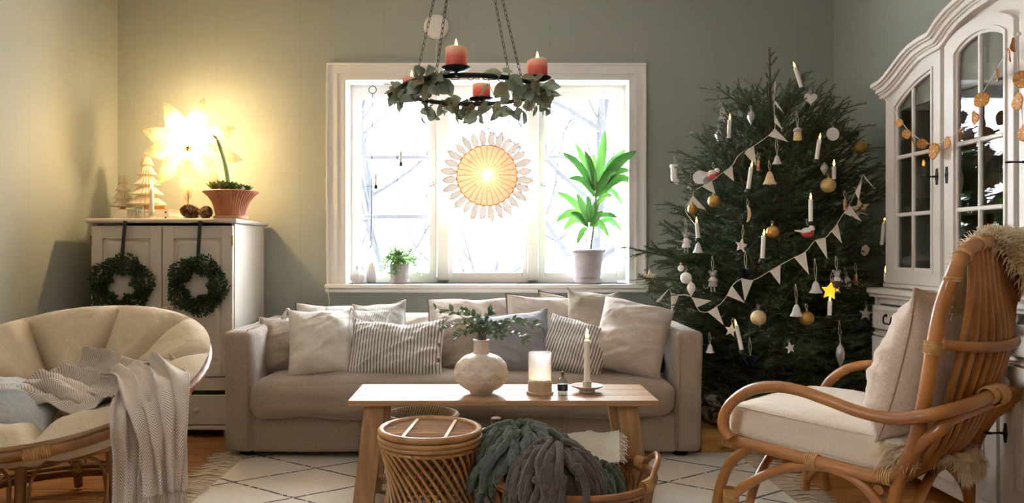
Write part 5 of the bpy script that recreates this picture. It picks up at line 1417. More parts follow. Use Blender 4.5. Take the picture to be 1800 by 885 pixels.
for i, (xa, xb) in enumerate(((.006, .440), (.466, .895), (.915, 1.344), (1.370, HW - .006))):
    m_ = MB(); m_.box(((xa + xb) / 2, FB, .731), (xb - xa, .022, .112), bev=.004)
    for (x0, x1, z0, z1) in ((xa + .022, xb - .022, .763, .770), (xa + .022, xb - .022, .692, .699), (xa + .022, xa + .029, .692, .770), (xb - .029, xb - .022, .692, .770)):
        m_.box(((x0 + x1) / 2, FB - .012, (z0 + z1) / 2), (x1 - x0, .006, z1 - z0), bev=.002)
    dr = m_.build('drawer', mHUTCH, hut)
    cx_ = (xa + xb) / 2
    hc = .175 if i == 0 else cx_
    m_ = MB(); m_.tube(spline([(hc - .042, FB - .012, .745), (hc - .034, FB - .026, .742), (hc - .030, FB - .03, .718), (hc - .018, FB - .03, .708), (hc, FB - .03, .711), (hc + .018, FB - .03, .708), (hc + .030, FB - .03, .718), (hc + .034, FB - .026, .742), (hc + .042, FB - .012, .745)], 4), .0036, 6)
    for s in (-1, 1): m_.ball((hc + s * .038, FB - .014, .745), .008, 8)
    m_.build('handle', mLOCK, dr)
    # lower door with a sunk panel whose top rises in the middle
    z0, z1 = .122, .638; a, b = xa + .065, xb - .065
    top = [(a, z1 - .085), (a + .03, z1 - .085), (a + .05, z1 - .065), (a + .08, z1 - .060), (b - .08, z1 - .060), (b - .05, z1 - .065), (b - .03, z1 - .085), (b, z1 - .085)]
    inn = [(a, z0 + .07), (b, z0 + .07)] + top[::-1]; k = len(top)
    out = [(xa, z0), (xb, z0)] + [(xa + (xb - xa) * (1 - j / (k - 1)), z1) for j in range(k)]
    m_ = MB(); m_.band(inn, out, FB - .011, FB + .011, closed=True); dd = m_.build('base_door', mHUTCH, hut, 30, True)
    sh = lambda d: [(x + (d if x < cx_ else -d), z + (d if z < .35 else -d)) for x, z in inn]
    m_ = MB(); m_.band(sh(.010), inn, FB - .004, FB + .008, closed=True); m_.band(sh(.020), sh(.010), FB - .009, FB + .008, closed=True); m_.band(sh(.024), sh(.020), FB - .004, FB + .008, closed=True)
    m_.build('panel_moulding', mHUTCH, dd, 30, True)
    MB().prism(sh(.022), .006, Matrix.Translation((0, FB + .005, 0))).build('panel', mHUTCH, dd, 0)
    lx = xb - .024 if i in (0,) else xa + .030
    lock(dd, lx, FB - .011, .395, i != 1)
# dishes behind the glass
mDISH = M('white_porcelain', 'e6e2da', rough=.25)
for k in range(7):
    o = MB().lathe([(.045, 0), (.05, .003), (.085, .010), (.086, .012), (.05, .006), (1e-5, .005)], 28).build('plate', mDISH)
    o.location = (2.065, 3.575, 1.2225 + .0085 * k); tag(o, ('lowest', 'second lowest', 'third lowest', 'middle', 'third highest', 'second highest', 'topmost')[k] + ' white plate of the stack inside the glazed cabinet', 'plate', 'stacked white plates in the cabinet')
o = MB().lathe([(.05, 0), (.052, .003), (.10, .012), (.101, .014), (.05, .006), (1e-5, .005)], 32).build('plate', mDISH)
o.location = (2.15, 3.535, 1.335); o.rotation_euler = (radians(4), radians(-80), 0); tag(o, 'white plate standing upright at the cabinet back above the plate stack', 'plate')
t = thing('tureen', 'white lidded tureen on the lowest shelf behind the far cabinet door', 'tureen', (2.03, 3.585, .941))
MB().lathe([(.040, 0), (.045, .004), (.038, .012), (.06, .024), (.074, .042), (.078, .055), (1e-5, .054)], 32).build('bowl', mDISH, t)
MB().lathe([(.082, .055), (.083, .058), (.066, .072), (.04, .083), (.014, .088), (.010, .094), (.014, .102), (.008, .108), (1e-5, .109)], 32).build('lid', mDISH, t)

# ------------------------------------------------------------------ dried orange garland
m, ot_, op = nt('dried_orange')
v = coords(ot_); sx = ot_.nodes.new('ShaderNodeSeparateXYZ'); ot_.links.new(v, sx.inputs[0])
rad_ = math_node(ot_, 'SQRT', math_node(ot_, 'ADD', math_node(ot_, 'POWER', sx.outputs[0], 2), math_node(ot_, 'POWER', sx.outputs[2], 2)))
an = math_node(ot_, 'ARCTAN2', sx.outputs[2], sx.outputs[0])
seg = math_node(ot_, 'ABSOLUTE', math_node(ot_, 'SUBTRACT', math_node(ot_, 'FRACT', math_node(ot_, 'MULTIPLY', an, 10 / 6.2832)), .5))
spoke = math_node(ot_, 'GREATER_THAN', seg, .43)
flesh = ramp(ot_, noise_node(ot_, v, 160, 4), [(.3, lin('b06a1c')), (.7, lin('d99a3c'))])
c = mixc(ot_, spoke, flesh, lin('e8c88c'))
rim_ = math_node(ot_, 'GREATER_THAN', rad_, .0295)
c = mixc(ot_, rim_, c, lin('b87018')); core_ = math_node(ot_, 'LESS_THAN', rad_, .004); c = mixc(ot_, core_, c, lin('f0dcb0'))
ot_.links.new(c, op.inputs['Base Color']); op.inputs['Roughness'].default_value = .55
ot_.links.new(bump(ot_, noise_node(ot_, v, 120, 3), .8, .004), op.inputs['Normal']); translucent(ot_, op, .25)
mORANGE = m
def slice_mesh():
    m_ = MB(); rr = random.Random(3)
    P = [(.0, -.002)] ; vs = []; n = 28
    for side in (-1, 1):
        vs.append(V((0, side * .002, 0)))
        for r_ in (.012, .024, .031, .033):
            for k in range(n):
                a = 2 * pi * k / n; w = (.004 * sin(2 * a + 1) + .003 * sin(3 * a)) * (r_ / .033) ** 2
                vs.append(V((r_ * cos(a), w + side * (.0022 if r_ < .033 else .0004), r_ * sin(a) * (1 + .05 * sin(a * 3)))))
    fs = []; m4 = 1 + 4 * n
    for s in (0, 1):
        b = s * m4
        for k in range(n):
            l = (k + 1) % n; f = (b, b + 1 + k, b + 1 + l); fs.append(f if s else f[::-1])
            for q in range(3):
                f = (b + 1 + q * n + k, b + 1 + (q + 1) * n + k, b + 1 + (q + 1) * n + l, b + 1 + q * n + l); fs.append(f if s else f[::-1])
    for k in range(n): l = (k + 1) % n; fs.append((1 + 3 * n + k, 1 + 3 * n + l, m4 + 1 + 3 * n + l, m4 + 1 + 3 * n + k))
    return m_.add(vs, fs)
def gp(px, py, X=1.895): d = X * F / (px - 850); return at(px, py, d)
gar = thing('orange_garland', 'string of dried orange slices hung across the glazed cabinet doors', 'garland', gp(1640, 254))
sp_ = [(1553, 172), (1560, 180), (1572, 194), (1581, 209), (1594, 226), (1606, 237), (1620, 247), (1641, 254), (1665, 244), (1689, 226), (1713, 196), (1726, 166), (1752, 122), (1765, 100), (1786, 62)]
m_ = MB(); m_.tube(spline([gp(x, y) for x, y in sp_], 4), .0015, 5)
m_.tube(spline([gp(1786, 62), gp(1789, 110), gp(1793, 150), gp(1797, 205), gp(1800, 250), gp(1803, 290)], 4), .0015, 5)
m_.ball(gp(1786, 60) + V((.01, 0, 0)), .008, 8)
wbuild(m_, 'string', M('cotton_string', 'e4dccc', rough=.9), gar)
proto = None; rr = random.Random(9)
for i, (x, y, r_, yaw, tilt) in enumerate([(1581, 217, 8, 20, 8), (1594, 236, 9, 12, -14), (1605, 251, 10, -15, 20), (1621, 253, 9, 38, 30), (1641, 266, 14.5, 5, 0), (1665, 252, 11.5, -8, 0), (1689, 236, 13, -28, -15), (1713, 207, 13.5, -8, 8), (1725, 176, 14, 26, 10), (1753, 131, 13.5, -35, -5), (1774, 96, 13, -35, 10), (1781, 79, 13, -50, 0), (1789, 178, 16, -6, 0), (1797, 140, 15, 30, -12), (1800, 233, 16, -10, 6)]):
    p = gp(x, y, 1.885)
    if proto is None: o = wb_o = slice_mesh().build('orange_slice', mORANGE, gar, 50); proto = o
    else: o = proto.copy(); COL.objects.link(o); o.parent = gar
    o.location = p - gar.location
    s = r_ * p.y / F / .033; o.scale = (s, s * .8, s)
    o.rotation_euler = (radians(tilt), radians(rr.uniform(0, 360)), radians(-90 + yaw))
# ================================================================== CANDLE CHANDELIER
CD, CR = 3.2, .288; CC = at(826, 160, CD)
ch = thing('chandelier', 'black iron ring chandelier with four candle plates on four chains', 'chandelier', CC)
m_ = MB(); m_.tube(ring(CR, 0, 64), .0065, 8, closed=True, flat=1.5); m_.build('ring', mIRON, ch)
TOPZ = ZC - CC.z
plates = []
for k, a in enumerate((-99, -25, 81, 149)):
    e = V((cos(radians(a)), sin(radians(a)), 0)); p = e * (CR + .012); plates.append(p)
    m_ = MB(); m_.lathe([(.006, -.006), (.006, .012), (.03, .014), (.050, .020), (.056, .026), (.054, .028), (.03, .018), (1e-5, .017)], 32, p); m_.build('candle_plate', mIRON, ch)
for k, a in enumerate((-50, 5, 118, 190)):
    pass
hook = V((-.012, 0, TOPZ - .10))
for nm, a in (('chain', -116), ('chain', 152), ('chain', -44), ('chain', 48)):
    e = V((cos(radians(a)), sin(radians(a)), 0)) * CR; m_ = MB()
    n = 44; d = (hook - e); L = d.length; d.normalize(); u = d.orthogonal().normalized(); w = d.cross(u); ll = L / n * 1.32
    m_.tube([e + V((.009 * cos(b * pi / 5), 0, .009 * sin(b * pi / 5))) for b in range(10)], .002, 5, closed=True)
    for i in range(n):
        c = e + d * (L * (i + .5) / n); s_ = u if i % 2 else w
        m_.tube([c + d * (ll / 2 * cos(b * pi / 5)) + s_ * (.0055 * sin(b * pi / 5)) for b in range(10)], .0014, 4, closed=True)
    m_.build(nm, M('chain_iron', '2a2622', rough=.5, metal=.6), ch)
m_ = MB(); m_.tube([hook + V((.012 * cos(b * pi / 6), 0, .012 * sin(b * pi / 6))) for b in range(12)], .003, 6, closed=True); m_.tube([hook + V((0, 0, .01)), V((hook.x, 0, TOPZ - .002))], .003, 6); m_.build('hook', mIRON, ch)
# red pillar candles, flame glow painted into the wax as a paler top
m, ct, cp = nt('red_pillar_wax')
sx = ct.nodes.new('ShaderNodeSeparateXYZ'); ct.links.new(coords(ct), sx.inputs[0])
c = ramp(ct, math_node(ct, 'DIVIDE', sx.outputs[2], .085), [(.15, lin('b02c2c')), (.55, lin('d06050')), (1.0, lin('f8d0a8'))])
ct.links.new(c, cp.inputs['Base Color']); cp.inputs['Roughness'].default_value = .4
cp.inputs['Subsurface Weight'].default_value = .2; cp.inputs['Subsurface Radius'].default_value = (.03, .010, .005)
mRED = m
for p, h, nm in zip(plates, (.082, .078, .072, .068), ('red pillar candle on the chandelier plate nearest the room, flame above the ring', 'red pillar candle on the chandelier plate toward the tree, with a notched melted rim', 'red pillar candle on the chandelier plate nearest the window', 'red pillar candle half hidden by eucalyptus on the chandelier plate toward the cupboard')):
    t = thing('pillar_candle', nm, 'candle', CC + p + V((0, 0, .0175)), group='red pillar candles on the chandelier')
    notch = 'notched' in nm
    MB().lathe([(.040, 0), (.041, .003), (.041, h * .55), (.0405, h), (.037, h + .003), (.032, h - .001), (.02, h - .008), (1e-5, h - .010)], 36, ripple=lambda a, z: 1 + .008 * sin(3 * a)).xf(Matrix.Shear('XY', 4, (0, 0)) if not notch else Matrix(((1, 0, 0, 0), (0, 1, 0, 0), (.09, 0, 1, 0), (0, 0, 0, 1)))).build('wax', mRED, t)
    wick(t, (0, 0, h - .010), .016); flame(t, (0, 0, h + .001), 1.0, watts=.8)
# eucalyptus garland: every leaf its own part
eu = thing('eucalyptus_garland', 'grey-green eucalyptus garland wound around the chandelier ring', 'garland', CC)
mEUC = [M('eucalyptus_leaf', '6c7764', '8c967e', 14, rough=.6, trans=.25), M('dry_eucalyptus_leaf', '6e6a50', '8a8264', 14, rough=.6, trans=.25)]
em = []
for k, (L, w, bd_) in enumerate(((.056, .022, .2), (.050, .024, .35), (.062, .020, .1), (.044, .021, .3))):
    for mm_ in mEUC[:1] if k else mEUC:
        m_ = MB(); leaf_geo(m_, V((0, 0, 0)), V((1, 0, 0)), V((0, 0, 1)), L, w, fold=.22, bend=bd_, seg=6); o = m_.build('leaf', mm_, None, 60); COL.objects.unlink(o); em.append(o.data)
rr = random.Random(21); stm = MB()
def eleaf(p, d, up, s):
    o = obj('leaf', rr.choice(em), eu); d = d.normalized(); y_ = up.cross(d); y_ = y_.normalized() if y_.length > 1e-4 else d.orthogonal().normalized(); z_ = d.cross(y_)
    o.matrix_basis = Matrix.Translation(p) @ Matrix((d, y_, z_)).transposed().to_4x4() @ Matrix.Scale(s, 4)
for k in range(215):
    # dense clusters with gaps between them
    cl = rr.choice((-172, -164, -128, -122, -112, -62, -54, -44, -36, -22, -12, 2, 14, 40, 62, 85, 100, 114, 128, 176))
    a = radians(cl + rr.gauss(0, 7)); e = V((cos(a), sin(a), 0)); tn = V((-sin(a), cos(a), 0))
    p = e * CR + V((0, 0, rr.uniform(-.055, .016))) + e * rr.uniform(-.03, .05)
    d = tn * rr.uniform(-1, 1) + e * rr.uniform(-.6, .9) + V((0, 0, rr.uniform(-1.0, .35)))
    eleaf(p, d, V((rr.uniform(-1, 1), rr.uniform(-1, 0), rr.uniform(-.5, 1))), rr.uniform(.85, 1.3))
for k in range(26):
    a = 2 * pi * k / 26; P = [V((CR * cos(a + q * .3), CR * sin(a + q * .3), -.01 + .012 * sin(9 * q + k))) for q in (0, .25, .5, .75, 1)]
    stm.tube(P, .0018, 5)
    if k % 2 == 0: stm.tube([P[2], P[2] + V((cos(a) * .03, sin(a) * .03, -.03)), P[2] + V((cos(a) * .05 + .01, sin(a) * .05, -.06))], .0012, 4)
stm.build('stems', M('garland_stem', '6a5a48', rough=.8), eu)

# ================================================================== IN THE WINDOW
# paper sun
SD = 4.80; SP = at(856, 309, SD)
sun = thing('paper_sun', 'round pleated paper sun lamp with orange-outlined petals glowing in the middle window', 'lamp', SP)
ms, s_t, s_p = nt('sun_paper')
v = coords(s_t); sx = s_t.nodes.new('ShaderNodeSeparateXYZ'); s_t.links.new(v, sx.inputs[0])
an = math_node(s_t, 'ARCTAN2', sx.outputs[2], sx.outputs[0])
ray = math_node(s_t, 'ABSOLUTE', math_node(s_t, 'SUBTRACT', math_node(s_t, 'FRACT', math_node(s_t, 'MULTIPLY', an, 28 / 6.2832)), .5))
rl = ramp(s_t, ray, [(.38, (0, 0, 0, 1)), (.47, (1, 1, 1, 1))])
rad_ = math_node(s_t, 'SQRT', math_node(s_t, 'ADD', math_node(s_t, 'POWER', sx.outputs[0], 2), math_node(s_t, 'POWER', sx.outputs[2], 2)))
edge = math_node(s_t, 'GREATER_THAN', rad_, .186)
dots = math_node(s_t, 'GREATER_THAN', noise_node(s_t, v, 70, 1), .66)
lines = math_node(s_t, 'MAXIMUM', math_node(s_t, 'MULTIPLY', rl, .75), math_node(s_t, 'MAXIMUM', edge, math_node(s_t, 'MULTIPLY', dots, .6)))
s_t.links.new(mixc(s_t, lines, lin('fbf0dc'), lin('d98a3e')), s_p.inputs['Base Color']); s_p.inputs['Roughness'].default_value = .8
translucent(s_t, s_p, .055)
n = 56; vs = []; fs = []
for side in (-1, 1):
    prof = [(0, .030), (.03, .055), (.06, .055), (.10, .045), (.15, .026), (.193, .0)]
    b = len(vs)
    for r_, dp in prof:
        for k in range(n):
            a = 2 * pi * k / n; vs.append(V((r_ * cos(a), side * (dp + (.006 if k % 2 else -.002) * (r_ > 0 and r_ < .19)), r_ * sin(a))))
    for i in range(len(prof) - 1):
        for k in range(n):
            l = (k + 1) % n; f = (b + i * n + k, b + i * n + l, b + (i + 1) * n + l, b + (i + 1) * n + k); fs.append(f if side < 0 else f[::-1])
MB().add(vs, fs).build('disc', ms, sun, 20)
mPET = M('petal_paper', 'f6ece0', rough=.8, trans=.03); mOUT = M('orange_outline', 'c0742c', rough=.7)
for k in range(28):
    a = 2 * pi * (k + .5) / 28; e = V((cos(a), 0, sin(a))); s_ = V((-sin(a), 0, cos(a))); L = .094 + (.008 if k % 2 else -.004); hw = .021; pl = []
    for side in (-1, 1):
        q_ = [i / 6 for i in range(7)]
        for q in (q_ if side < 0 else q_[::-1]): pl.append(e * (.188 + L * q) + s_ * (side * hw * sin(pi * (q * .9 + .1)) ** .8))
    m_ = MB(); m_.add([p + V((0, -.0005, 0)) for p in pl], [tuple(range(len(pl)))]); pet = m_.build('petal', mPET, sun, 0)
    MB().tube([p + V((0, -.002, 0)) for p in pl], .0019, 4, closed=True).build('outline', mOUT, pet)
m_ = MB(); m_.tube([(0, 0, .19), (-.006, .03, at(0, 118, SD).z - SP.z)], .0012, 5); m_.ball((0, 0, 0), .022, 12); m_.build('cord', M('thin_cord', 'd8d0c4', rough=.7), sun)
l = bpy.data.lights.new('paper_sun_light', 'POINT'); l.energy = 6.0; l.color = (1, .78, .48); l.shadow_soft_size = .02
lo = bpy.data.objects.new('paper_sun_light', l); COL.objects.link(lo); lo.parent = sun; lo.location = (0, -.030, 0)
# hanging candle mobiles
MD = 4.93; mTHIN = M('dark_wire', '33363c', rough=.5, metal=.5)
for (px, y0, y1, ay, cpx, cy, lab) in ((655, 158, 436, 328, 661, 330, 'thin iron rod with a top ring and small candle arm hanging in the window'), (698, 150, 347, 292, 705, 290, 'shorter thin iron rod with a candle arm hanging beside the ringed one')):
    p = at(px, y0, MD); t = thing('hanging_candle_rod', lab, 'candle holder', p); q = at(px - 3 if px == 655 else px, y1, MD) - p
    m_ = MB(); m_.tube([(.024 * cos(b * pi / 12), 0, .024 * sin(b * pi / 12) + .0) for b in range(24)], .0028, 6, closed=True); m_.tube([(0, 0, -.024), q], .0028, 6)
    m_.tube([(0, 0, .024), (0, 0, WZ1 - p.z - .010)], .001, 4); m_.build('rod', mTHIN, t)
    a = at(px - 12, ay, MD) - p; b = at(px + 14, ay, MD) - p; c = at(cpx, cy, MD) - p; c.y = -.01
    m_ = MB(); m_.tube([a, b], .0022, 5); m_.lathe([(.003, -.012), (.011, -.010), (.012, .014), (.010, .014), (.009, -.002), (1e-5, -.002)], 14, c); m_.build('candle_arm', mTHIN, t)
    MB().lathe([(.0085, 0), (.0085, .085), (1e-5, .088)], 12, c + V((0, 0, .0))).build('candle', M('pale_candle', 'd6d2cc', rough=.5), t)
# sill plants and vases
SZ = .832
mPOT = M('grey_clay', '9a8f92', 'a99d9e', 14, rough=.8, bs=.1, bscale=60)
D1 = 4.94; p = at(1033, 0, D1); t = thing('potted_dracaena', 'tall green-leaved houseplant in a grey clay pot on the window sill', 'plant', (p.x, D1, SZ))
MB().lathe([(.078, 0), (.090, .006), (.094, .034), (.088, .034), (.080, .012), (1e-5, .010)], 40).build('saucer', mPOT, t)
MB().lathe([(.072, .012), (.078, .03), (.104, .200), (.100, .205), (.100, .185), (1e-5, .18)], 48).build('pot', mPOT, t)
MB().tube([(.106 * cos(2 * pi * k / 72) * (1 + .0 * k), .106 * sin(2 * pi * k / 72), .208 + .004 * (k % 2)) for k in range(72)], [.0095 if k % 2 else .0075 for k in range(72)], 8, closed=True).build('rope_rim', mPOT, t)
MB().lathe([(.099, .196), (1e-5, .199)], 20).build('soil', M('dark_soil', '2c2218', rough=1), t)
TP = V((p.x, D1, SZ))
L_ = lambda x, y, d=D1: at(x, y, d) - TP
m_ = MB(); m_.tube(spline([L_(1038, 440), L_(1042, 410), L_(1047, 378), L_(1047, 350)], 5), .0075, 8); m_.tube(spline([L_(1030, 440), L_(1031, 410), L_(1034, 385)], 5), .004, 6); m_.tube(spline([L_(1028, 440), L_(1028, 418), L_(1024, 400)], 5), .003, 6)
m_.tube([L_(1047, 350), L_(1050, 320)], .009, 6); m_.build('stems', M('cane_stem', '5e6a4a', '7a7a5c', 20, rough=.6), t)
mDRA = [M('dracaena_leaf', '3f7a34', '5fa048', 5, rough=.35, trans=.045, stretch=(1, 1, 1)), M('young_dracaena_leaf', '62a848', '8cc466', 5, rough=.35, trans=.06)]
def big_leaf(base, tip, w, d0, d1, mat, up=.25, droop=.0):
    a, b = L_(base[0], base[1], D1), L_(tip[0], tip[1], d1); a.y = d0 - D1
    md = a.lerp(b, .5) + V((0, 0, up * (b - a).length)); P = spline([a, md, b], 7); m_ = MB(); vs = []; n = len(P)
    for i, q in enumerate(P):
        tq = i / (n - 1); T = (P[min(i + 1, n - 1)] - P[max(i - 1, 0)]).normalized(); s_ = T.cross(V((.25, -.9, .35))).normalized(); nn = s_.cross(T)
        ww = w * (sin(pi * min(1, .06 + tq * .94)) ** .8) * (1 if tq < .999 else 0)
        vs += [q - s_ * ww + nn * ww * .35, q - s_ * ww * .5 + nn * ww * .12, q, q + s_ * ww * .5 + nn * ww * .12, q + s_ * ww + nn * ww * .35]
    m_.add(vs, [(i * 5 + j, i * 5 + j + 1, i * 5 + 6 + j, i * 5 + 5 + j) for i in range(n - 1) for j in range(4)]); m_.build('leaf', mat, t, 70)
for (bx, by, tx, ty, w, dd, k, up) in ((1047, 335, 1064, 228, .030, 0, 1, .0), (1045, 335, 988, 268, .030, -.06, 0, .10), (1045, 335, 1011, 252, .026, .04, 1, .05), (1046, 332, 1028, 265, .030, -.04, 0, .05), (1049, 335, 1119, 266, .034, -.08, 0, .12), (1050, 330, 1100, 263, .024, .05, 0, .1), (1050, 345, 1131, 332, .026, -.05, 0, .30), (1045, 345, 1000, 314, .026, -.05, 0, .20), (1049, 345, 1094, 360, .022, .05, 0, .35), (1050, 340, 1085, 303, .024, -.1, 0, .2), (1046, 335, 1042, 268, .022, .05, 1, .0), (1048, 360, 1078, 345, .02, -.06, 1, .2),
        (1047, 340, 1110, 300, .026, -.04, 0, .2), (1034, 392, 978, 338, .028, -.02, 1, .12), (1034, 392, 1013, 340, .030, -.06, 1, .02), (1032, 395, 977, 391, .026, -.05, 1, .32), (1032, 398, 990, 406, .026, -.02, 1, .40), (1036, 398, 1071, 418, .026, -.04, 1, .35), (1050, 380, 1085, 383, .018, -.03, 0, .1), (1052, 392, 1093, 407, .018, .05, 0, .25), (1030, 400, 1014, 430, .020, -.05, 1, .15), (1036, 390, 1033, 345, .024, -.03, 0, .02), (1036, 392, 1052, 350, .024, .0, 0, .05), (1034, 400, 1003, 375, .022, -.06, 0, .15), (1038, 398, 1060, 372, .022, -.06, 0, .1)):
    big_leaf((bx, by), (tx, ty), w, D1, D1 + dd, mDRA[k], up)
D2 = 4.93; p = at(702, 0, D2); t = thing('potted_herb', 'small bushy light green plant in a grey pot at the left end of the sill', 'plant', (p.x, D2, SZ))
MB().lathe([(.056, 0), (.064, .005), (.067, .028), (.062, .028), (.056, .01), (1e-5, .009)], 32).build('saucer', mPOT, t)
MB().lathe([(.050, .010), (.054, .03), (.066, .125), (.063, .128), (.06, .11), (1e-5, .11)], 32).build('pot', mPOT, t)
m_ = MB(); st2 = MB(); rr = random.Random(31)
for k in range(90):
    a = rr.uniform(0, 6.28); r_ = rr.uniform(.02, .14); z1 = .16 + rr.uniform(-.03, .07) - (r_ > .09) * rr.uniform(0, .12)
    if cos(a) > .3 and r_ > .09: r_ *= 1.15
    P = spline([V((.03 * cos(a), .03 * sin(a) * .6, .11)), V((r_ * .6 * cos(a), r_ * .45 * sin(a), .165)), V((r_ * cos(a), r_ * .6 * sin(a), z1))], 4); st2.tube(P, .0012, 4)
    for q in P[2:]:
        for j in range(3):
            leaf_geo(m_, q, V((rr.uniform(-1, 1), rr.uniform(-1, 1), rr.uniform(-.2, 1))), V((rr.uniform(-.4, .4), -.5, 1)), rr.uniform(.015, .024), .0075, seg=3)
st2.build('stems', M('herb_stem', '6a8a50', rough=.6), t); o = m_.build('leaves', M('herb_leaf', '7aa862', 'a8cc88', 14, rough=.5, trans=.12), t, 0); o['kind'] = 'stuff'
mRIB = M('ribbed_pale_glaze', 'c2bebf', 'd0cccc', 8, rough=.25, coat=.3)
t = MB().lathe([(.020, 0), (.024, .002), (.040, .022), (.044, .042), (.036, .064), (.014, .080), (.009, .090), (.011, .112), (.008, .112), (1e-5, .09)], 96, (at(628, 0, 4.90).x, 4.90, SZ), ripple=lambda a, z: 1 + (.035 * cos(a * 16) if z < .085 else 0)).build('vase', mRIB, None, 60)
tag(t, 'squat ribbed pale vase with a thin neck at the far left of the sill', 'vase')
t = MB().lathe([(.022, 0), (.026, .002), (.034, .03), (.040, .07), (.034, .108), (.020, .128), (.018, .135), (.015, .135), (1e-5, .12)], 96, (at(653, 0, 4.95).x, 4.95, SZ), ripple=lambda a, z: 1 + (.03 * cos(a * 18) if .003 < z < .13 else 0)).build('vase', mRIB, None, 60)
tag(t, 'taller ribbed pale vase beside the squat one on the sill', 'vase')
# ================================================================== SPRUCE
TX, TY = 1.596, 4.25
mNEED = M('spruce_needles', '1f3d28', '45683f', 9, rough=.55, trans=.12); mTWIG = M('spruce_twig', '4a3626', '604a34', 20, rough=.85)
tree = thing('christmas_tree', 'tall dark spruce hung with ornaments, in the corner between the sofa and the glazed cabinet', 'tree', (TX, TY, .012))
def needles(mb, P, rr, dens=.0021, L=.0155, r0=0.0):
    for a, b in zip(P[:-1], P[1:]):
        n = max(1, int((b - a).length / dens)); T = (b - a).normalized(); u = T.orthogonal().normalized(); w = T.cross(u)
        for k in range(n):
            p = a.lerp(b, (k + rr.random()) / n); az = rr.uniform(0, 6.283)
            d = (T * rr.uniform(.45, .85) + u * cos(az) + w * sin(az) * .9).normalized(); s_ = d.orthogonal().normalized() * .0016
            l = L * rr.uniform(.75, 1.15)
            mb.add([p - s_, p + s_, p + d * l], [(0, 1, 2)], 0)
def branch_mesh(L, seed):
    rr = random.Random(seed); m_ = MB()
    def axis(s): return V((s, .02 * sin(s * 5 + seed), -.05 * sin(pi * s / L) * L + .05 * (s / L) ** 2 * L))
    n = 10; P = [axis(L * i / n) for i in range(n + 1)]
    m_.tube(P, [.0062 * (1 - .72 * i / n) + .001 for i in range(n + 1)], 5, mi=1, caps=False); needles(m_, P[3:], rr)
    s = L * .18; side = 1
    while s < L * .97:
        p = axis(s); l = (.08 + .36 * (L - s)) * rr.uniform(.7, 1.1); l = min(l, .26)
        d = V((.75, side * rr.uniform(.55, .95), rr.uniform(-.35, .30))).normalized()
        Q = [p, p + d * l * .5 + V((0, 0, .004)), p + d * l + V((.01, 0, .0 + rr.uniform(-.02, .015)))]
        Q = spline(Q, 3); m_.tube(Q, [.0026 * (1 - .6 * i / len(Q)) for i in range(len(Q))], 4, mi=1, caps=False); needles(m_, Q, rr)
        if l > .13:
            for q in (.35, .6):
                b = Q[0].lerp(Q[-1], q); d2 = (d + V((0, -side * .9 if rr.random() < .5 else side * .6, rr.uniform(-.3, .2)))).normalized(); R_ = [b, b + d2 * l * .38]
                m_.tube(R_, [.0018, .001], 3, mi=1, caps=False); needles(m_, R_, rr)
        side = -side; s += rr.uniform(.020, .036)
    return m_
variants = {}
for L in (.22, .34, .46, .60, .74):
    variants[L] = []
    for k in range(3):
        o = branch_mesh(L, int(L * 100) + k).build('branch', [mNEED, mTWIG], None, 0); COL.objects.unlink(o); variants[L].append(o.data)
def put_branch(base, tip, roll=0, rr=RND):
    d = tip - base; L = d.length; k = min(variants, key=lambda x: abs(x - L)); o = obj('branch', rr.choice(variants[k]), tree)
    x = d.normalized(); y_ = V((0, 0, 1)).cross(x); y_ = y_.normalized() if y_.length > .05 else V((0, 1, 0)); z_ = x.cross(y_)
    o.matrix_basis = Matrix.Translation(base - V(tree.location)) @ Matrix((x, y_, z_)).transposed().to_4x4() @ Matrix.Rotation(roll, 4, 'X') @ Matrix.Scale(L / k, 4)
PROF = [(.15, .55), (.35, .64), (.6, .68), (.95, .68), (1.3, .57), (1.55, .44), (1.75, .31), (1.95, .17), (2.1, .08), (2.4, .02)]
def Rz(z):
    for a, b in zip(PROF[:-1], PROF[1:]):
        if a[0] <= z <= b[0]: return a[1] + (b[1] - a[1]) * (z - a[0]) / (b[0] - a[0])
    return .5
m_ = MB(); tp = [V((TX, TY, z)) + V((.012 * sin(z * 2), .01 * cos(z * 3), 0)) for z in [.03 + 2.14 * i / 16 for i in range(17)]]
m_.tube(tp, [.034 - .029 * i / 16 for i in range(17)], 8); wbuild(m_, 'trunk', mTWIG, tree)
m_ = MB(); rr = random.Random(77); needles(m_, tp[12:], rr, .0016, .014)
for (px, py, q) in ((1370, 122, 14.3), (1346, 128, 14.6), (1366, 100, 15.2), (1350, 112, 15.0), (1361, 92, 15.6), (1349, 146, 14.1)):
    b = tp[int(q)].lerp(tp[min(16, int(q) + 1)], q - int(q)); e = at(px, py, TY - .01); m_.tube([b, e], [.004, .003], 5, mi=1); needles(m_, [b, e], rr, .0016)
o = wbuild(m_, 'leader_needles', [mNEED, mTWIG], tree, 0); o['kind'] = 'stuff'
z = .20; ga = 0
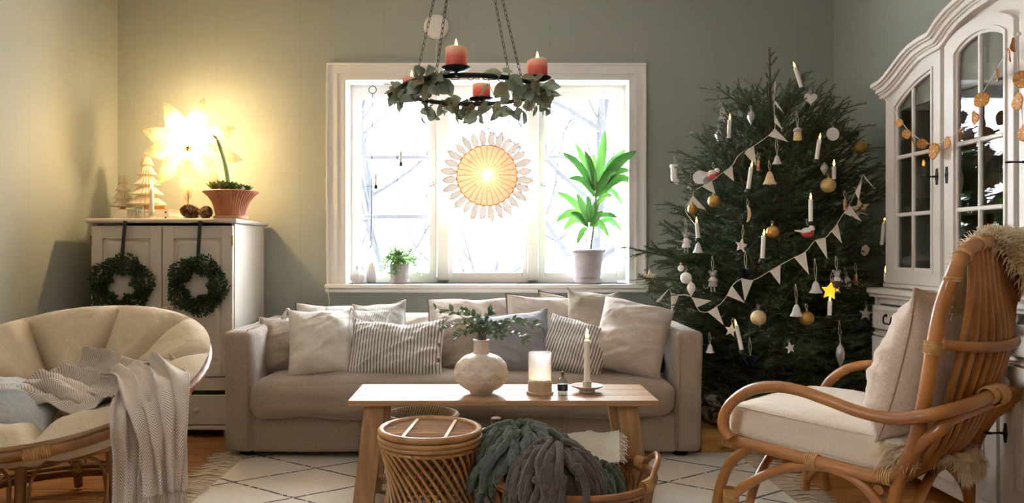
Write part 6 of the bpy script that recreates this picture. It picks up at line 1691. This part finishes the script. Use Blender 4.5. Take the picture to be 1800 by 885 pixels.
while z < 1.84:
    n = 13 if z < 1.1 else (11 if z < 1.5 else 7)
    for k in range(n):
        ga += 2.39996 + RND.uniform(-.15, .15); zz = z + RND.uniform(-.04, .04); R = Rz(zz) * RND.uniform(.82, 1.05)
        el = -.10 + .72 * (zz / 1.9) ** 1.5 + RND.uniform(-.08, .08)
        dx, dy = cos(ga), sin(ga); base = V((TX, TY, zz - .10)); lim = R
        if dx > 0: lim = min(lim, (XR - .12 - TX) / max(dx, .01))
        if dy > 0: lim = min(lim, (YB - .12 - TY) / max(dy, .01))
        if zz < .62 and dx < 0: lim = min(lim, (TX - 1.15) / -dx)
        if dy < 0 and TX + R * dx > 1.82: lim = min(lim, max(.3, (TY - 3.74) / -dy)) if dy < -.3 else lim
        if zz < .6 and dy < -.75: lim = min(lim, .60)
        put_branch(base, base + V((dx * lim * cos(el), dy * lim * cos(el), lim * sin(el) + .10)), RND.uniform(-.3, .3))
    z += .085
for (px, py, d, bz) in ((1263, 155, 4.12, 1.80), (1186, 274, 4.12, 1.45), (1107, 449, 4.18, 1.03), (1140, 447, 4.25, 1.10), (1165, 366, 4.15, 1.22), (1170, 435, 4.0, 1.0), (1417, 140, 4.2, 1.72), (1391, 148, 4.22, 1.78), (1467, 186, 4.28, 1.55), (1481, 192, 4.2, 1.50), (1498, 190, 4.3, 1.48), (1517, 226, 4.2, 1.42), (1535, 284, 4.15, 1.30), (1547, 320, 4.08, 1.22), (1540, 300, 4.12, 1.3),
                      (1425, 222, 4.05, 1.5), (1293, 205, 4.1, 1.62), (1210, 290, 4.05, 1.40), (1262, 240, 4.0, 1.5), (1195, 330, 4.0, 1.28), (1452, 215, 4.1, 1.5), (1126, 500, 4.05, .95), (1330, 190, 4.1, 1.7), (1385, 190, 4.1, 1.7), (1180, 470, 3.95, .95), (1200, 530, 3.85, .85), (1150, 470, 4.3, 1.0)):
    t_ = at(px, py, d); b = V((TX, TY, bz)); put_branch(b, t_, RND.uniform(-.2, .2))
# stand, chest and logs below
st3 = thing('tree_stand', 'dark round pot holding the spruce trunk', 'stand', (TX, TY, .0005))
MB().lathe([(.13, 0), (.15, .01), (.17, .16), (.16, .165), (.15, .15), (.03, .12), (1e-5, .12)], 28).build('pot', M('dark_zinc', '2c2c2c', '38383a', 10, rough=.6), st3)
cs = thing('wooden_box', 'low honey-coloured wooden box on the floor between the sofa arm and the armchair', 'box', (1.285, 4.04, .0005))
m_ = MB(); m_.box((0, 0, .062), (.34, .20, .118), bev=.004); m_.box((0, 0, .122), (.352, .212, .012), bev=.004); m_.build('body', M('honey_pine', 'b3803f', 'c99a58', 5, (1, 8, 8), 5, rough=.5), cs)
mBIRCH = M('birch_bark', '2c2622', 'b8aea2', 18, (1, 1, 1), 4, rough=.8, lo=.42, hi=.58, bs=.3, bscale=50); mCUT = M('cut_wood', 'b89468', 'cdaa7c', 20, rough=.8)
for i, (x, y, z, r_, rz, lb) in enumerate(((1.22, 4.03, .173, .042, 15, 'birch log lying on the wooden box, closest to the sofa arm'), (1.32, 4.07, .170, .040, -10, 'birch log behind the armchair cushion on the wooden box'), (1.26, 4.04, .243, .036, 40, 'birch log resting across the two lower logs'))):
    t = thing('birch_log', lb, 'log', (x, y, z), radians(rz), 'birch logs on the wooden box')
    MB().tube([(0, -.10, 0), (0, -.03, .003), (0, .04, 0), (0, .10, 0)], [r_, r_ * 1.03, r_ * .98, r_], 16, caps=False).build('bark', mBIRCH, t)
    for s in (-1, 1): MB().tube([(0, s * .098, 0), (0, s * .1005, 0)], r_ * .96, 16).build('cut_end', mCUT, t)

# ------------------------------------------------------------------ ornaments
mGOLD = M('satin_gold', 'b08a48', rough=.32, metal=.85); mGOLD2 = M('matt_gold', 'b59a62', rough=.5, metal=.6); mGLIT = M('gold_glitter', 'c2a878', 'dccba6', 160, rough=.45, metal=.4, bs=.5, bscale=300)
mSILV = M('silver_lustre', 'b9b6b8', rough=.3, metal=.75); mCLAY = M('white_clay', 'e4dcd2', rough=.8); mWHT = M('white_felt', 'ece8e2', 'f4f2ee', 80, rough=.95, bs=.4, bscale=120)
mTIN = M('white_enamel_tin', 'c9c6c6', rough=.45); mSTRAW = M('straw_weave', 'c4a878', 'd8c096', 120, rough=.8, bs=.6, bscale=180); mWOODO = M('bare_wood', 'c8a880', 'd6ba94', 30, rough=.7)
mDKBLU = M('midnight_paper', '1c1e30', '282b40', 20, rough=.6); mREDF = M('red_glass', 'b83a34', rough=.35, coat=.4); mGRF = M('grey_felt', '9a9294', 'aaa2a4', 60, rough=.95, bs=.4, bscale=120); mDKGRN = M('dark_green_felt', '1c2a20', '24342a', 40, rough=.9)
mSTRG = M('cotton_loop', 'cbbfa8', rough=.9); mCANDW = M('white_plastic_candle', 'ece6dc', rough=.4); mCLIP = M('dark_green_clip', '1a221c', rough=.5); mYEL = emit('glowing_yellow_star', 'f0a820', .9); mFLESH = M('natural_doll_wood', 'b98a60', rough=.6)
FX = {}
def front_depth(px, py, k=1.0):
    d = TY - .3
    for _ in range(3):
        p = at(px, py, d); R = Rz(max(.15, min(2.2, p.z))); q = min(1, abs(p.x - TX) / R); d = TY - k * R * sqrt(1 - q * q) - .03
    if px > 1540: d = min(4.3, max(d, 3.8))
    return max(3.60 if 1262 < px < 1490 else 3.80, d)
def star_poly(r, k=.45, n=5, rot=90): return [((r if i % 2 == 0 else r * k) * cos(radians(rot + 180 / n * i)), (r if i % 2 == 0 else r * k) * sin(radians(rot + 180 / n * i))) for i in range(2 * n)]
def orn(name, label, cat, px, py, ptop, group, build, spin=0, roll=0):
    """hang an ornament: body centred at (px, py), its loop reaching up to pixel row ptop"""
    d = front_depth(px, py); p = at(px, py, d); t = thing(name, label, cat, p, group=group); t.rotation_euler = (0, radians(roll), radians(spin))
    top = (py - ptop) * d / F; h0 = build(t)
    if top > h0 + .004:
        MB().tube([(-.0008, 0, h0), (-.006, .004, (h0 + top) / 2), (-.001, .012, top), (.001, .012, top), (.006, .004, (h0 + top) / 2), (.0008, 0, h0)], .0011, 4, caps=False).build('hanging_loop', mSTRG, t)
    return t
def b_ball(m, r):
    def f(t):
        MB().ball((0, 0, 0), r, 24).build('ball', m, t); MB().lathe([(.006, r - .002), (.006, r + .006), (.003, r + .008), (1e-5, r + .008)], 12).build('cap', mGOLD, t); return r + .007
    return f
def b_bell(m, h):
    def f(t):
        MB().lathe([(h * .52, -h * .5), (h * .50, -h * .42), (h * .34, -h * .15), (h * .27, h * .2), (h * .16, h * .42), (h * .06, h * .5), (1e-5, h * .5)], 24).build('bell', m, t); MB().ball((0, 0, -h * .5), h * .09, 8).build('clapper', m, t); return h * .5
    return f
def b_drop(m, h, w, rip=0):
    def f(t):
        MB().lathe([(1e-5, -h / 2), (w * .3, -h * .38), (w * .85, -h * .12), (w, h * .08), (w * .75, h * .28), (w * .3, h * .40), (w * .14, h * .46), (w * .14, h * .5), (1e-5, h * .5)], 32, ripple=(lambda a, z: 1 + rip * cos(a * 8) * (.6 + .4 * sin(z * 900))) if rip else None).build('body', m, t); return h * .5
    return f
def b_flat(poly, m, dpt=.006, extra=None):
    def f(t):
        MB().prism(poly, dpt).build('plate', m, t, 0)
        if extra: extra(t)
        return max(p[1] for p in poly) - .002
    return f
disc = lambda r: [(r * cos(2 * pi * k / 28), r * sin(2 * pi * k / 28)) for k in range(28)]
heart = lambda s: [(s * .062 * 16 * sin(a) ** 3, s * .062 * (13 * cos(a) - 5 * cos(2 * a) - 2 * cos(3 * a) - cos(4 * a))) for a in [2 * pi * k / 32 for k in range(32)]]
firp = [(-.022, -.028), (.026, -.030), (.012, -.012), (.017, -.012), (.007, .004), (.012, .004), (0, .030), (-.010, .004), (-.006, .004), (-.016, -.012), (-.011, -.012)]
moon = [(.018 * cos(radians(a)), .034 * sin(radians(a))) for a in range(-85, 90, 10)] + [(.006 * cos(radians(a)) , .030 * sin(radians(a))) for a in range(80, -85, -12)]
def b_boot(t):
    m_ = MB(); m_.tube(spline([(-.004, 0, .045), (-.004, 0, .0), (-.002, 0, -.028), (.010, 0, -.040), (.022, 0, -.040)], 5), [.018] * 6 + [.019] * 6 + [.016] * 8 + [.013], 12); m_.build('boot', mWHT, t); MB().lathe([(.021, .034), (.024, .042), (.021, .052), (1e-5, .052)], 16, (-.004, 0, 0)).build('cuff', mWHT, t); return .05
def b_bird(s, body, back):
    def f(t):
        m_ = MB(); m_.ball((0, 0, 0), .026, 16, sq=(1.15, .8, .9)); m_.build('breast', body, t)
        m_ = MB(); m_.ball((-s * .004, 0, .006), .025, 16, sq=(1.1, .82, .8)); m_.ball((s * .018, 0, .022), .015, 14); m_.tube([(-s * .02, 0, .006), (-s * .045, 0, .010), (-s * .062, 0, .012)], [.009, .005, .003], 8); m_.build('back', back, t)
        m_ = MB(); m_.tube([(s * .031, 0, .022), (s * .041, 0, .020)], [.004, .001], 6); m_.build('beak', M('beak', '3a3230', rough=.5), t); MB().ball((s * .023, -.0125, .027), .0024, 6).build('eye', M('bead', '181818', rough=.2), t); return .034
    return f
def b_mouse(dress, sweater):
    def f(t):
        m_ = MB(); m_.lathe([(.020, -.034), (.022, -.028), (.014, .0), (.009, .012), (1e-5, .014)], 16); m_.build('dress', dress, t)
        MB().lathe([(.017, -.006), (.015, .006), (.009, .015), (1e-5, .016)], 14).build('jumper', sweater, t)
        m_ = MB(); m_.ball((0, -.002, .026), .014, 14, sq=(1, 1.05, .95)); m_.tube([(0, -.012, .023), (0, -.021, .020)], [.007, .003], 8)
        for s in (-1, 1): m_.ball((s * .013, .002, .039), .0085, 10, sq=(1, .4, 1)); m_.tube([(s * .013, 0, .006), (s * .022, -.006, -.004), (s * .018, -.014, -.010)], .004, 6); m_.tube([(s * .008, 0, -.032), (s * .008, -.002, -.056), (s * .009, -.010, -.058)], .0042, 6)
        m_.tube(spline([(-.006, .012, -.026), (-.024, .012, -.042), (-.040, .008, -.040), (-.042, .006, -.026)], 4), .0026, 5); m_.build('body', mGRF, t); MB().ball((0, -.0225, .020), .0022, 6).build('nose', M('nose', '2a2224', rough=.4), t); return .040
    return f
def b_fan(t):
    for k in range(22):
        a = 2 * pi * k / 22; e = V((cos(a), sin(a), 0)); m_ = MB(); m_.add([V((0, 0, .016)), e * .024 + V((0, 0, .018)), e * .033 + V((0, 0, .008)), e * .026 + V((0, 0, -.010)), V((0, 0, -.034))], [(0, 1, 2, 3, 4)]); m_.build('pleat', mDKBLU, t, 0)
    return .017
def b_peg(t):
    MB().lathe([(.007, -.026), (.0085, -.02), (.008, .004), (.005, .009), (.0075, .014), (.008, .020), (.005, .026), (1e-5, .027)], 14).build('doll', mFLESH, t); m_ = MB(); m_.lathe([(.0087, -.018), (.0089, -.004)], 14); m_.build('painted_band', M('faded_red_paint', 'a0604a', rough=.6), t); return .026
def b_house(t):
    MB().lathe([(.019, -.034), (.021, -.030), (.017, .006), (1e-5, .008)], 18).build('basket', mSTRAW, t); MB().ball((0, 0, .016), .021, 14, sq=(1, 1, .75)).build('cap', mGRF, t); return .030
def star_extra(t):
    m_ = MB(); rr = random.Random(5)
    for k in range(9): m_.tube([(rr.uniform(-.016, -.004), -.0038, rr.uniform(-.012, .012)), (rr.uniform(-.002, .014), -.0038, rr.uniform(-.012, .012))], .0009, 4)
    m_.build('carving', M('burnt_carving', '5a4632', rough=.8), t)
G = 'ornaments on the spruce'
gb, gl, gs = 'gold balls on the spruce', 'white bells on the spruce', 'small flat stars on the spruce'
for (px, py, tp_, r_, m, lb) in ((1512, 260, 246, .034, mGOLD, 'gold ball by the dark heart near the cabinet cornice'), (1456, 326, 305, .036, mGOLD2, 'pale matt gold ball high on the cabinet side of the tree'), (1255, 354, 340, .032, mGOLD, 'gold ball under the robin on the window side of the tree'), (1217, 368, 355, .026, mGOLD, 'little gold ball half behind a pennant on the window side'), (1358, 408, 388, .031, mGOLD, 'gold ball in the middle of the tree above the pennant string'), (1333, 559, 535, .036, mGLIT, 'glittery champagne ball below the pennant string'), (1418, 560, 535, .034, mGOLD, 'shiny gold ball beside the tin bell in the lower tree'), (1206, 489, 470, .029, mWHT, 'white speckled ball above the ribbed drop on the window side'), (1197, 472, 462, .016, mCLAY, 'tiny white clay ball beside the speckled ball')):
    orn('bauble', lb, 'ornament', px, py, tp_, gb if 'gold' in lb else G, b_ball(m, r_))
for (px, py, tp_, h, m, lb) in ((1353, 313, 282, .062, mSTRAW, 'woven straw bell on a long loop'), (1434, 505, 455, .056, mTIN, 'white tin bell hanging high on a long cord beside the glowing star'), (1400, 546, 500, .056, mTIN, 'white tin bell left of the shiny gold ball'), (1248, 613, 585, .042, mTIN, 'white tin bell by the sofa arm'), (1227, 436, 405, .050, mTIN, 'white tin bell under the low window-side tree candle'), (1366, 281, 240, .044, mTIN, 'small white bell close to the trunk under the top pennants')):
    orn('bell', lb, 'ornament', px, py, tp_, gl if m is mTIN else G, b_bell(m, h))
for (px, py, tp_, h, w, m, rp_, lb) in ((1320, 206, 185, .080, .019, mSILV, .10, 'silver cone drop on the long bare top branch'), (1263, 239, 218, .078, .018, mSILV, .10, 'silver cone drop below the white tree cookie'), (1449, 297, 285, .062, .018, mSILV, .10, 'silver cone drop above the matt gold ball'), (1215, 508, 488, .078, .021, mCLAY, .08, 'pale ribbed drop under the white speckled ball'), (1477, 625, 565, .120, .021, mSILV, 0, 'long pointed silver finial in the lower tree')):
    orn('drop_ornament', lb, 'ornament', px, py, tp_, G, b_drop(m, h, w, rp_))
for (px, py, tp_, r_, m, spin, roll, lb) in ((1303, 432, 395, .034, mCLAY, 15, 10, 'white star with fine dots above the upper midnight fan'), (1143, 487, 448, .042, M('pale_yellow_wood', 'd8c8a0', rough=.7), 10, -8, 'cream wooden star on the branch tip against the window frame'), (1285, 581, 560, .032, mCLAY, 0, 12, 'white star beside the leaning low tree candle'), (1389, 612, 600, .027, mCLAY, 20, -12, 'white star low in the middle of the tree'), (1522, 552, 530, .036, mCLAY, 5, 6, 'white star touching the cabinet drawer'), (1213, 327, 305, .026, mCLAY, 35, 15, 'small white star by the white disc on the window side'), (1512, 367, 330, .050, mWOODO, 0, -10, 'large pale wooden star with carved script near the cabinet')):
    orn('star_ornament', lb, 'ornament', px, py, tp_, gs, b_flat(star_poly(r_), m, .006, star_extra if 'carved' in lb else None), spin, roll)
orn('heart_ornament', 'white wooden heart at the tip of a high branch near the room corner', 'ornament', 1425, 173, 158, G, b_flat(heart(.034), mCLAY))
orn('heart_ornament', 'dark green felt heart near the cabinet cornice', 'ornament', 1495, 240, 212, G, b_flat(heart(.040), mDKGRN, .016), -15)
orn('disc_ornament', 'round white disc between steep upper branches', 'ornament', 1464, 236, 215, G, b_flat(disc(.033), mCLAY), 8)
orn('disc_ornament', 'round white speckled disc at the window-side edge of the tree', 'ornament', 1230, 312, 298, G, b_flat(disc(.035), mWHT, .008), -12)
orn('disc_ornament', 'small round grey disc touching the white speckled disc', 'ornament', 1242, 319, 306, G, b_flat(disc(.022), mGRF, .008), 12)
orn('disc_ornament', 'oval grey-white disc beside the pink mouse', 'ornament', 1490, 498, 470, G, b_flat([(x * .7, z * 1.15) for x, z in disc(.026)], mTIN), 14, -8)
orn('fir_cookie', 'white cookie-shaped fir tree on the topmost window-side branch', 'ornament', 1270, 197, 172, G, b_flat([(x * 1.25, z * 1.3) for x, z in firp], mCLAY, .010), -10, -8)
orn('moon_ornament', 'thin crescent moon of pale wood in the middle of the tree', 'ornament', 1315, 376, 350, G, b_flat([(x * 1.2 - .008, z * 1.2) for x, z in moon], mWOODO))
orn('boot_ornament', 'fluffy white boot at the end of the long window-side branch', 'ornament', 1186, 306, 274, G, b_boot)
orn('robin_ornament', 'white robin with red belly above the window-side pennants', 'ornament', 1254, 308, 285, G, b_bird(1, mREDF, mCLAY))
orn('robin_ornament', 'red-breasted white bird with long tail in the middle of the tree', 'ornament', 1420, 410, 385, G, b_bird(1, mREDF, mCLAY))
orn('mouse_ornament', 'grey felt mouse with curled tail and cream jumper', 'ornament', 1253, 492, 450, G, b_mouse(mGRF, M('cream_knit', 'd8c8a8', rough=.95)))
orn('mouse_ornament', 'fluffy grey and white mouse hanging off the window-side branch', 'ornament', 1206, 424, 385, G, b_mouse(mWHT, mWHT))
orn('mouse_ornament', 'pinkish mouse in a white frock behind the glowing star', 'ornament', 1471, 492, 450, G, b_mouse(M('dark_skirt', '4a3a3c', rough=.9), mCLAY))
orn('basket_ornament', 'little straw basket figure with grey cap high near the trunk', 'ornament', 1402, 235, 195, G, b_house)
orn('fan_ornament', 'pleated midnight-blue paper fan ball above the pennant string', 'ornament', 1311, 479, 440, 'pleated fans on the spruce', b_fan)
orn('fan_ornament', 'pleated midnight-blue paper fan ball low above the armchair', 'ornament', 1319, 632, 595, 'pleated fans on the spruce', b_fan)
for (px, py, tp_, lb) in ((1333, 291, 268, 'small wooden peg doll under the high pennants'), (1486, 360, 335, 'wooden peg doll behind the cabinet-side pennants'), (1505, 491, 462, 'slim wooden peg doll beside the oval disc')):
    orn('peg_doll', lb, 'ornament', px, py, tp_, 'peg dolls on the spruce', b_peg)
orn('paper_cutout', 'crumpled white paper cutout deep in the cabinet side of the tree', 'ornament', 1521, 441, 432, G, b_flat([(-.028, -.012), (-.010, -.026), (.012, -.020), (.030, .012), (.004, .030), (-.018, .020)], mCLAY, .003), 20)
t = orn('lit_star', 'glowing yellow star at the tip of a tree candle', 'ornament', 1459, 512, 480, G, b_flat(star_poly(.042, .5), mYEL, .008), 0, 8)
# electric tree candles
for i, (x0, y0, x1, y1, lb) in enumerate(((1395, 110, 1409, 155, 'leaning electric tree candle at the very top'), (1283, 202, 1281, 245, 'electric tree candle below the fir cookie'), (1442, 236, 1435, 282, 'electric tree candle in the steep cabinet-side branches'), (1322, 285, 1315, 334, 'electric tree candle left of the straw bell'), (1425, 341, 1425, 391, 'electric tree candle above the red-breasted bird'), (1343, 405, 1340, 456, 'electric tree candle under the gold ball in the middle'), (1224, 383, 1227, 420, 'electric tree candle over the window-side tin bell'), (1555, 382, 1550, 433, 'electric tree candle against the glazed cabinet'), (1292, 563, 1304, 616, 'leaning electric tree candle low by the sofa arm'), (1459, 520, 1458, 556, 'electric tree candle under the glowing star'))):
    d = front_depth(x1, y1) - .01; a, b = at(x0, y0, d), at(x1, y1, d); v_ = a - b; L = v_.length
    t = thing('tree_candle', lb, 'candle', b, group='electric candles on the spruce'); t.rotation_euler = V((0, 0, 1)).rotation_difference(v_).to_euler()
    L -= .026
    MB().lathe([(.0098, 0), (.0098, L), (.004, L + .002), (1e-5, L + .002)], 14).build('candle', mCANDW, t)
    MB().lathe([(.014, -.014), (.016, -.006), (.0125, .004), (1e-5, .004)], 14).build('clip', mCLIP, t)
    flame(t, (0, 0, L + .001), .85, 'bulb', mLED)
for i, (px, py, lb) in enumerate(((1466, 283, 'tiny lit bulb between the steep branches'), (1557, 470, 'tiny lit bulb half hidden behind the cabinet edge'))):
    d = front_depth(px, py); t = thing('tree_candle', lb, 'candle', at(px, py + 14, d), group='electric candles on the spruce')
    MB().lathe([(.0098, -.05), (.0098, .012), (1e-5, .014)], 12).build('candle', mCANDW, t); flame(t, (0, 0, .013), .95, 'bulb', mLED)
# pennant garlands
mPEN = M('ecru_paper', 'e6dcd0', 'ece4da', 40, rough=.85, trans=.15)
def pennants(label, tris, string):
    dd = lambda x, y: front_depth(x, y) - .03
    t = thing('pennant_garland', label, 'garland', at(*string[0], dd(*string[0])), group='paper pennant garlands on the spruce')
    m_ = MB(); m_.tube(spline([at(x, y, dd(x, y)) for x, y in string], 4), .0016, 5); wbuild(m_, 'string', mSTRG, t)
    for a, b, c in tris:
        P = [at(x, y, dd(*a) if k < 2 else dd(*a) - .008) for k, (x, y) in enumerate((a, b, c))]; n_ = (P[1] - P[0]).cross(P[2] - P[0]).normalized() * .0012
        m_ = MB(); m_.add([p + n_ for p in P] + [p - n_ for p in P], [(0, 1, 2), (5, 4, 3), (0, 3, 4, 1), (1, 4, 5, 2), (2, 5, 3, 0)]); wbuild(m_, 'pennant', mPEN, t, 0)
pennants('short string of cream paper pennants spiralling down the upper window side of the tree', [((1361, 145), (1364, 150), (1361, 170)), ((1361, 174), (1362, 183), (1378, 199)), ((1361, 199), (1361, 215), (1376, 229)), ((1350, 239), (1362, 226), (1386, 250)), ((1306, 267), (1325, 257), (1330, 293)), ((1271, 303), (1287, 291), (1290, 319)), ((1234, 328), (1251, 318), (1258, 342)), ((1207, 361), (1218, 344), (1241, 369))],
    [(1363, 142), (1361, 170), (1361, 200), (1362, 226), (1350, 239), (1325, 257), (1306, 267), (1296, 276), (1287, 291), (1271, 303), (1251, 318), (1234, 328), (1221, 335), (1218, 344), (1207, 361), (1206, 374), (1221, 394)])
pennants('long string of cream paper pennants swagged across the tree from cabinet to sofa', [((1518, 307), (1520, 314), (1541, 336)), ((1515, 318), (1503, 339), (1510, 351)), ((1493, 360), (1483, 375), (1515, 390)), ((1472, 393), (1461, 407), (1480, 428)), ((1451, 418), (1433, 423), (1454, 455)), ((1396, 453), (1416, 443), (1422, 483)), ((1353, 477), (1372, 466), (1371, 501)), ((1303, 491), (1324, 493), (1309, 530)), ((1287, 503), (1278, 520), (1309, 533)), ((1260, 539), (1244, 549), (1272, 572)), ((1225, 541), (1216, 523), (1251, 529)), ((1179, 515), (1194, 519), (1180, 551)), ((1176, 508), (1158, 532), (1152, 531))],
    [(1518, 307), (1503, 339), (1493, 360), (1483, 375), (1472, 393), (1461, 407), (1451, 418), (1433, 423), (1416, 443), (1396, 453), (1372, 466), (1353, 477), (1324, 493), (1303, 491), (1287, 503), (1278, 520), (1268, 533), (1260, 539), (1244, 549), (1232, 548), (1225, 541), (1216, 523), (1205, 519), (1194, 519), (1179, 515), (1178, 508)])
